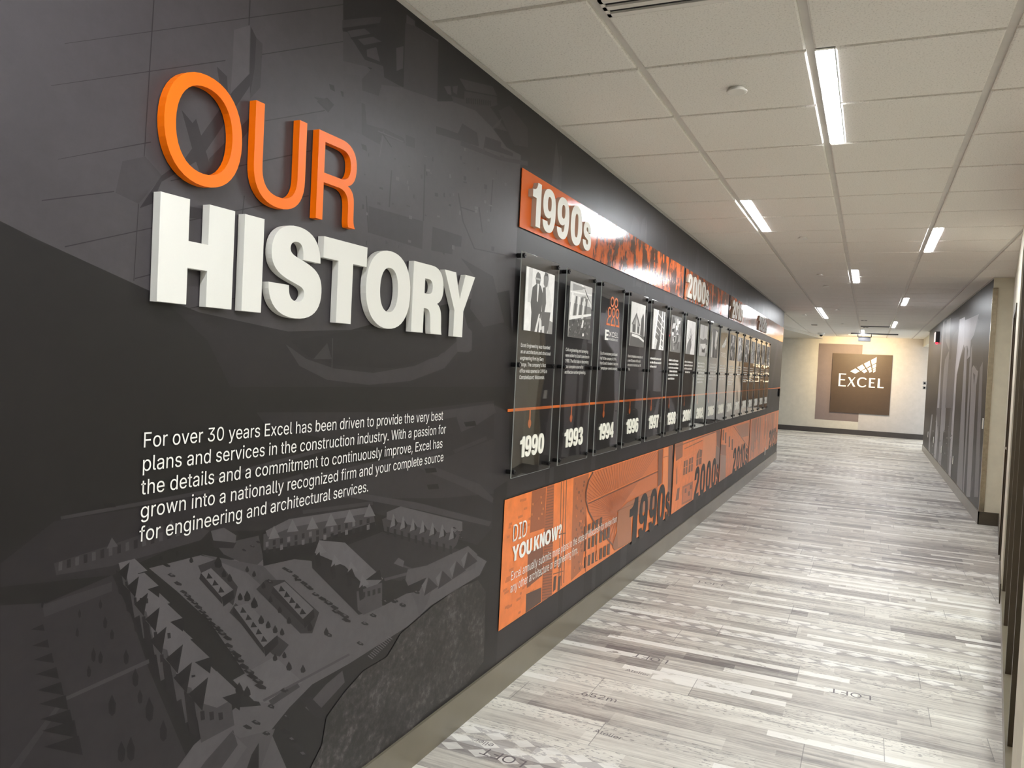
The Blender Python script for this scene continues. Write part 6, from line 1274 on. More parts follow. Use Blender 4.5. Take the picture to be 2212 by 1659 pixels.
class G:
    """small node graph helper"""
    def __init__(self, name):
        self.m = bpy.data.materials.new(name)
        self.m.use_nodes = True
        self.t = self.m.node_tree
        self.t.nodes.clear()
        self.out = self.t.nodes.new('ShaderNodeOutputMaterial')
    def n(self, kind, **kw):
        nd = self.t.nodes.new('ShaderNode' + kind)
        for k, v in kw.items():
            setattr(nd, k, v)
        return nd
    def put(self, sock, v):
        if hasattr(v, 'is_output') or isinstance(v, bpy.types.NodeSocket):
            self.t.links.new(v, sock)
        else:
            sock.default_value = v
    def math(self, op, a, b=0.0, c=None):
        nd = self.n('Math', operation=op)
        self.put(nd.inputs[0], a)
        self.put(nd.inputs[1], b)
        if c is not None:
            self.put(nd.inputs[2], c)
        return nd.outputs[0]
    def xyz(self, x=0.0, y=0.0, z=0.0):
        nd = self.n('CombineXYZ')
        for i, v in enumerate((x, y, z)):
            self.put(nd.inputs[i], v)
        return nd.outputs[0]
    def pos(self, obj=False):
        s = self.n('SeparateXYZ')
        if obj:
            self.put(s.inputs[0], self.n('TexCoord').outputs['Object'])
        else:
            self.put(s.inputs[0], self.n('NewGeometry').outputs['Position'])
        return s.outputs[0], s.outputs[1], s.outputs[2]
    def noise(self, vec, scale=1.0, detail=4.0, rough=0.55):
        nd = self.n('TexNoise')
        self.put(nd.inputs['Vector'], vec)
        nd.inputs['Scale'].default_value = scale
        nd.inputs['Detail'].default_value = detail
        nd.inputs['Roughness'].default_value = rough
        return nd.outputs[0]
    def white(self, vec):
        nd = self.n('TexWhiteNoise', noise_dimensions='2D')
        self.put(nd.inputs['Vector'], vec)
        return nd.outputs['Value']
    def ramp(self, fac, stops, interp='LINEAR'):
        nd = self.n('ValToRGB')
        nd.color_ramp.interpolation = interp
        while len(nd.color_ramp.elements) < len(stops):
            nd.color_ramp.elements.new(0.5)
        for e, (p, c) in zip(nd.color_ramp.elements, stops):
            e.position = p
            e.color = lin(c) if len(c) == 3 else c
        self.put(nd.inputs[0], fac)
        return nd.outputs[0]
    def mix(self, fac, a, b, blend='MIX'):
        nd = self.n('Mix', data_type='RGBA', blend_type=blend)
        self.put(nd.inputs[0], fac)
        for i, v in ((6, a), (7, b)):
            self.put(nd.inputs[i], lin(v) if isinstance(v, tuple) and len(v) == 3 else v)
        return nd.outputs[2]
    def bump(self, h, strength=0.2, dist=0.01):
        nd = self.n('Bump')
        nd.inputs['Strength'].default_value = strength
        nd.inputs['Distance'].default_value = dist
        self.put(nd.inputs['Height'], h)
        return nd.outputs[0]
    def pbr(self, col, rough=0.5, metal=0.0, spec=0.5, normal=None, emit=None, estr=0.0):
        b = self.n('BsdfPrincipled')
        self.put(b.inputs['Base Color'], lin(col) if isinstance(col, tuple) and len(col) == 3 else col)
        self.put(b.inputs['Roughness'], rough)
        self.put(b.inputs['Metallic'], metal)
        self.put(b.inputs['Specular IOR Level'], spec)
        if normal is not None:
            self.put(b.inputs['Normal'], normal)
        if emit:
            b.inputs['Emission Color'].default_value = lin(emit)
            b.inputs['Emission Strength'].default_value = estr
        self.t.links.new(b.outputs[0], self.out.inputs[0])
        return self.m

def mat(name, col, rough=0.5, metal=0.0, spec=0.5, var=0.06, scale=9.0, bump=0.0, bscale=120.0):
    """plain finish with a little procedural unevenness"""
    g = G(name)
    v = g.n('TexCoord').outputs['Object']
    f = g.noise(v, scale, 3)
    lo = tuple(c * (1 - var) for c in col)
    hi = tuple(min(255, c * (1 + var)) for c in col)
    c = g.ramp(f, [(0.3, lo), (0.7, hi)])
    nrm = g.bump(g.noise(v, bscale, 2), bump, 0.002) if bump else None
    return g.pbr(c, rough, metal, spec, nrm)

def glow(name, col, strength):
    g = G(name)
    e = g.n('Emission')
    e.inputs[0].default_value = tuple(col) + (1,)
    e.inputs[1].default_value = strength
    g.t.links.new(e.outputs[0], g.out.inputs[0])
    return g.m

def tag(o, label=None, cat=None, group=None, kind=None):
    if label: o['label'] = label
    if cat: o['category'] = cat
    if group: o['group'] = group
    if kind: o['kind'] = kind
    return o

def mesh(name, verts, faces, mats, loc=(0, 0, 0), parent=None, idx=None, cols=None, smooth=False):
    me = bpy.data.meshes.new(name)
    L = Vector(loc)
    me.from_pydata([tuple(Vector(v) - L) for v in verts], [], faces)
    for m in (mats if isinstance(mats, (list, tuple)) else [mats]):
        me.materials.append(m)
    if idx:
        me.polygons.foreach_set('material_index', idx)
    if cols:
        a = me.color_attributes.new('print', 'FLOAT_COLOR', 'CORNER')
        k = 0
        for p, c in zip(me.polygons, cols):
            for _ in range(p.loop_total):
                a.data[k].color = c
                k += 1
    if smooth:
        me.polygons.foreach_set('use_smooth', [True] * len(me.polygons))
    me.update()
    o = bpy.data.objects.new(name, me)
    COL.objects.link(o)
    if parent:
        o.parent = parent
        o.location = L - parent_loc(parent)
    else:
        o.location = L
    return o

def parent_loc(p):
    v = Vector(p.location)
    while p.parent:
        p = p.parent
        v += Vector(p.location)
    return v

def empty(name, loc):
    o = bpy.data.objects.new(name, None)
    o.empty_display_size = 0.05
    COL.objects.link(o)
    o.location = loc
    return o

class MB:
    def __init__(self):
        self.v, self.f, self.i = [], [], []
    def box(self, a, b, m=0):
        (x0, y0, z0), (x1, y1, z1) = a, b
        n = len(self.v)
        self.v += [(x0, y0, z0), (x1, y0, z0), (x1, y1, z0), (x0, y1, z0), (x0, y0, z1), (x1, y0, z1), (x1, y1, z1), (x0, y1, z1)]
        for q in ((3, 2, 1, 0), (4, 5, 6, 7), (0, 1, 5, 4), (1, 2, 6, 5), (2, 3, 7, 6), (3, 0, 4, 7)):
            self.f.append([n + k for k in q])
            self.i.append(m)
        return self
    def prism(self, pts, z0, z1, m=0):
        n, k = len(self.v), len(pts)
        self.v += [(x, y, z0) for x, y in pts] + [(x, y, z1) for x, y in pts]
        self.f += [[n + i for i in range(k)][::-1], [n + k + i for i in range(k)]]
        self.i += [m, m]
        for i in range(k):
            j = (i + 1) % k
            self.f.append([n + i, n + j, n + k + j, n + k + i])
            self.i.append(m)
        return self
    def lathe(self, prof, c, axis='z', seg=20, m=0):
        """prof: list of (radius, height) along axis"""
        n = len(self.v)
        for r, h in prof:
            for s in range(seg):
                a = 2 * math.pi * s / seg
                p = (r * math.cos(a), r * math.sin(a), h)
                if axis == 'x': p = (p[2], p[0], p[1])
                if axis == 'y': p = (p[0], p[2], p[1])
                self.v.append((c[0] + p[0], c[1] + p[1], c[2] + p[2]))
        for k in range(len(prof) - 1):
            for s in range(seg):
                t = (s + 1) % seg
                self.f.append([n + k * seg + s, n + k * seg + t, n + (k + 1) * seg + t, n + (k + 1) * seg + s])
                self.i.append(m)
        self.f.append([n + s for s in range(seg)][::-1]); self.i.append(m)
        self.f.append([n + (len(prof) - 1) * seg + s for s in range(seg)]); self.i.append(m)
        return self
    def quad(self, pts, m=0):
        n = len(self.v)
        self.v += list(pts)
        self.f.append(list(range(n, n + len(pts))))
        self.i.append(m)
        return self
    def build(self, name, mats, parent=None, loc=None):
        if loc is None:
            loc = parent_loc(parent) if parent else (0, 0, 0)
        return mesh(name, self.v, self.f, mats, loc, parent, self.i)

# --- outlines: a tiny path language (M, L, C, Z) in units of 1/100 cap height
def outline(path, seg=10):
    tk = path.replace(',', ' ').split()
    cs, cur, i = [], [], 0
    while i < len(tk):
        c = tk[i]
        if c in 'ML':
            if c == 'M':
                cur = []
                cs.append(cur)
            cur.append((float(tk[i + 1]), float(tk[i + 2])))
            i += 3
        elif c == 'C':
            p0 = cur[-1]
            p = [(float(tk[i + 1 + 2 * k]), float(tk[i + 2 + 2 * k])) for k in range(3)]
            for s in range(1, seg + 1):
                t = s / seg
                q = 1 - t
                cur.append(tuple(q ** 3 * p0[k] + 3 * q * q * t * p[0][k] + 3 * q * t * t * p[1][k] + t ** 3 * p[2][k] for k in (0, 1)))
            i += 7
        else:
            i += 1
    for c in cs:
        if abs(c[0][0] - c[-1][0]) + abs(c[0][1] - c[-1][1]) < 1e-6:
            c.pop()
    return cs

def box_of(cs):
    xs = [p[0] for c in cs for p in c]
    ys = [p[1] for c in cs for p in c]
    return min(xs), max(xs), min(ys), max(ys)

def solid(cs, depth):
    """filled outlines -> verts, faces; local (u, v, w), w from 0 to depth"""
    c = bpy.data.curves.new('outline', 'CURVE')
    c.dimensions = '2D'
    c.fill_mode = 'BOTH' if depth else 'FRONT'
    c.extrude = depth / 2
    for pts in cs:
        s = c.splines.new('POLY')
        s.points.add(len(pts) - 1)
        for p, q in zip(s.points, pts):
            p.co = (q[0], q[1], 0, 1)
        s.use_cyclic_u = True
    o = bpy.data.objects.new('outline', c)
    COL.objects.link(o)
    me = bpy.data.meshes.new_from_object(o)
    vs = [(v.co.x, v.co.y, v.co.z + depth / 2) for v in me.vertices]
    fs = [list(p.vertices) for p in me.polygons]
    bpy.data.objects.remove(o)
    bpy.data.curves.remove(c)
    bpy.data.meshes.remove(me)
    return vs, fs

def scaled(cs, b, u0, u1, v0, v1):
    sx, sy = (u1 - u0) / (b[1] - b[0]), (v1 - v0) / (b[3] - b[2])
    return [[(u0 + (x - b[0]) * sx, v0 + (y - b[2]) * sy) for x, y in c] for c in cs]

def on_left(vs, x):           # wall facing +x
    return [(x + w, u, v) for u, v, w in vs]
def on_far(vs, y):            # wall facing -y
    return [(u, y - w, v) for u, v, w in vs]

HEAVY = {
 'H': 'M 0 0 L 0 100 L 36 100 L 36 60.5 L 62 60.5 L 62 100 L 98 100 L 98 0 L 62 0 L 62 35 L 36 35 L 36 0 Z',
 'I': 'M 0 0 L 0 100 L 34 100 L 34 0 Z',
 'S': 'M 89 66 C 88 90 72 102.5 45 102.5 C 19 102.5 3 90 3 70 C 3 53 13 45.5 36 39.5 L 50 36 C 58 34 61 31.5 61 27 C 61 21 56 17 48 17 C 39 17 34 22 34 32 L 34 34.5 L 0 34.5 C 0 10 17 -2.5 47 -2.5 C 77 -2.5 93 10 93 32 C 93 50 84 58 60 64 L 46 67.5 C 38 69.5 34 72 34 76.5 C 34 81.5 38 85 45 85 C 53 85 56.5 80.5 57 70 L 57 66 Z',
 'T': 'M 29 0 L 29 75 L 0 75 L 0 100 L 88 100 L 88 75 L 59 75 L 59 0 Z',
 'O': 'M 52 102.5 C 84 102.5 104 83 104 50 C 104 17 84 -2.5 52 -2.5 C 20 -2.5 0 17 0 50 C 0 83 20 102.5 52 102.5 Z M 52 80 C 39 80 31 69 31 50 C 31 31 39 20 52 20 C 65 20 73 31 73 50 C 73 69 65 80 52 80 Z',
 'R': 'M 0 0 L 0 100 L 52 100 C 76 100 89 89 89 70 C 89 57 83 49 71 45.5 C 81 42 85 35 86 22 C 86.5 10 87 4 89 0 L 56 0 C 54 4 54 10 53 20 C 52 32 48 36 38 36 L 33 36 L 33 0 Z M 33 57.5 L 33 79 L 43 79 C 52 79 56 75.5 56 68.5 C 56 61 52 57.5 43 57.5 Z',
 'Y': 'M 0 100 L 36 100 L 52 60 L 68 100 L 102 100 L 66 41 L 66 0 L 36 0 L 36 41 Z',
 'K': 'M 0 0 L 0 100 L 29 100 L 29 64 L 54 100 L 88 100 L 56 58 L 90 0 L 57 0 L 37 37 L 29 27 L 29 0 Z',
 'N': 'M 0 0 L 0 100 L 30 100 L 56 50 L 56 100 L 84 100 L 84 0 L 55 0 L 28 52 L 28 0 Z',
 'W': 'M 0 100 L 29 100 L 39 38 L 51 100 L 75 100 L 87 38 L 97 100 L 125 100 L 102 0 L 74 0 L 62.5 58 L 51 0 L 23 0 Z',
 'U': 'M 0 100 L 30 100 L 30 38 C 30 26 34 20 42.5 20 C 51 20 55 26 55 38 L 55 100 L 85 100 L 85 38 C 85 11 69 -2.5 42.5 -2.5 C 16 -2.5 0 11 0 38 Z',
 '?': 'M 0 68 C 0 91 13 102 32 102 C 51 102 63 92 63 75 C 63 63 58 56 50 50 C 44 45 43 42 43 35 L 43 31 L 19 31 L 19 37 C 19 48 23 54 31 60 C 36 64 38 67 38 73 C 38 79 36 82 31 82 C 25 82 23 77 23 68 Z M 18 0 L 18 23 L 44 23 L 44 0 Z',
 '0': 'M 38 102 C 63 102 76 84 76 50 C 76 16 63 -2 38 -2 C 13 -2 0 16 0 50 C 0 84 13 102 38 102 Z M 38 81 C 29 81 27 71 27 50 C 27 29 29 19 38 19 C 47 19 49 29 49 50 C 49 71 47 81 38 81 Z',
 '1': 'M 52 100 L 52 0 L 23 0 L 23 64 L 0 64 L 0 81 C 17 81 26 86 29 100 Z',
 '2': 'M 2 64 C 2 90 15 102 39 102 C 62 102 76 91 76 72 C 76 59 69 50 54 38 C 46 31 40 26 38 21 L 76 21 L 76 0 L 0 0 C 0 17 8 30 26 45 C 40 56 46 62 46 71 C 46 78 43 82 38 82 C 32 82 29 77 29 64 Z',
 '3': 'M 2 70 C 3 92 15 102 38 102 C 60 102 73 92 73 75 C 73 64 68 57 56 53 C 69 49 76 41 76 28 C 76 9 61 -2 37 -2 C 14 -2 1 9 0 31 L 28 31 C 28 21 31 16 37 16 C 44 16 47 21 47 29 C 47 39 43 43 30 43 L 30 61 C 41 61 45 65 45 73 C 45 80 42 84 37 84 C 32 84 29 80 29 70 Z',
 '4': 'M 42 100 L 68 100 L 68 40 L 78 40 L 78 20 L 68 20 L 68 0 L 40 0 L 40 20 L 0 20 L 0 42 Z M 40 40 L 40 72 L 20 40 Z',
 '6': 'M 38 -2 C 13 -2 0 14 0 46 C 0 84 14 102 42 102 C 63 102 74 92 75 76 L 47 76 C 46 81 44 84 40 84 C 32 84 29 76 28 62 C 33 66 39 68 46 68 C 65 68 76 56 76 34 C 76 11 62 -2 38 -2 Z M 38 16 C 46 16 49 21 49 33 C 49 45 46 50 38 50 C 30 50 27 45 27 33 C 27 21 30 16 38 16 Z',
 '7': 'M 0 100 L 74 100 L 74 80 C 56 58 49 36 48 0 L 18 0 C 20 30 28 56 46 78 L 0 78 Z',
 '8': 'M 38 102 C 60 102 74 92 74 76 C 74 65 69 57 59 53 C 71 49 76 40 76 28 C 76 9 62 -2 38 -2 C 14 -2 0 9 0 28 C 0 40 5 49 17 53 C 7 57 2 65 2 76 C 2 92 16 102 38 102 Z M 38 85 C 44 85 46 81 46 74 C 46 66 44 62 38 62 C 32 62 30 66 30 74 C 30 81 32 85 38 85 Z M 38 44 C 46 44 48 39 48 30 C 48 20 46 16 38 16 C 30 16 28 20 28 30 C 28 39 30 44 38 44 Z',
 '9': 'M 38 102 C 63 102 76 86 76 54 C 76 16 62 -2 34 -2 C 13 -2 2 8 1 24 L 29 24 C 30 19 32 16 36 16 C 44 16 47 24 48 38 C 43 34 37 32 30 32 C 11 32 0 44 0 66 C 0 89 14 102 38 102 Z M 38 84 C 46 84 49 79 49 67 C 49 55 46 50 38 50 C 30 50 27 55 27 67 C 27 79 30 84 38 84 Z',
 's': 'M 60 48 C 59 66 48 75 30 75 C 12 75 2 66 2 52 C 2 40 9 34 25 30 L 34 28 C 39 26.5 41 24.5 41 21 C 41 16.5 37.5 14 32 14 C 26 14 23 17.5 22.5 24 L 0 24 C 1 7 12 -2 32 -2 C 52 -2 63 7 63 23 C 63 36 57 42 40 46.5 L 31 48.8 C 26 50 24 52 24 55 C 24 58 26.5 60 30 60 C 35 60 38 57 38.5 48 Z'}
LIGHT = {
 'O': 'M 46 102.5 C 74 102.5 92 82 92 50 C 92 18 74 -2.5 46 -2.5 C 18 -2.5 0 18 0 50 C 0 82 18 102.5 46 102.5 Z M 46 91 C 25 91 12.5 75 12.5 50 C 12.5 25 25 9 46 9 C 67 9 79.5 25 79.5 50 C 79.5 75 67 91 46 91 Z',
 'U': 'M 0 100 L 12 100 L 12 36 C 12 18 21 9 38.5 9 C 56 9 65 18 65 36 L 65 100 L 77 100 L 77 36 C 77 11 63 -2.5 38.5 -2.5 C 14 -2.5 0 11 0 36 Z',
 'R': 'M 0 0 L 0 100 L 44 100 C 64 100 75.5 90 75.5 73 C 75.5 60 70 52 59 48.5 C 69 45.5 72.5 39 72.5 27 C 73 13 72 5 77 0 L 63 0 C 60 5 61.5 12 61 24 C 60.5 37 54 43 41 43 L 12 43 L 12 0 Z M 12 54 L 12 89 L 43 89 C 57 89 63.5 83 63.5 72 C 63.5 60 57 54 43 54 Z'}
LOGO = {
 'E': 'M 0 0 L 0 100 L 50 100 L 50 92 L 12 92 L 12 55.5 L 44 55.5 L 44 47.5 L 12 47.5 L 12 8 L 52 8 L 52 0 Z',
 'x': 'M 2 100 L 22 100 L 44 65 L 70 100 L 80 100 L 49 57 L 84 0 L 62 0 L 38 43 L 11 0 L 0 0 L 33 50 Z',
 'c': 'M 88 84 C 80 96 66 102 48 102 C 20 102 0 80 0 50 C 0 20 20 -2 48 -2 C 66 -2 80 5 87 18 L 79 25 C 72 15 62 9 51 9 C 31 9 17 25 17 50 C 17 75 31 91 51 91 C 62 91 72 87 80 76 Z',
 'e': 'M 0 0 L 0 100 L 56 100 L 56 89 L 18 89 L 18 57 L 48 57 L 48 46 L 18 46 L 18 11 L 58 11 L 58 0 Z',
 'l': 'M 0 0 L 0 100 L 19 100 L 19 11 L 56 11 L 56 0 Z'}

def text_outlines(t, res=4):
    """plain sans lettering; 1 unit = cap height"""
    cs, x = [], 0.0
    K = 1 / 509.0
    for ch in t:
        a, sp = FONT[ch]
        for q in sp:
            n = len(q) // 6
            pts = []
            for i in range(n):
                p, r = q[i * 6:i * 6 + 6], q[((i + 1) % n) * 6:((i + 1) % n) * 6 + 6]
                P = [(p[2], p[3]), (p[4], p[5]), (r[0], r[1]), (r[2], r[3])]
                straight = abs((P[1][0] - P[0][0]) * (P[3][1] - P[0][1]) - (P[1][1] - P[0][1]) * (P[3][0] - P[0][0])) < 60
                m = 1 if straight else res
                for s in range(m):
                    w = s / m
                    v = 1 - w
                    pts.append(tuple(v ** 3 * P[0][k] + 3 * v * v * w * P[1][k] + 3 * v * w * w * P[2][k] + w ** 3 * P[3][k] for k in (0, 1)))
            cs.append([((x + px) * K, py * K) for px, py in pts])
        x += a
    return cs, x * K

def text_lines(lines, y, z, cap, pitch, width=None, ref=None, sx=None, res=4):
    """lines of lettering on the left wall: left end y, first base line z. width fits line ref"""
    if sx is None:
        sx = cap
        if width:
            sx = width / text_outlines(ref or lines[0], 1)[1]
    V, F = [], []
    for k, t in enumerate(lines):
        cs, _ = text_outlines(t, res)
        cs = [[(y + a * sx, z - k * pitch + b * cap) for a, b in c] for c in cs]
        v, f = solid(cs, 0)
        n = len(V)
        V += v
        F += [[n + q for q in p] for p in f]
    return V, F

# ------------------------------------------------------------------ materials
def print_mat(name, rough=0.40, spec=0.35, grain=0.10):
    g = G(name)
    a = g.n('Attribute', attribute_name='print').outputs['Color']
    x, y, z = g.pos()
    f = g.noise(g.xyz(y, z, 0.0), 26, 6, 0.7)
    f2 = g.noise(g.xyz(y, z, 3.0), 3.2, 3)
    k = g.math('ADD', g.math('MULTIPLY', g.math('SUBTRACT', f, 0.5), grain * 4), g.math('MULTIPLY', g.math('SUBTRACT', f2, 0.5), grain * 4))
    k = g.math('ADD', k, 1.0)
    cc = g.n('CombineColor')
    for i in range(3):
        g.put(cc.inputs[i], k)
    c = g.mix(1.0, a, cc.outputs[0], 'MULTIPLY')
    return g.pbr(c, rough, 0, spec, g.bump(g.noise(g.xyz(y, z, 0.0), 700, 2), 0.05, 0.001))

def foliage_mat():
    g = G('printed_foliage')
    x, y, z = g.pos()
    f = g.noise(g.xyz(y, z, 0.0), 34, 9, 0.72)
    f2 = g.noise(g.xyz(y, z, 5.0), 7, 3)
    h = g.math('ADD', f, g.math('MULTIPLY', g.math('SUBTRACT', f2, 0.5), 0.5))
    c = g.ramp(h, [(0.42, (27, 24, 24)), (0.56, (50, 46, 46)), (0.66, (84, 78, 80))])
    return g.pbr(c, 0.42, 0, 0.5)

def streak_mat(name, y_from=-9.0, rough=0.14, seed=0.0):
    """glossy orange board printed with brown weathered streaks"""
    g = G(name)
    x, y, z = g.pos()
    f = g.noise(g.xyz(g.math('MULTIPLY', y, 7.0), g.math('MULTIPLY', z, 5.0), seed), 1.0, 9, 0.66)
    f2 = g.noise(g.xyz(g.math('MULTIPLY', y, 16.0), g.math('MULTIPLY', z, 2.0), seed + 4), 1.0, 4, 0.6)
    h = g.math('ADD', f, g.math('MULTIPLY', g.math('SUBTRACT', f2, 0.5), 0.5))
    m = g.math('MULTIPLY', g.math('GREATER_THAN', y, y_from), 1.0)
    c = g.ramp(h, [(0.44, (70, 44, 34)), (0.48, (104, 60, 40)), (0.53, (196, 90, 36)), (0.62, (224, 108, 42))])
    c = g.mix(m, (216, 100, 36), c)
    b = g.noise(g.xyz(y, z, x), 420, 2)
    return g.pbr(c, rough, 0, 0.6, g.bump(b, 0.12, 0.001))

def floor_mat():
    g = G('printed_plank_floor')
    x, y, z = g.pos()
    W = 0.229
    ry = g.math('DIVIDE', y, W)
    row = g.math('FLOOR', ry)
    fy = g.math('FRACT', ry)
    h1 = g.white(g.xyz(row, 3.1))
    xs = g.math('DIVIDE', g.math('ADD', x, g.math('MULTIPLY', h1, 1.7)), 1.22)
    col = g.math('FLOOR', xs)
    fx = g.math('FRACT', xs)
    h2 = g.white(g.xyz(row, col))
    r2 = g.math('FLOOR', g.math('DIVIDE', y, W / 4))
    h3 = g.white(g.xyz(r2, 7.7))
    x2 = g.math('DIVIDE', g.math('ADD', x, g.math('MULTIPLY', h3, 3.0)), 0.62)
    c2 = g.math('FLOOR', x2)
    h4 = g.white(g.xyz(r2, c2))
    r3 = g.math('FLOOR', g.math('DIVIDE', y, W / 2))
    c3 = g.math('FLOOR', g.math('DIVIDE', g.math('ADD', x, g.math('MULTIPLY', g.white(g.xyz(r3, 1.3)), 2.0)), 0.47))
    h5 = g.white(g.xyz(r3, c3))
    tone = g.math('ADD', g.math('MULTIPLY', h2, 0.40), g.math('ADD', g.math('MULTIPLY', h4, 0.30), g.math('MULTIPLY', h5, 0.30)))
    # long grain and worn dark streaks along the planks
    gr = g.noise(g.xyz(g.math('MULTIPLY', x, 2.5), g.math('MULTIPLY', y, 70.0), h2), 1.0, 7, 0.62)
    st = g.noise(g.xyz(g.math('MULTIPLY', x, 1.1), g.math('MULTIPLY', y, 26.0), g.math('MULTIPLY', h2, 9.0)), 1.0, 6, 0.6)
    wear = g.noise(g.xyz(g.math('MULTIPLY', x, 9.0), g.math('MULTIPLY', y, 22.0), h5), 1.0, 8, 0.7)
    tone = g.math('ADD', tone, g.math('MULTIPLY', g.math('SUBTRACT', gr, 0.5), 0.85))
    tone = g.math('ADD', tone, g.math('MULTIPLY', g.math('SUBTRACT', wear, 0.5), 0.55))
    c = g.ramp(tone, [(0.05, (112, 106, 104)), (0.24, (152, 146, 140)), (0.42, (186, 181, 172)), (0.62, (208, 204, 194)), (0.85, (228, 225, 215))])
    dk = g.ramp(st, [(0.57, (0, 0, 0)), (0.70, (255, 255, 255))])
    c = g.mix(g.math('MULTIPLY', dk, 0.72), c, (112, 106, 105))
    # ink sketches and printed notes in some of the planks
    ink = g.noise(g.xyz(g.math('MULTIPLY', x, 34.0), g.math('MULTIPLY', y, 95.0), h5), 1.0, 3, 0.5)
    im = g.math('MULTIPLY', g.math('GREATER_THAN', ink, 0.60), g.math('GREATER_THAN', h5, 0.72))
    c = g.mix(g.math('MULTIPLY', im, 0.55), c, (96, 90, 92))
    wh = g.math('MULTIPLY', g.math('GREATER_THAN', h4, 0.86), g.math('GREATER_THAN', wear, 0.42))
    c = g.mix(g.math('MULTIPLY', wh, 0.7), c, (238, 236, 230))
    # rows of diamonds
    tri = g.math('MULTIPLY', g.math('ABSOLUTE', g.math('SUBTRACT', g.math('FRACT', g.math('MULTIPLY', x, 8.5)), 0.5)), 2.0)
    fq = g.math('ABSOLUTE', g.math('SUBTRACT', g.math('FRACT', g.math('DIVIDE', y, W / 3)), 0.5))
    dia = g.math('LESS_THAN', g.math('ADD', tri, g.math('MULTIPLY', fq, 2.0)), 0.86)
    rq = g.math('FLOOR', g.math('DIVIDE', y, W / 3))
    hq = g.white(g.xyz(rq, 11.0))
    dm = g.math('GREATER_THAN', hq, 0.88)
    edge = g.math('MULTIPLY', g.math('MULTIPLY', dm, g.math('SUBTRACT', 1.0, dia)), g.math('GREATER_THAN', wear, 0.46))
    c = g.mix(g.math('MULTIPLY', edge, 0.5), c, (126, 120, 122))
    c = g.mix(g.math('MULTIPLY', g.math('MULTIPLY', dm, dia), 0.6), c, (232, 230, 224))
    seam = g.math('MAXIMUM', g.math('LESS_THAN', fy, 0.012), g.math('LESS_THAN', fx, 0.003))
    c = g.mix(g.math('MULTIPLY', seam, 0.55), c, (80, 76, 76))
    return g.pbr(c, 0.40, 0, 0.42, g.bump(gr, 0.04, 0.002))

def tile_mat():
    g = G('mineral_ceiling_tile')
    p = g.n('NewGeometry').outputs['Position']
    f = g.noise(p, 150, 3, 0.7)
    f2 = g.noise(p, 1.3, 2)
    c = g.ramp(f, [(0.30, (204, 199, 190)), (0.45, (240, 236, 228)), (0.7, (244, 240, 232))])
    c = g.mix(g.math('MULTIPLY', f2, 0.15), c, (228, 223, 214))
    return g.pbr(c, 0.9, 0, 0.2, g.bump(f, 0.25, 0.002))

def acrylic_mat():
    g = G('clear_acrylic')
    x, y, z = g.pos()
    wv = g.noise(g.xyz(g.math('MULTIPLY', y, 1.0), z, 0.0), 2.2, 1)
    bp = g.bump(wv, 0.06, 0.02)
    tr = g.n('BsdfTransparent')
    tr.inputs[0].default_value = (0.97, 0.975, 0.975, 1)
    gl = g.n('BsdfGlossy')
    gl.inputs['Roughness'].default_value = 0.015
    g.put(gl.inputs['Normal'], bp)
    lw = g.n('LayerWeight')
    lw.inputs[0].default_value = 0.5
    k = g.math('ADD', g.math('MULTIPLY', g.math('POWER', lw.outputs['Facing'], 5.0), 0.91), 0.085)
    mx = g.n('MixShader')
    g.put(mx.inputs[0], k)
    g.t.links.new(tr.outputs[0], mx.inputs[1])
    g.t.links.new(gl.outputs[0], mx.inputs[2])
    g.t.links.new(mx.outputs[0], g.out.inputs[0])
    return g.m

def clear_glass():
    g = G('storefront_glass')
    tr = g.n('BsdfTransparent')
    tr.inputs[0].default_value = (0.86, 0.88, 0.86, 1)
    gl = g.n('BsdfGlossy')
    gl.inputs['Roughness'].default_value = 0.01
    lw = g.n('LayerWeight')
    k = g.math('ADD', g.math('MULTIPLY', g.math('POWER', lw.outputs['Facing'], 5.0), 0.9), 0.06)
    mx = g.n('MixShader')
    g.put(mx.inputs[0], k)
    g.t.links.new(tr.outputs[0], mx.inputs[1])
    g.t.links.new(gl.outputs[0], mx.inputs[2])
    g.t.links.new(mx.outputs[0], g.out.inputs[0])
    return g.m

def wood_mat():
    g = G('oak_veneer')
    x, y, z = g.pos()
    f = g.noise(g.xyz(g.math('MULTIPLY', y, 16.0), g.math('MULTIPLY', x, 16.0), g.math('MULTIPLY', z, 1.2)), 1.0, 5)
    c = g.ramp(f, [(0.35, (112, 74, 36)), (0.65, (150, 104, 56))])
    return g.pbr(c, 0.4, 0, 0.4)

M_PRINT = print_mat('mural_print')
M_PRINT_R = print_mat('mural_print_right', 0.38, 0.22)
M_ART = print_mat('orange_panel_print', 0.30, 0.5, 0.05)
M_FOL = foliage_mat()
M_FLOOR = floor_mat()
M_TILE = tile_mat()
M_TEE = mat('shaded_grid_steel', (214, 209, 201), 0.5, var=0.02)  # white grid with the shade of the grooves put into its colour
M_CORE = mat('wall_core', (60, 57, 58), 0.7)
M_IVORY = mat('ivory_paint', (222, 216, 196), 0.55, var=0.02, bump=0.05)
M_CREAM = mat('warm_white_paint', (194, 189, 176), 0.6, var=0.02, bump=0.05)
M_GREIGE = mat('pale_grey_paint', (180, 175, 171), 0.6, var=0.02, bump=0.05)
M_TAUPE = mat('taupe_paint', (122, 108, 104), 0.6, var=0.02, bump=0.05)
M_BASE = mat('satin_bronze_base', (112, 104, 88), 0.28, 0.0, 0.7, var=0.05, scale=3)
M_BASE_DK = mat('dark_vinyl_base', (62, 57, 55), 0.45, var=0.05)
M_BASE_BR = mat('dark_bronze_base', (84, 76, 62), 0.4, var=0.05)
M_STEEL = mat('brushed_steel', (182, 172, 152), 0.22, 0.9, 0.5, var=0.06, scale=30)
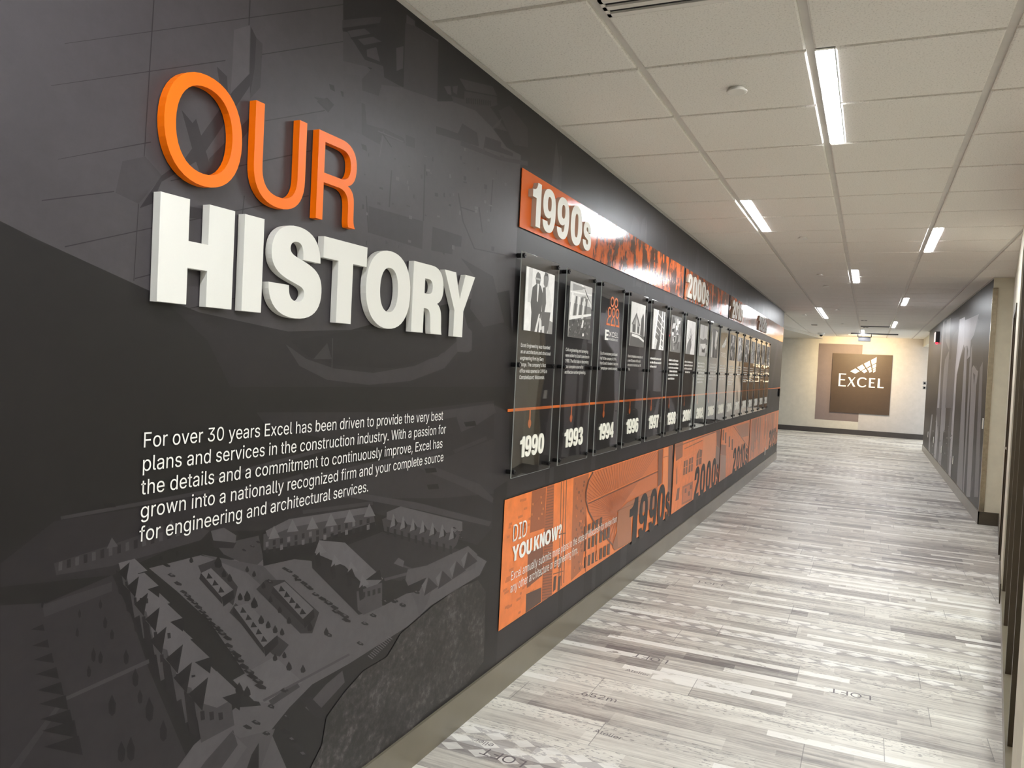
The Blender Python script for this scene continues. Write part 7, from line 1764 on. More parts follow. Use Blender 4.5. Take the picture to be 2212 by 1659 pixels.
M_BRONZE = mat('dark_bronze_frame', (58, 47, 34), 0.4, 0.2, 0.5, var=0.08)
M_BLACK = mat('black_metal', (16, 15, 16), 0.35, 0.3, 0.5, var=0.2)
M_WHITE = mat('white_sign_foam', (230, 229, 221), 0.55, var=0.002, scale=300, bump=0.05, bscale=900)
M_SIDEBOUNCE = mat('beige_side_bounce', (196, 178, 158), 0.7, var=0.02)  # light bounced off the orange board, put into the colour of the numeral sides
M_OFFWHITE = mat('white_paint_number', (240, 238, 226), 0.5, var=0.02)
M_ORANGE = mat('orange_sign_paint', (255, 118, 0), 0.36, 0.0, 0.3, var=0.01)
M_ORANGE2 = mat('orange_vinyl', (236, 118, 44), 0.4, var=0.03)
M_VINYL = mat('white_vinyl', (244, 243, 238), 0.5, var=0.01)
M_INK = mat('charcoal_ink', (36, 32, 32), 0.4, var=0.08)
M_PANELBASE = mat('orange_print_base', (240, 130, 60), 0.30, 0, 0.5, var=0.05, scale=14)
M_ACR = acrylic_mat()
M_EDGE = mat('frosted_acrylic_edge', (176, 180, 176), 0.4, var=0.01)
M_PHOTO = print_mat('photo_print', 0.45, 0.4, 0.10)
M_LENS = glow('light_lens', LAMP_COL, LAMP)
M_HOUSE = mat('white_enamel', (232, 228, 220), 0.4, var=0.02)
M_PLATE = mat('white_plastic', (232, 230, 222), 0.4, var=0.02)
M_DARKHOLE = mat('dark_opening', (12, 12, 16), 0.7, var=0.2)
M_GREYBOX = mat('grey_enamel', (88, 87, 90), 0.5, var=0.04)
M_LOGO = mat('brown_sign_face', (70, 54, 40), 0.5, var=0.03)
M_WOOD = wood_mat()
M_GLASS = clear_glass()

# ------------------------------------------------------------------ room shell
RX = 2.612                                    # face of the right mural wall
def wx(y):                                    # face of the slanted near wall on the right
    return 2.80 - (9.88 - y) * 0.1255
b = MB(); b.box((-4.2, -4.2, -0.12), (5.7, 23.6, 0)); fl = b.build('floor', M_FLOOR); tag(fl, kind='structure')

# lettering printed on the floor planks
def floor_text(t, x, y, cap, ang, parent):
    cs, w = text_outlines(t, 3)
    c, s = math.cos(ang), math.sin(ang)
    cs = [[(x + (a * c - d * s) * cap, y + (a * s + d * c) * cap) for a, d in q] for q in cs]
    v, f = solid(cs, 0)
    mesh('floor_lettering', [(p[0], p[1], 0.0006) for p in v], f, M_FLOORINK, (x, y, 0), parent)
M_FLOORINK = mat('faded_floor_ink', (108, 102, 104), 0.5, var=0.2, scale=60)
for t, x, y, cap, a in [('Atelier', 0.500, 3.10, 0.030, -0.12), ('Atelier', 0.43, 3.81, 0.030, -0.1), ('elier', 0.20, 2.80, 0.030, math.pi - 0.1), ('LOFT', 0.37, 2.74, 0.055, math.pi - 0.1),
                        ('LOFT', 0.60, 4.06, 0.055, math.pi - 0.05), ('LOFT', 1.55, 4.12, 0.055, math.pi), ('LOFT', 0.42, 5.68, 0.055, 0.0), ('652m', 0.33, 3.42, 0.045, 0.0)]:
    floor_text(t, x, y, cap, a, fl)

# ceiling: recessed tee grid with thick tiles hanging a little below it
LIGHTS = [(1, 0, 2, 'above the white letters of the dark wall, nearest in view'), (0, 4, 2, 'close to the dark wall, nearest of its row'), (2, 6, 2, 'right of centre, nearest of its row'), (1, 10, 2, 'in the middle row, second from the viewer'),
          (2, 15, 2, 'right of centre, second of its row'), (0, 18, 4, 'close to the far end of the dark wall, yellowish edge'), (2, 23, 3, 'right of centre, third and farthest of its row'), (1, 28, 4, 'just before the brown logo sign'),
          (2, -4, 2, ''), (3, -4, 2, ''), (0, -5, 2, ''), (1, -9, 2, '')]
XR = [0.5907, 1.2003, 1.8099, 2.4195]
litcut = {}
for c, k, n, _ in LIGHTS:
    for q in range(n):
        litcut[(c, k + q)] = 1
b = MB()
b.box((-4.2, -4.2, HC + 0.013), (5.7, 23.6, HC + 0.12), 1)
edges = [-4.2 + 0.0] + [x for x in TX if x > -4.2]
def tilebox(b, x0, x1, y0, y1):
    z = HC
    c = 0.006
    n = len(b.v)
    b.v += [(x0, y0, HC + 0.0128), (x1, y0, HC + 0.0128), (x1, y1, HC + 0.0128), (x0, y1, HC + 0.0128),
            (x0, y0, z + 0.003), (x1, y0, z + 0.003), (x1, y1, z + 0.003), (x0, y1, z + 0.003),
            (x0 + c, y0 + c, z), (x1 - c, y0 + c, z), (x1 - c, y1 - c, z), (x0 + c, y1 - c, z)]
    for q in ((0, 1, 5, 4), (1, 2, 6, 5), (2, 3, 7, 6), (3, 0, 4, 7), (4, 5, 9, 8), (5, 6, 10, 9), (6, 7, 11, 10), (7, 4, 8, 11), (8, 9, 10, 11)):
        b.f.append([n + i for i in q])
        b.i.append(0)
for k in range(-12, 34):
    y0, y1 = Y0 + k * T + 0.011, Y0 + (k + 1) * T - 0.011
    if y1 > 23.4: y1 = 23.4
    if y1 - y0 < 0.1: continue
    for j, x in enumerate(TX):
        x0, x1 = x + 0.015, x + T - 0.015
        if x1 < 0.1 and y1 < 14.9: continue
        if y1 < 14.9 and x0 < 0.02: x0 = 0.022
        elif x0 < 0.02 < x1 and y0 < 15.0: x0 = 0.022
        if x1 > 3.40 and y1 < 2.7: continue
        if x0 > 2.65 and y0 > 9.7 and y0 < 19.6: continue
        if y0 > 9.7 and y0 < 19.6 and x1 > 2.60: x1 = 2.595
        ci = [i for i, q in enumerate(XR) if abs(q - x) < 1e-3]
        if ci and (ci[0], k) in litcut: x0 = x + 0.082
        if ci and ci[0] == 0 and k == -1: y1 = Y0 + k * T + 0.0; y0 = Y0 - 0.47; y1 = Y0 - 0.010
        tilebox(b, x0, x1, y0, y1)
        if ci and ci[0] == 0 and k == -1: tilebox(b, x0, x1, Y0 - T + 0.01, Y0 - T + 0.012 + 0.0)
# wall angle strips
b.box((0.0, -4.2, HC - 0.001), (0.020, 15.0, HC + 0.0129), 1)
b.box((2.598, 9.88, HC - 0.001), (RX, 19.8, HC + 0.0129), 1)
ce = b.build('ceiling', [M_TILE, M_TEE]); tag(ce, kind='structure')

b = MB(); b.box((-0.14, -4.2, 0), (0, 15.0, HC + 0.02)); tag(b.build('wall_left', M_CORE), kind='structure')
b = MB(); b.box((-0.14, 15.0, HB), (0.002, 15.006, HC)); tag(b.build('trim_1', M_STEEL), kind='structure')
b = MB(); b.box((0, -4.2, 0), (0.012, 15.0, HB)); b.box((-0.14, 15.0, 0), (0.012, 15.012, HB))
o = b.build('baseboard_left', M_BASE); tag(o, kind='structure')
b = MB(); b.box((-4.2, 23.4, 0), (5.7, 23.6, HC + 0.02)); wf = b.build('wall_far', M_CREAM); tag(wf, kind='structure')
b = MB(); b.box((0.139, 23.397, 0.355), (1.242, 23.4, 2.442)); b.build('painted_block', M_TAUPE, wf)['label'] = 'taupe painted rectangle'
b = MB(); b.box((1.242, 23.398, HB), (2.9, 23.4, HC)); b.build('painted_block', M_GREIGE, wf)['label'] = 'pale grey painted area'
b = MB(); b.box((-4.2, 23.385, 0), (5.7, 23.4, HB)); tag(b.build('baseboard_far', M_BASE_DK), kind='structure')
b = MB(); b.box((RX, 9.88, 0), (5.7, 19.8, HC + 0.02)); tag(b.build('wall_right', M_IVORY), kind='structure')
b = MB(); b.box((RX - 0.012, 9.868, 0), (RX, 19.8, HB)); b.box((RX - 0.012, 9.868, 0), (2.84, 9.88, HB), 1)
tag(b.build('baseboard_right', [M_BASE, M_BASE_BR]), kind='structure')
b = MB(); b.box((2.606, 9.868, HB), (2.655, 9.88, 2.545)); b.box((2.606, 9.88, HB), (2.6075, 9.892, 2.545)); tag(b.build('trim_2', M_STEEL), kind='structure')
# slanted near wall: ivory part with a wooden door, then a storefront
def slant(y0, y1, off0, off1, z0, z1, bld, m=0):
    bld.prism([(wx(y0) + off0, y0), (wx(y0) + off1, y0), (wx(y1) + off1, y1), (wx(y1) + off0, y1)], z0, z1, m)
b = MB(); slant(6.36, 7.25, 0, .14, 0, HC + .02, b); slant(8.25, 9.88, 0, .14, 0, HC + .02, b); slant(7.25, 8.25, 0, .14, 2.15, HC + .02, b)
tag(b.build('wall_near_right', M_IVORY), kind='structure')
b = MB(); slant(6.36, 7.20, -.008, 0, 0, HB, b); slant(8.30, 9.86, -.008, 0, 0, HB, b); tag(b.build('baseboard_near_right', M_BASE_BR), kind='structure')
b = MB(); slant(7.30, 8.20, .03, .075, 0.01, 2.10, b); dr = b.build('door_1', M_WOOD, loc=(wx(7.75), 7.75, 0)); tag(dr, kind='structure')
b = MB(); slant(7.25, 7.30, -.008, .14, 0, 2.15, b); slant(8.20, 8.25, -.008, .14, 0, 2.15, b); slant(7.30, 8.20, -.008, .14, 2.10, 2.15, b); b.build('door_frame', M_BRONZE, dr)
b = MB(); yh = 7.40; b.lathe([(.010, 0), (.010, .020), (.026, .022), (.026, .030)], (wx(yh) + .001, yh, 1.0), 'x', 16); b.box((wx(yh) - .004, yh, .99), (wx(yh) + .004, yh + .12, 1.01)); b.build('door_handle', M_STEEL, dr)
b = MB(); slant(2.95, 6.36, 0, .14, 2.42, HC + .02, b); tag(b.build('wall_storefront_head', M_IVORY), kind='structure')
b = MB(); slant(2.95, 6.36, .0, .10, 0, .10, b); wn = b.build('window_1', M_BASE, loc=(wx(3), 3, 0)); tag(wn, kind='structure')
b = MB(); slant(2.95, 6.36, .060, .068, .10, 2.36, b); b.build('glass_pane', M_GLASS, wn)
b = MB(); slant(2.95, 6.36, .008, .11, 2.36, 2.42, b); b.build('window_head', M_BRONZE, wn)
for k in range(4):
    y = 6.36 - k * 0.905
    b = MB(); slant(y - .05, y, .008, .11, .10, 2.36, b); b.build('window_mullion', M_BRONZE, wn)
# unseen office, filled in to light the corridor through the storefront; nearer than that the corridor widens
b = MB(); b.box((5.55, 2.85, 0), (5.7, 6.5, HC + .02)); b.prism([(wx(6.36) + .14, 6.36), (5.55, 6.36), (5.55, 6.5), (wx(6.36) + .14, 6.5)], 0, HC + .02); b.box((wx(2.95) + .002, 2.80, 0), (5.7, 2.949, HC + .02)); tag(b.build('wall_office', M_IVORY), kind='structure')
b = MB(); b.box((3.45, -4.2, 0), (3.6, 2.80, HC + .02)); tag(b.build('wall_right_near', M_IVORY), kind='structure')
b = MB(); b.box((3.438, -4.2, 0), (3.45, 2.80, HB)); tag(b.build('baseboard_right_near', M_BASE_BR), kind='structure')
# remaining shell, outside the picture
b = MB(); b.box((-0.14, -4.4, 0), (5.7, -4.2, HC + .02)); tag(b.build('wall_back', M_IVORY), kind='structure')
b = MB(); b.box((-4.4, 14.8, 0), (-4.2, 23.6, HC + .02)); b.box((-4.2, 14.9, 0), (-0.14, 15.0, HC + .02)); tag(b.build('wall_alcove', M_IVORY), kind='structure')
b = MB(); b.box((5.6, 19.8, 0), (5.7, 23.6, .7)); b.box((5.6, 19.8, 2.3), (5.7, 23.6, HC + .02)); b.box((5.6, 19.8, .7), (5.7, 20.3, 2.3)); b.box((5.6, 22.9, .7), (5.7, 23.6, 2.3)); tag(b.build('wall_cross', M_IVORY), kind='structure')
b = MB(); b.box((5.64, 20.3, .7), (5.66, 22.9, 2.3)); wn2 = b.build('window_2', glow('daylight_pane', (.62, .78, 1.0), 1.2)); tag(wn2, kind='structure')
b = MB(); b.prism([(-0.93, 15.0), (0.235, 23.385), (-4.2, 23.385), (-4.2, 15.0)], 2.565, HC); tag(b.build('trim_3', M_CREAM), kind='structure')
b = MB(); b.box((2.69, 19.82, 2.43), (5.6, 23.385, HC)); tag(b.build('trim_4', M_IVORY), kind='structure')

# ------------------------------------------------------------------ murals
def parse(block):
    for p in block:
        yield p[0], tuple(p[1:4]), [(p[i] / 1000, p[i + 1] / 1000) for i in range(4, len(p), 2)]

def levels(items):
    """give overlapping pieces of a print their own thin layer, in drawing order"""
    done, out = [], []
    for l, c, pts in sorted(items, key=lambda q: q[0]):
        ys, zs = [p[0] for p in pts], [p[1] for p in pts]
        b = (min(ys), max(ys), min(zs), max(zs))
        lv = 1
        for d, q in done:
            if q >= lv and b[0] < d[1] and b[1] > d[0] and b[2] < d[3] and b[3] > d[2]:
                lv = q + 1
        done.append((b, lv))
        out.append((lv, c, pts))
    return out

def art(name, block, x, dx, m, loc, parent=None, base=None, extra=None, mats=None, gain=1.0):
    V, F, I, C = [], [], [], []
    items = levels(parse(block))
    if base: items.insert(0, base)
    for l, c, pts in items:
        n = len(V)
        V += [(x + dx * l, py, pz) for py, pz in pts]
        F.append(list(range(n, n + len(pts))))
        I.append(0)
        C.append(tuple(v * gain for v in lin(c)[:3]) + (1.0,))
    for l, pts in (extra or []):
        n = len(V)
        V += [(x + dx * l, py, pz) for py, pz in pts]
        F.append(list(range(n, n + len(pts))))
        I.append(1)
        C.append((0, 0, 0, 1))
    return mesh(name, V, F, mats or [m], loc, parent, I, C)

DX = 0.00005
fol = [(36, [(p[0] / 1000, p[1] / 1000) for p in q]) for q in FOLIAGE]
o = art('wall_mural', MURAL, 0.0006, DX, M_PRINT, (0, 7, 1.3), base=(0, (30, 27, 28), [(-4.2, HB), (15.0, HB), (15.0, HC), (-4.2, HC)]), extra=fol, mats=[M_PRINT, M_FOL], gain=0.86)
tag(o, 'huge dark charcoal mural of faded aerial photographs covering the long left wall', 'mural')
o = art('wall_mural', RIGHT_ART, RX - 0.0006, -DX, M_PRINT_R, (RX, 15, 1.3), base=(0, (44, 40, 40), [(9.893, HB), (19.8, HB), (19.8, HC), (9.893, HC)]), gain=1.0)
tag(o, 'grey abstract photo mural with tall blurred shapes on the right corridor wall', 'mural')

# ------------------------------------------------------------------ raised letters OUR HISTORY
XF = 0.0034                                    # front of the printed wallcovering
def raised(ch, glyphs, y0, y1, z0, z1, name, m, label, cat='sign letter', group=None, d=0.0245 - 0.0034):
    cs = outline(glyphs[ch])
    cs = scaled(cs, box_of(cs), y0, y1, z0, z1)
    v, f = solid(cs, d)
    o = mesh(name, on_left(v, XF), f, m, (XF, (y0 + y1) / 2, z0))
    tag(o, label, cat, group)
    return o
ORD = 'orange raised letters'
raised('O', LIGHT, 1.270, 1.505, 1.866, 2.120, 'sign_letter', M_ORANGE, 'large orange raised ring shaped letter O on the dark mural', group='orange sign letters')
raised('U', LIGHT, 1.548, 1.745, 1.866, 2.115, 'sign_letter', M_ORANGE, 'orange raised letter U between two other orange letters', group='orange sign letters')
raised('R', LIGHT, 1.797, 1.982, 1.869, 2.114, 'sign_letter', M_ORANGE, 'orange raised letter R, the last of the orange word', group='orange sign letters')
for ch, a, c, z0, z1, lb in [('H', 1.268, 1.491, 1.589, 1.828, 'thick white raised letter H with crossbar, first of the white word'), ('I', 1.525, 1.594, 1.589, 1.828, 'thick white raised letter I, a plain upright bar'),
                             ('S', 1.618, 1.836, 1.584, 1.832, 'thick white raised curved letter S'), ('T', 1.838, 2.051, 1.585, 1.825, 'thick white raised letter T below the orange letters'),
                             ('O', 2.052, 2.311, 1.583, 1.833, 'thick white raised letter O with dark oval opening'), ('R', 2.326, 2.537, 1.582, 1.822, 'thick white raised letter R with small dark opening'), ('Y', 2.541, 2.784, 1.581, 1.820, 'thick white raised letter Y at the end of the white word')]:
    raised(ch, HEAVY, a, c, z0, z1, 'sign_letter', M_WHITE, lb, group='white sign letters')

# ------------------------------------------------------------------ paragraph of vinyl lettering
PARA = ['For over 30 years Excel has been driven to provide the very best', 'plans and services in the construction industry. With a passion for', 'the details and a commitment to continuously improve, Excel has', 'grown into a nationally recognized firm and your complete source', 'for engineering and architectural services.']
PEND = [2.615, 2.642, 2.622, 2.634, 2.145]
pt = empty('wall_text', (XF, 1.95, 1.05))
tag(pt, 'five lines of white company history lettering on the dark mural', 'wall lettering')
for k, (t, e) in enumerate(zip(PARA, PEND)):
    v, f = text_lines([t], 1.262, 1.266 - k * 0.0523, 0.0335, 0, width=e - 1.262)
    mesh('text_line', on_left(v, XF + 0.0006), f, M_VINYL, (XF, 1.262, 1.266 - k * 0.0523), pt)

# ------------------------------------------------------------------ upper boards with raised decades
UP = [('1990s', 3.226, 6.585, 4.245, [('1', 3.304, 3.403), ('9', 3.429, 3.592), ('9', 3.614, 3.781), ('0', 3.806, 3.980), ('s', 4.000, 4.134)]),
      ('2000s', 6.665, 8.900, -9, [('2', 6.700, 6.880), ('0', 6.905, 7.085), ('0', 7.105, 7.285), ('0', 7.308, 7.490), ('s', 7.515, 7.655)]),
      ('2010s', 8.992, 11.270, -9, [('2', 9.090, 9.265), ('0', 9.285, 9.460), ('1', 9.478, 9.585), ('0', 9.605, 9.780), ('s', 9.795, 9.905)]),
      ('2020s', 11.290, 14.995, -9, [('2', 11.430, 11.610), ('0', 11.630, 11.810), ('2', 11.830, 12.005), ('0', 12.025, 12.200), ('s', 12.220, 12.350)])]
BOARD = [('glossy orange printed board behind the raised 1990s, longest and nearest'), ('glossy orange board with brown streaks behind the raised 2000s'), ('glossy orange and brown board behind the raised 2010s'), ('glossy orange and brown board behind the raised 2020s at the far wall end')]
for k, (t, a, c, ys, digs) in enumerate(UP):
    bm_ = MB(); bm_.box((XF, a, 2.096), (0.0065, c, 2.356))
    o = bm_.build('decade_board', streak_mat('weathered_orange_%d' % k, ys, 0.13, k * 3.7), loc=(XF, (a + c) / 2, 2.096)); tag(o, BOARD[k], 'sign board', 'orange decade boards near the ceiling')
    e = empty('decade_numerals', (0.0065, (digs[0][1] + digs[-1][2]) / 2, 2.118))
    tag(e, ['white raised numerals 1990s on the nearest orange board', 'white raised numerals 2000s on an orange board', 'white raised numerals 2010s on a glossy orange board', 'white raised numerals 2020s on the farthest orange board'][k], 'raised numerals', 'raised decade numerals')
    for ch, p, q in digs:
        cs = outline(HEAVY[ch]); bb = box_of(cs)
        z0, z1 = (2.116, 2.320) if ch != '1' else (2.119, 2.318)
        if ch == 's': z0, z1 = 2.116, 2.268
        dp = 0.0235 if k == 0 else 0.0165
        v, f = solid(scaled(cs, bb, p, q, z0, z1), dp)
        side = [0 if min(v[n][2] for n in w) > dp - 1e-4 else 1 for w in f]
        mesh('numeral', on_left(v, 0.0065), f, [M_WHITE, M_SIDEBOUNCE], (0.0065, p, z0), e, side)

# ------------------------------------------------------------------ lower printed panels
LOW = [(3.215, 6.535, '1990s', [('1', 5.300, 5.515), ('9', 5.560, 5.800), ('9', 5.850, 6.080), ('0', 6.105, 6.345), ('s', 6.375, 6.520)], 'orange building print with white question text and dark 1990s'),
       (6.615, 8.870, '2000s', [('2', 7.530, 7.775), ('0', 7.820, 8.080), ('0', 8.130, 8.390), ('0', 8.440, 8.690), ('s', 8.715, 8.862)], 'orange print of an old facade with dark 2000s'),
       (8.930, 11.200, '2010s', [('2', 9.860, 10.105), ('0', 10.160, 10.410), ('1', 10.450, 10.600), ('0', 10.640, 10.900), ('s', 10.940, 11.170)], 'orange print of a modern facade with dark 2010s'),
       (11.270, 14.970, '2020s', [('2', 13.640, 13.920), ('0', 13.960, 14.200), ('2', 14.240, 14.480), ('0', 14.520, 14.740), ('s', 14.770, 14.930)], 'pale orange print at the far wall end with dark 2020s')]
arts = list(parse(ORANGE_ART))
for k, (a, c, t, digs, lb) in enumerate(LOW):
    e = empty('printed_panel', (XF, (a + c) / 2, 0.288)); tag(e, lb, 'printed panel', 'orange printed panels above the base')
    b = MB(); b.box((XF, a, 0.29), (XF + 0.0008, c, 0.88))
    V, F, I, C = b.v, b.f, b.i, [(0, 0, 0, 1)] * 6
    top = 0
    for l, col, pts in levels([q for q in arts if a <= sum(p[0] for p in q[2]) / len(q[2]) <= c]):
        n = len(V); V += [(XF + 0.0008 + DX * l, py, pz) for py, pz in pts]; F.append(list(range(n, n + len(pts)))); I.append(1); C.append(lin(col)); top = max(top, l)
    XN = XF + 0.0008 + DX * (top + 3)
    mesh('printed_sheet', V, F, [M_PANELBASE, M_ART], (XF, (a + c) / 2, 0.29), e, I, C)
    V, F = [], []
    for ch, p, q in digs:
        cs = outline(HEAVY[ch]); v, f = solid(scaled(cs, box_of(cs), p, q, 0.262, 0.590 if ch != 's' else 0.505), 0)
        n = len(V); V += v; F += [[n + i for i in w] for w in f]
    mesh('printed_numerals', on_left(V, XN), F, M_INK, (XF, digs[0][1], 0.262), e)
    if k == 0:
        v, f = text_lines(['DID'], 3.312, 0.673, 0.079, 0, width=0.175)
        mesh('lettering', on_left(v, XN + .0002), f, M_VINYL, (XF, 3.312, .673), e)
        V, F = [], []
        x = 0.0
        seq = []
        for ch in 'YOU KNOW?':
            if ch == ' ': x += 26; continue
            cs = outline(HEAVY[ch]); bb = box_of(cs); seq.append((cs, x)); x += bb[1] - bb[0] + (6 if ch not in 'YW' else 1)
        sc = (3.965 - 3.318) / x
        for cs, dx_ in seq:
            v, f = solid([[(3.318 + (p[0] + dx_) * sc, 0.579 + p[1] * 0.00072) for p in q] for q in cs], 0)
            n = len(V); V += v; F += [[n + i for i in w] for w in f]
        mesh('lettering', on_left(V, XN + .0002), F, M_VINYL, (XF, 3.318, .579), e)
        v, f = text_lines(['Excel annually submits more plans to the state of Wisconsin for review than'], 3.317, 0.494, 0.042, 0, width=4.992 - 3.317)
        v2, f2 = text_lines(['any other architecture or engineering firm.'], 3.317, 0.437, 0.042, 0, width=4.248 - 3.317)
        n = len(v); mesh('lettering', on_left(v + v2, XN + .0002), f + [[n + i for i in w] for w in f2], M_VINYL, (XF, 3.317, .437), e)

# ------------------------------------------------------------------ orange timeline strip with markers
P0, PITCH, PW = 3.201, 0.57275, 0.463
e = empty('timeline_strip', (XF, 9.1, 1.281)); tag(e, 'thin orange timeline strip running along the dark wall behind the acrylic panels', 'timeline strip')
b = MB(); b.box((XF, 3.198, 1.2745), (XF + .002, 14.99, 1.2875)); b.build('rail', M_ORANGE2, e)
mk0 = None
for i in range(17):
    yc = P0 + i * PITCH + 0.2535
    if mk0 is None:
        cs = outline('M -0.7 5.4 L 0.7 5.4 L 0.7 1.4 C 1.5 1.2 1.8 0.4 1.8 -0.2 C 1.8 -1.2 0.9 -1.7 0 -2.2 C -0.9 -1.7 -1.8 -1.2 -1.8 -0.2 C -1.8 0.4 -1.5 1.2 -0.7 1.4 Z', 6)
        v, f = solid([[(yc + p[0] * .01, 1.213 + p[1] * .0114) for p in q] for q in cs], 0.002)
        mk0 = mesh('marker', on_left(v, XF), f, M_ORANGE2, (XF, yc, 1.213), e)
    else:
        o = mk0.copy(); COL.objects.link(o); o.location.y = mk0.location.y + i * PITCH

# ------------------------------------------------------------------ acrylic timeline panels
YEARS = ['1990', '1993', '1994', '1996', '1997', '1998', '2001', '2002', '2006', '2008', '2014', '2017', '2018', '2019', '2020', '2021', '2022']
CAPT = [['Excel Engineering was founded', 'as an architecture and structural', 'engineering firm by Gary', 'Runge. The company\'s first', 'office was opened in 1990 in', 'Campbellsport, Wisconsin.'],
        ['Civil engineering and surveying', 'were added to Excel\'s services in', '1980. The first step in becoming', 'your complete source for', 'architecture and engineering.'],
        ['Excel\'s employees purchased', 'half of the company in 1994', 'from Excel\'s founder to become', 'an employee-owned company.'],
        ['Excel completed construction of', 'a new 50 person office and', 'relocated to Fond du Lac, WI', '1996']]
PLAB = ['clear acrylic panel reading 1990 with a photo of two men, nearest of the row', 'clear acrylic panel reading 1993 with an aerial photo, second of the row', 'clear acrylic panel reading 1994 with orange outlined figures and white lettering', 'clear acrylic panel reading 1996 with a photo of a gabled house',
        'clear acrylic panel reading 1997 with a photo of steel framing', 'clear acrylic panel reading 1998 with a pale interior photo', 'clear acrylic panel reading 2001 with a photo of a bare tree', 'clear acrylic panel reading 2002, half hidden by a pale reflection',
        'clear acrylic panel standing between the 2002 and 2008 panels', 'clear acrylic panel reading 2008 with a small white logo', 'clear acrylic panel reading 2014, seventh from the far end', 'clear acrylic panel reading 2017, sixth from the far end',
        'narrow looking clear acrylic panel, fifth from the far end of the row', 'narrow looking clear acrylic panel, fourth from the far end of the row', 'narrow looking clear acrylic panel, third from the far end of the row', 'narrow looking clear acrylic panel, second from the far end of the row', 'last clear acrylic panel at the far end of the timeline row']
XA0, XA1 = 0.0315, 0.0360

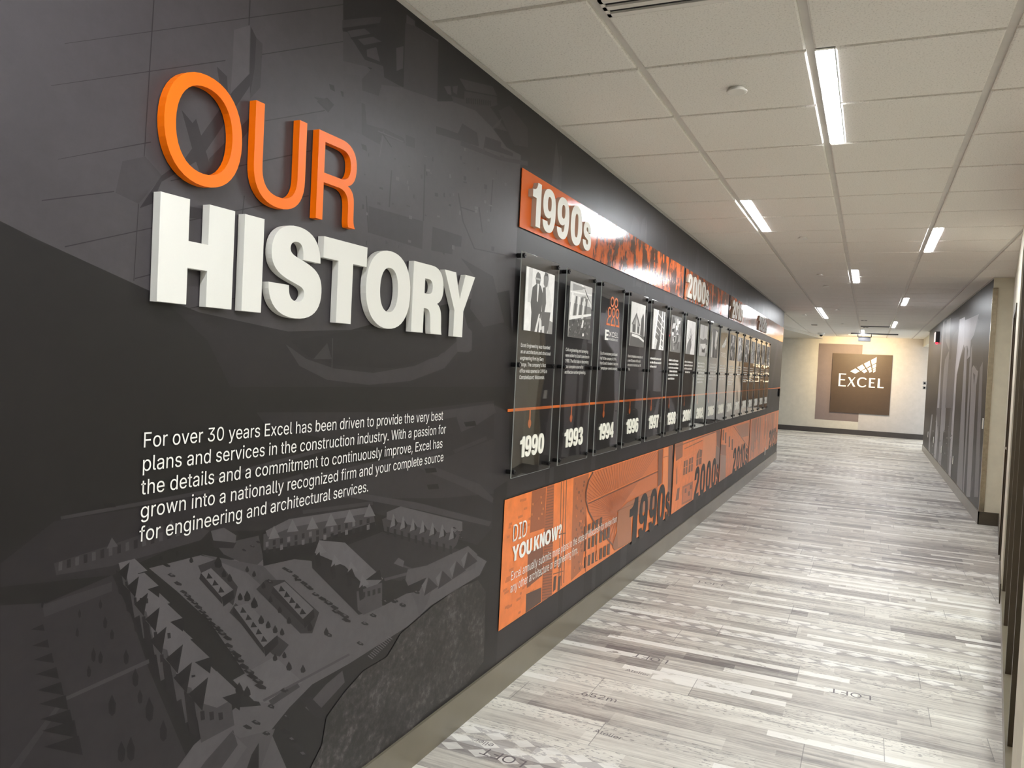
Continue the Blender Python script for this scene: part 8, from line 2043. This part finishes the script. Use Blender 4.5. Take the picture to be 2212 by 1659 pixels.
def photo_polys(i, rnd):
    """flat picture content in the unit square: (layer, grey, points)"""
    A = []
    q = lambda l, g_, *p: A.append((l, (g_, g_ - 2, g_ - 5), list(p)))
    if i == 0:
        q(0, 236, (0, 0), (1, 0), (1, 1), (0, 1)); q(1, 206, (.08, .45), (.2, .45), (.2, 1), (.08, 1)); q(1, 216, (.72, .3), (.8, .3), (.8, 1), (.72, 1))
        q(2, 80, (.22, 0), (.50, 0), (.56, .3), (.60, .62), (.52, .74), (.46, .78), (.36, .78), (.22, .70), (.18, .45), (.22, .3)); q(3, 100, (.33, .78), (.40, .74), (.47, .78), (.49, .88), (.46, .95), (.38, .97), (.33, .93), (.31, .86))
        q(3, 230, (.38, .78), (.44, .78), (.42, .48), (.39, .5)); q(2, 222, (.6, .74), (.7, .8), (.84, .72), (.94, .5), (.9, .33), (.72, .36), (.66, .5)); q(2, 86, (.58, .74), (.68, .76), (.72, .5), (.68, .34), (.58, .34))
        q(3, 120, (.60, .8), (.66, .74), (.74, .78), (.77, .9), (.72, .99), (.63, .98), (.59, .92)); q(3, 60, (.60, .93), (.64, 1.0), (.74, .99), (.77, .9), (.72, .95)); q(2, 92, (.56, .34), (.9, .36), (.86, .1), (.8, 0), (.56, 0))
        q(3, 226, (.36, 0), (.44, 0), (.52, .3), (.48, .3)); q(3, 220, (.5, .02), (.6, .05), (.58, .2), (.5, .24)); q(3, 210, (.62, 0), (.7, 0), (.69, .12), (.6, .1)); q(2, 140, (.82, 0), (1, 0), (1, .2), (.88, .22)); q(3, 170, (.3, .84), (.5, .84), (.5, .87), (.3, .87))
    elif i == 1:
        q(0, 130, (0, 0), (1, 0), (1, 1), (0, 1)); q(1, 204, (0, .62), (1, .62), (1, 1), (0, 1)); q(2, 236, (0, .8), (1, .84), (1, .87), (0, .83)); q(2, 236, (.45, 1), (.55, 1), (1, .58), (1, .66)); q(2, 150, (.1, .84), (.5, .9), (.7, .96), (.1, .97)); q(2, 140, (.5, .68), (.8, .72), (.7, .8), (.5, .78))
        for k in range(6): q(3, 232 if k % 2 == 0 else 90, (.06 + k * .12, .36), (.14 + k * .12, .38), (.2 + k * .12, .76), (.13 + k * .12, .76))
        q(4, 238, (0, .3), (1, .46), (1, .5), (0, .37)); q(4, 236, (.0, .36), (.1, .4), (.14, .8), (.06, .8)); q(1, 76, (0, 0), (1, 0), (1, .4), (0, .3))
        for k in range(70): x, y, s = rnd.random() * .93, rnd.random() * .3, .02 + rnd.random() * .05; q(5, rnd.choice([50, 60, 110, 140]), (x, y), (x + s, y + s * .3), (x + s * .7, y + s), (x, y + s * .8))
        q(6, 235, (.55, .2), (.62, .2), (.66, .34), (.6, .36)); q(6, 240, (.62, .04), (.7, .05), (.69, .1), (.63, .1))
    elif i == 3:
        q(0, 226, (0, 0), (1, 0), (1, 1), (0, 1)); q(1, 90, (0, 0), (1, 0), (1, .26), (0, .3)); q(2, 150, (.1, .5), (.36, .72), (.62, .52), (.62, .3), (.1, .32)); q(3, 96, (.06, .5), (.36, .78), (.66, .5), (.6, .48), (.36, .7), (.1, .48)); q(3, 232, (.36, .3), (.44, .3), (.44, .6), (.38, .66))
        q(3, 70, (.16, .32), (.3, .32), (.3, .5), (.16, .5)); q(3, 80, (.48, .32), (.58, .32), (.58, .46), (.48, .46)); q(4, 84, (.68, .28), (.96, .26), (.9, .74), (.84, .8), (.72, .66)); q(5, 236, (.1, .22), (.6, .2), (.98, .12), (.98, .17), (.6, .26), (.1, .28)); q(4, 60, (.365, .78), (.375, .78), (.375, .9), (.365, .9))
    elif i == 4:
        q(0, 220, (0, 0), (1, 0), (1, 1), (0, 1)); q(1, 110, (.2, .3), (.9, 0), (.9, 1), (.3, 1))
        for k in range(6): y = .15 + k * .17; q(2, 240, (.1, y), (.16, y), (.95, y - .26), (.9, y - .28))
        q(3, 244, (.0, 0), (.12, 0), (.42, 1), (.32, 1)); q(3, 240, (.62, 0), (.72, 0), (.8, 1), (.72, 1)); q(3, 244, (.88, 0), (.95, 0), (.98, 1), (.92, 1)); q(2, 90, (.3, .0), (.55, 0), (.66, .3), (.5, .4))
    elif i == 6:
        q(0, 232, (0, 0), (1, 0), (1, 1), (0, 1)); q(1, 130, (.0, .0), (.45, 0), (.6, .3), (.4, .5), (.1, .3)); q(2, 80, (.42, .1), (.5, .1), (.52, .6), (.46, .6))
        for k in range(26): x, y = .46, .25 + rnd.random() * .4; dx_, dy_ = rnd.uniform(-.4, .4), rnd.uniform(.02, .3); q(2, rnd.choice([90, 120, 150]), (x, y), (x + .02, y), (x + dx_ + .01, y + dy_), (x + dx_, y + dy_))
    elif i == 7:
        q(0, 205, (0, 0), (1, 0), (1, 1), (0, 1)); q(1, 120, (0, .38), (1, .38), (1, .55), (.7, .6), (.4, .52), (0, .56)); q(2, 236, (.1, .38), (.8, .42), (.76, .3), (.45, .22)); q(3, 70, (.3, .12), (.7, .12), (.76, .28), (.46, .2), (.3, .26)); q(2, 190, (0, 0), (1, 0), (1, .2), (.5, .12), (0, .14)); q(2, 170, (.42, .6), (.5, .6), (.5, 1), (.44, 1)); q(2, 100, (.82, .0), (1, 0), (1, .1), (.9, .14))
    elif i == 8:
        q(0, 120, (0, 0), (1, 0), (1, 1), (0, 1)); q(1, 235, (.5, .4), (.74, .35), (.95, .9), (.6, .95)); q(1, 232, (.0, 0), (.2, 0), (.22, .5), (.05, .9)); q(2, 70, (.3, 0), (.5, 0), (.46, .5), (.26, .6)); q(2, 230, (.52, .4), (.9, .5), (.72, .28)); q(2, 90, (.7, 0), (.9, 0), (.95, .3), (.8, .3))
    else:
        bg = rnd.choice([150, 190, 110, 84]); q(0, bg, (0, 0), (1, 0), (1, 1), (0, 1))
        for k in range(34):
            x, y, w, h = rnd.random() * .85, rnd.random() * .8, .05 + rnd.random() * .22, .04 + rnd.random() * .3; sk = rnd.uniform(-.1, .1)
            q(1 + k % 5, rnd.choice([48, 70, 96, 150, 205, 232, 120]), (x, y), (min(1, x + w), y + sk * .5), (min(1, max(0, x + w + sk)), min(1, y + h)), (max(0, x + sk), min(1, y + h * .9)))
    return [(l, c, [(max(0, min(1, a)), max(0, min(1, d))) for a, d in p]) for l, c, p in A]

def word_rows(rnd, n, y, z):
    """small white lines of caption too fine to read: broken strokes"""
    b = MB()
    for k in range(n):
        x, end = y, y + (rnd.uniform(.30, .36) if k < n - 1 else rnd.uniform(.1, .28))
        while x < end:
            w = rnd.uniform(.012, .05)
            x1 = min(end, x + w)
            zz = z - k * .0287
            u = x
            while u < x1 - .003:
                t = rnd.uniform(.003, .006); h = rnd.choice([.012, .012, .012, .0165])
                b.quad([(XA1 + .0004, u, zz), (XA1 + .0004, u + t, zz), (XA1 + .0004, u + t, zz + h), (XA1 + .0004, u, zz + h)])
                u += t + .0016
            x = x1 + .007
    return b

sheet0 = None
std0 = None
ZT, ZB = 1.987, 0.981
for i, yr in enumerate(YEARS):
    ya = P0 + i * PITCH
    rnd = random.Random(40 + i)
    e = empty('acrylic_panel', (XF, ya + PW / 2, ZB)); tag(e, PLAB[i], 'display panel', 'clear acrylic timeline panels')
    if sheet0 is None:
        b = MB(); y0, y1 = ya, ya + PW
        b.quad([(XA1, y0, ZB), (XA1, y1, ZB), (XA1, y1, ZT), (XA1, y0, ZT)], 0)
        b.quad([(XA0, y0, ZB), (XA1, y0, ZB), (XA1, y0, ZT), (XA0, y0, ZT)], 1); b.quad([(XA0, y1, ZB), (XA0, y1, ZT), (XA1, y1, ZT), (XA1, y1, ZB)], 1)
        b.quad([(XA0, y0, ZB), (XA0, y1, ZB), (XA1, y1, ZB), (XA1, y0, ZB)], 1); b.quad([(XA0, y0, ZT), (XA1, y0, ZT), (XA1, y1, ZT), (XA0, y1, ZT)], 1)
        b.quad([(XA0, y0, ZB), (XA0, y0, ZT), (XA0, y1, ZT), (XA0, y1, ZB)], 2)
        sheet0 = b.build('acrylic_sheet', [M_ACR, M_EDGE, M_CLEAR] if False else [M_ACR, M_EDGE, M_ACR], e)
    else:
        o = sheet0.copy(); COL.objects.link(o); o.parent = e
    for yy in (ya + .020, ya + PW - .022):
        for zz in (1.968, 1.485, 1.007):
            if std0 is None:
                b = MB(); b.lathe([(.0105, XF), (.0105, XA0)], (0, yy, zz), 'x', 18); b.lathe([(.0115, XA1), (.0115, XA1 + .006), (.0098, XA1 + .0085), (.005, XA1 + .0085), (.004, XA1 + .006)], (0, yy, zz), 'x', 18); b.lathe([(.0035, XA0), (.0035, XA1)], (0, yy, zz), 'x', 10)
                std0 = b.build('standoff', M_BLACK, e, loc=(XF, yy, zz))
            else:
                o = std0.copy(); COL.objects.link(o); o.parent = e
                o.location = Vector((XF, yy, zz)) - e.location
    # year numerals, slightly raised
    V, F = [], []
    x = 0.0
    seq = []
    for ch in yr:
        cs = outline(HEAVY[ch], 7); bb = box_of(cs); seq.append((cs, x)); x += bb[1] - bb[0] + 5
    sc = 0.292 / x if yr[0] == '1' else 0.305 / x
    for cs, dx_ in seq:
        v, f = solid([[(ya + .078 + (p[0] + dx_) * sc, 1.067 + p[1] * .00094) for p in q] for q in cs], .003)
        n = len(V); V += v; F += [[n + k for k in w] for w in f]
    mesh('year_numerals', on_left(V, XA1), F, M_OFFWHITE, (XA1, ya + .078, 1.067), e)
    # photograph or emblem
    if i == 2:
        cs = []
        def ring(cy, cz, ry, rz, t):
            a = [(cy + ry * math.cos(s * math.pi / 12), cz + rz * math.sin(s * math.pi / 12)) for s in range(24)]
            c_ = [(cy + (ry - t) * math.cos(s * math.pi / 12), cz + (rz - t) * math.sin(s * math.pi / 12)) for s in range(24)]
            return [a, c_]
        V, F = [], []
        def addc(cs):
            v, f = solid(cs, .001); n = len(V); V.extend(v); F.extend([[n + k for k in w] for w in f])
        for cy, cz in ((4.560, 1.884), (4.638, 1.884), (4.516, 1.820), (4.594, 1.822), (4.672, 1.822)): addc(ring(cy, cz, .036, .031, .0105))
        for pth in ([(4.498, 1.795), (4.472, 1.770), (4.462, 1.741), (4.530, 1.741), (4.530, 1.752), (4.478, 1.752), (4.484, 1.770), (4.508, 1.792)],
                    [(4.575, 1.792), (4.552, 1.770), (4.545, 1.741), (4.642, 1.741), (4.636, 1.770), (4.612, 1.792), (4.603, 1.787), (4.622, 1.768), (4.626, 1.752), (4.560, 1.752), (4.566, 1.768), (4.584, 1.787)],
                    [(4.690, 1.795), (4.716, 1.770), (4.726, 1.741), (4.658, 1.741), (4.658, 1.752), (4.710, 1.752), (4.704, 1.770), (4.680, 1.792)]): addc([pth])
        o = mesh('figure_emblem', on_left(V, XA1 + .0002), F, M_ORANGE2, (XA1, 4.6, 1.74), e); o['label'] = 'orange outlined group of figures'
        V, F = [], []
        addc([[(4.447, 1.653), (4.447, 1.714), (4.520, 1.714), (4.520, 1.702), (4.472, 1.702), (4.472, 1.690), (4.512, 1.690), (4.512, 1.678), (4.472, 1.678), (4.472, 1.665), (4.512, 1.665), (4.512, 1.653)]])
        v, f = text_lines(['XCEL'], 4.525, 1.676, .030, 0, width=.198); n = len(V); V += v; F += [[n + k for k in w] for w in f]
        v, f = text_lines(['ENGINEERING INC'], 4.518, 1.655, .0125, 0, width=.196); n = len(V); V += v; F += [[n + k for k in w] for w in f]
        mesh('emblem_lettering', on_left(V, XA1 + .0002), F, M_VINYL, (XA1, 4.45, 1.653), e)
    elif i == 9:
        V, F = [], []
        LG = [[(0, 22), (19, 38), (36, 23), (20, 8)], [(26, 42), (46, 58), (58, 39), (41, 24)], [(52, 62), (73, 79), (78, 55), (62, 41)], [(78, 82), (100, 100), (100, 70), (83, 57)], [(45, 23), (60, 35), (66, 22), (55, 12)], [(65, 38), (80, 49), (82, 35), (72, 26)], [(84, 53), (99, 65), (99, 47), (87, 37)]]
        for p in LG:
            v, f = solid([[(ya + .09 + a * .0026, 1.74 + d_ * .0014) for a, d_ in p]], .001); n = len(V); V += v; F += [[n + k for k in w] for w in f]
        v, f = text_lines(['EXCEL'], ya + .08, 1.66, .05, 0, width=.30); n = len(V); V += v; F += [[n + k for k in w] for w in f]
        mesh('emblem', on_left(V, XA1 + .0002), F, M_VINYL, (XA1, ya + .1, 1.66), e)
    else:
        pa, pb, za, zb = ya + .053, ya + .398, 1.641, 1.925
        b = MB(); b.box((XA1, pa, za), (XA1 + .0025, pb, zb)); V, F, C = b.v, b.f, [lin((235, 233, 228))] * 6
        for l, c, pts in levels(photo_polys(i, rnd)):
            n = len(V); V += [(XA1 + .0026 + l * .00006, pa + a * (pb - pa), za + d_ * (zb - za)) for a, d_ in pts]; F.append(list(range(n, n + len(pts)))); C.append(lin(c))
        mesh('photo_print', V, F, [M_PHOTO], (XA1, pa, za), e, None, C)
    # caption
    if i < len(CAPT):
        v, f = text_lines(CAPT[i], ya + .034, 1.566, .0168, .0287, width=.365, ref=CAPT[0][1], res=2)
        mesh('caption', on_left(v, XA1 + .0004), f, M_VINYL, (XA1, ya + .034, 1.566), e)
    else:
        word_rows(rnd, [3, 6, 4, 7, 6, 6, 8, 5, 7, 7, 5, 5, 4][i - 4], ya + .034, 1.566).build('caption', M_VINYL, e)

# ------------------------------------------------------------------ ceiling lights
ORDN = 0
def light(c, k, n, where):
    x, ya, yb = XR[c], Y0 + k * T + 0.012, Y0 + (k + n) * T - 0.012
    e = empty('ceiling_light', (x + .045, (ya + yb) / 2, HC))
    vis = bool(where)
    tag(e, 'slim lit ceiling light ' + where if vis else 'slim lit ceiling light behind the viewer, outside the picture', 'ceiling light', 'linear ceiling lights')
    b = MB(); b.box((x + .014, ya, HC + .0008), (x + .0785, yb, HC + .0062)); b.build('housing', M_HOUSE, e)
    b = MB(); b.box((x + .0185, ya + .004, HC - .0016), (x + .0755, yb - .004, HC + .0006)); b.build('lens', M_LENS, e)
for L in LIGHTS: light(*L)

# ------------------------------------------------------------------ small ceiling fittings
cap0 = None
for x, y, lb in [(.904, 3.298, 'nearest to the viewer'), (.894, 6.95, 'second from the viewer'), (.890, 9.454, 'third from the viewer'), (.899, 10.612, 'fourth from the viewer'), (.909, 14.262, 'fifth from the viewer'), (.894, 17.858, 'sixth from the viewer'), (.910, 22.025, 'last before the far wall'), (.298, 15.529, 'beside the end of the dark wall')]:
    if cap0 is None:
        b = MB(); b.lathe([(.030, HC - .0002), (.030, HC - .011), (.041, HC - .011), (.041, HC - .015), (.036, HC - .0165)], (x, y, 0), 'z', 28)
        cap0 = o = b.build('sprinkler_cover', M_PLATE, loc=(x, y, HC))
    else:
        o = cap0.copy(); COL.objects.link(o); o.location = (x, y, HC)
    tag(o, 'round white sprinkler cover on the ceiling, ' + lb, 'sprinkler cover', 'round sprinkler covers')
def vent(x0, x1, y0, y1, slots, label, z=HC, frame=M_HOUSE):
    e = empty('ceiling_vent', ((x0 + x1) / 2, (y0 + y1) / 2, z)); tag(e, label, 'air vent', 'slot ceiling vents')
    b = MB(); w = (y1 - y0) / (2 * slots + 1)
    for k in range(slots + 1): b.box((x0, y0 + k * 2 * w, z - .004), (x1, y0 + (k * 2 + 1) * w, z + .006))
    b.box((x0, y0, z - .004), (x0 + .012, y1, z + .006)); b.box((x1 - .012, y0, z - .004), (x1, y1, z + .006)); b.build('frame', frame, e)
    b = MB(); b.box((x0 + .012, y0 + w, z + .003), (x1 - .012, y1 - w, z + .0062)); b.build('slots', M_DARKHOLE, e)
vent(.612, 1.188, 2.385, 2.510, 2, 'white ceiling vent with two black slots at the top edge of the picture')
vent(1.222, 1.79, 18.42, 18.66, 1, 'dark slot vent across the far ceiling between two lights', HC - .006, M_GREYBOX)
vent(.24, .36, 18.40, 18.52, 1, 'tiny black slot vent in the far ceiling beside the dark wall end', HC - .006, M_BLACK)
for x, y, lb in [(1.235, 16.70, 'ahead of the far slot vent'), (1.255, 18.95, 'behind the far slot vent'), (1.835, 21.50, 'near the far wall')]:
    e = empty('downlight', (x + .05, y, HC)); tag(e, 'tiny ceiling downlight with two dark cells ' + lb, 'downlight', 'two cell downlights')
    b = MB(); b.box((x, y - .06, HC - .005), (x + .13, y + .06, HC - .0002)); b.build('frame', M_HOUSE, e)
    for q in (0, 1):
        b = MB(); b.box((x + .012 + q * .058, y - .045, HC - .0075), (x + .060 + q * .058, y + .045, HC - .0052)); b.build('cell', M_DARKHOLE, e)
e = empty('dome_camera', (.275, 21.7, HC)); tag(e, 'white dome camera on the far ceiling left of the lights', 'camera')
b = MB(); b.lathe([(.085, HC), (.085, HC - .02), (.07, HC - .045), (.045, HC - .05)], (.275, 21.7, 0), 'z', 24); b.build('housing', M_PLATE, e)
b = MB(); b.lathe([(.040, HC - .0505), (.036, HC - .075), (.02, HC - .09), (.004, HC - .094)], (.275, 21.7, 0), 'z', 20); b.build('dome', M_BLACK, e)
# wall washer on its track in front of the logo
e = empty('track_light', (1.29, 21.3, HC)); tag(e, 'grey wall washer lamp hanging from a ceiling track before the logo sign', 'track light')
b = MB(); b.box((.98, 21.28, HC - .03), (2.03, 21.32, HC - .0005)); b.build('track', M_GREYBOX, e)
b = MB(); b.box((1.13, 21.27, HC - .10), (1.15, 21.33, HC - .03)); b.box((1.43, 21.27, HC - .10), (1.45, 21.33, HC - .03)); b.build('yoke', M_BLACK, e)
b = MB(); b.box((1.15, 21.22, HC - .20), (1.43, 21.40, HC - .12)); b.box((1.15, 21.23, HC - .12), (1.43, 21.38, HC - .09), 1); b.build('head', [M_GREYBOX, M_BLACK], e)
wash = lamp('SPOT', 'wall_washer_lamp', (1.29, 21.46, HC - .15), 300, (1.0, .72, .36), spot_size=math.radians(95), spot_blend=1.0, shadow_soft_size=.06)
wash.rotation_euler = (Vector((1.25, 23.4, 1.95)) - wash.location).to_track_quat('-Z', 'Y').to_euler()

# ------------------------------------------------------------------ logo sign on the far wall
e = empty('logo_sign', (1.25, 23.37, .585)); tag(e, 'square brown sign with white company logo on the far wall', 'sign')
b = MB(); b.box((.515, 23.365, .585), (1.985, 23.397, 2.185)); b.build('sign_board', M_LOGO, e)
YL = 23.365
MK = [[(.973, 1.711), (1.095, 1.796), (1.206, 1.722), (1.099, 1.654)], [(1.137, 1.825), (1.262, 1.91), (1.337, 1.813), (1.233, 1.734)], [(1.3, 1.932), (1.434, 2.016), (1.466, 1.894), (1.368, 1.822)], [(1.467, 2.034), (1.602, 2.121), (1.6, 1.973), (1.499, 1.907)],
      [(1.254, 1.73), (1.349, 1.791), (1.39, 1.728), (1.319, 1.677)], [(1.384, 1.804), (1.476, 1.863), (1.492, 1.794), (1.428, 1.746)], [(1.429, 1.735), (1.496, 1.775), (1.506, 1.731), (1.45, 1.695)], [(1.502, 1.888), (1.596, 1.945), (1.596, 1.855), (1.522, 1.807)], [(1.523, 1.788), (1.589, 1.836), (1.592, 1.788), (1.532, 1.757)], [(1.533, 1.74), (1.592, 1.773), (1.59, 1.737), (1.541, 1.701)]]
for p in MK:
    v, f = solid([p], .012); mesh('logo_facet', on_far(v, YL), f, M_VINYL, (p[0][0], YL, p[0][1]), e)
for ch, a, c, z0, z1 in [('E', .697, .881, 1.296, 1.643), ('x', .918, 1.120, 1.303, 1.557), ('c', 1.155, 1.389, 1.296, 1.563), ('e', 1.450, 1.600, 1.300, 1.552), ('l', 1.663, 1.811, 1.301, 1.551)]:
    cs = outline(LOGO[ch]); v, f = solid(scaled(cs, box_of(cs), a, c, z0, z1), .015); mesh('logo_letter', on_far(v, YL), f, M_VINYL, (a, YL, z0), e)

# ------------------------------------------------------------------ things on the right mural and the wall ends
e = empty('wall_sign_box', (RX, 17.1, 2.27)); tag(e, 'small lit sign box with a red lamp high on the right mural', 'lit sign', )
b = MB(); b.box((RX - .062, 16.95, 2.27), (RX - .001, 17.30, 2.475)); b.build('housing', M_GREYBOX, e)
b = MB(); b.box((RX - .066, 16.965, 2.282), (RX - .0622, 17.285, 2.463)); b.build('lit_face', glow('pink_sign_face', (1.0, .72, .60), 1.3), e)['label'] = 'pinkish glowing face'
b = MB(); b.lathe([(.022, 2.269), (.024, 2.250), (.016, 2.236), (.004, 2.232)], (RX - .035, 16.99, 0), 'z', 16); b.build('red_lamp', glow('red_lamp', (1.0, .03, .05), 3.0), e)['label'] = 'glowing red lamp'
plate0 = None
def outlet(x, y, z, sgn, label, switch=False):
    e = empty('light_switch' if switch else 'wall_outlet', (x, y, z)); tag(e, label, 'switch' if switch else 'outlet', None if switch else 'white wall outlets')
    xa = x + sgn * .006
    b = MB(); b.box((min(x, xa), y - .036, z - .058), (max(x, xa), y + .036, z + .058)); b.build('cover_plate', M_PLATE, e)
    xb = xa + sgn * .003
    if switch:
        b = MB(); b.box((min(xa, xb), y - .016, z - .033), (max(xa, xb), y + .016, z + .033)); b.build('rocker', M_OFFWHITE, e)
    else:
        for dz in (-.022, .022):
            b = MB(); b.box((min(xa, xb), y - .017, z + dz - .014), (max(xa, xb), y + .017, z + dz + .014)); b.build('socket', M_OFFWHITE, e)
RS = RX - .0034
outlet(RS, 9.985, 1.083, -1, 'white light switch near the steel edge of the right mural', True)
outlet(RS, 18.25, .450, -1, 'white wall outlet low on the right mural, farthest of four')
outlet(RS, 16.72, .440, -1, 'white wall outlet low on the right mural, third from the viewer')
outlet(RS, 14.93, .405, -1, 'white wall outlet low on the right mural, second from the viewer')
outlet(RS, 12.94, .412, -1, 'white wall outlet low on the right mural, nearest to the viewer')
outlet(XF + .0012, 13.14, .288, 1, 'white wall outlet on the pale orange 2020s panel of the left wall')
for z, lb in ((1.488, 'upper'), (1.386, 'lower')):
    e = empty('keypad', (RX - .03, 19.72, z)); tag(e, lb + ' of two small white keypads at the far edge of the right mural', 'keypad', 'two wall keypads')
    b = MB(); b.box((RX - .075, 19.70, z - .036), (RX - .0034, 19.78, z + .036)); b.build('case', M_PLATE, e)
    b = MB(); b.box((RX - .062, 19.697, z - .018), (RX - .024, 19.6998, z + .020)); b.build('screen', M_BLACK, e)
b = MB(); b.box((XF, 14.70, 1.13), (XF + .025, 14.80, 1.27)); o = b.build('card_reader', M_BLACK, loc=(XF, 14.75, 1.13)); tag(o, 'thin black card reader at the far end of the left wall', 'card reader')
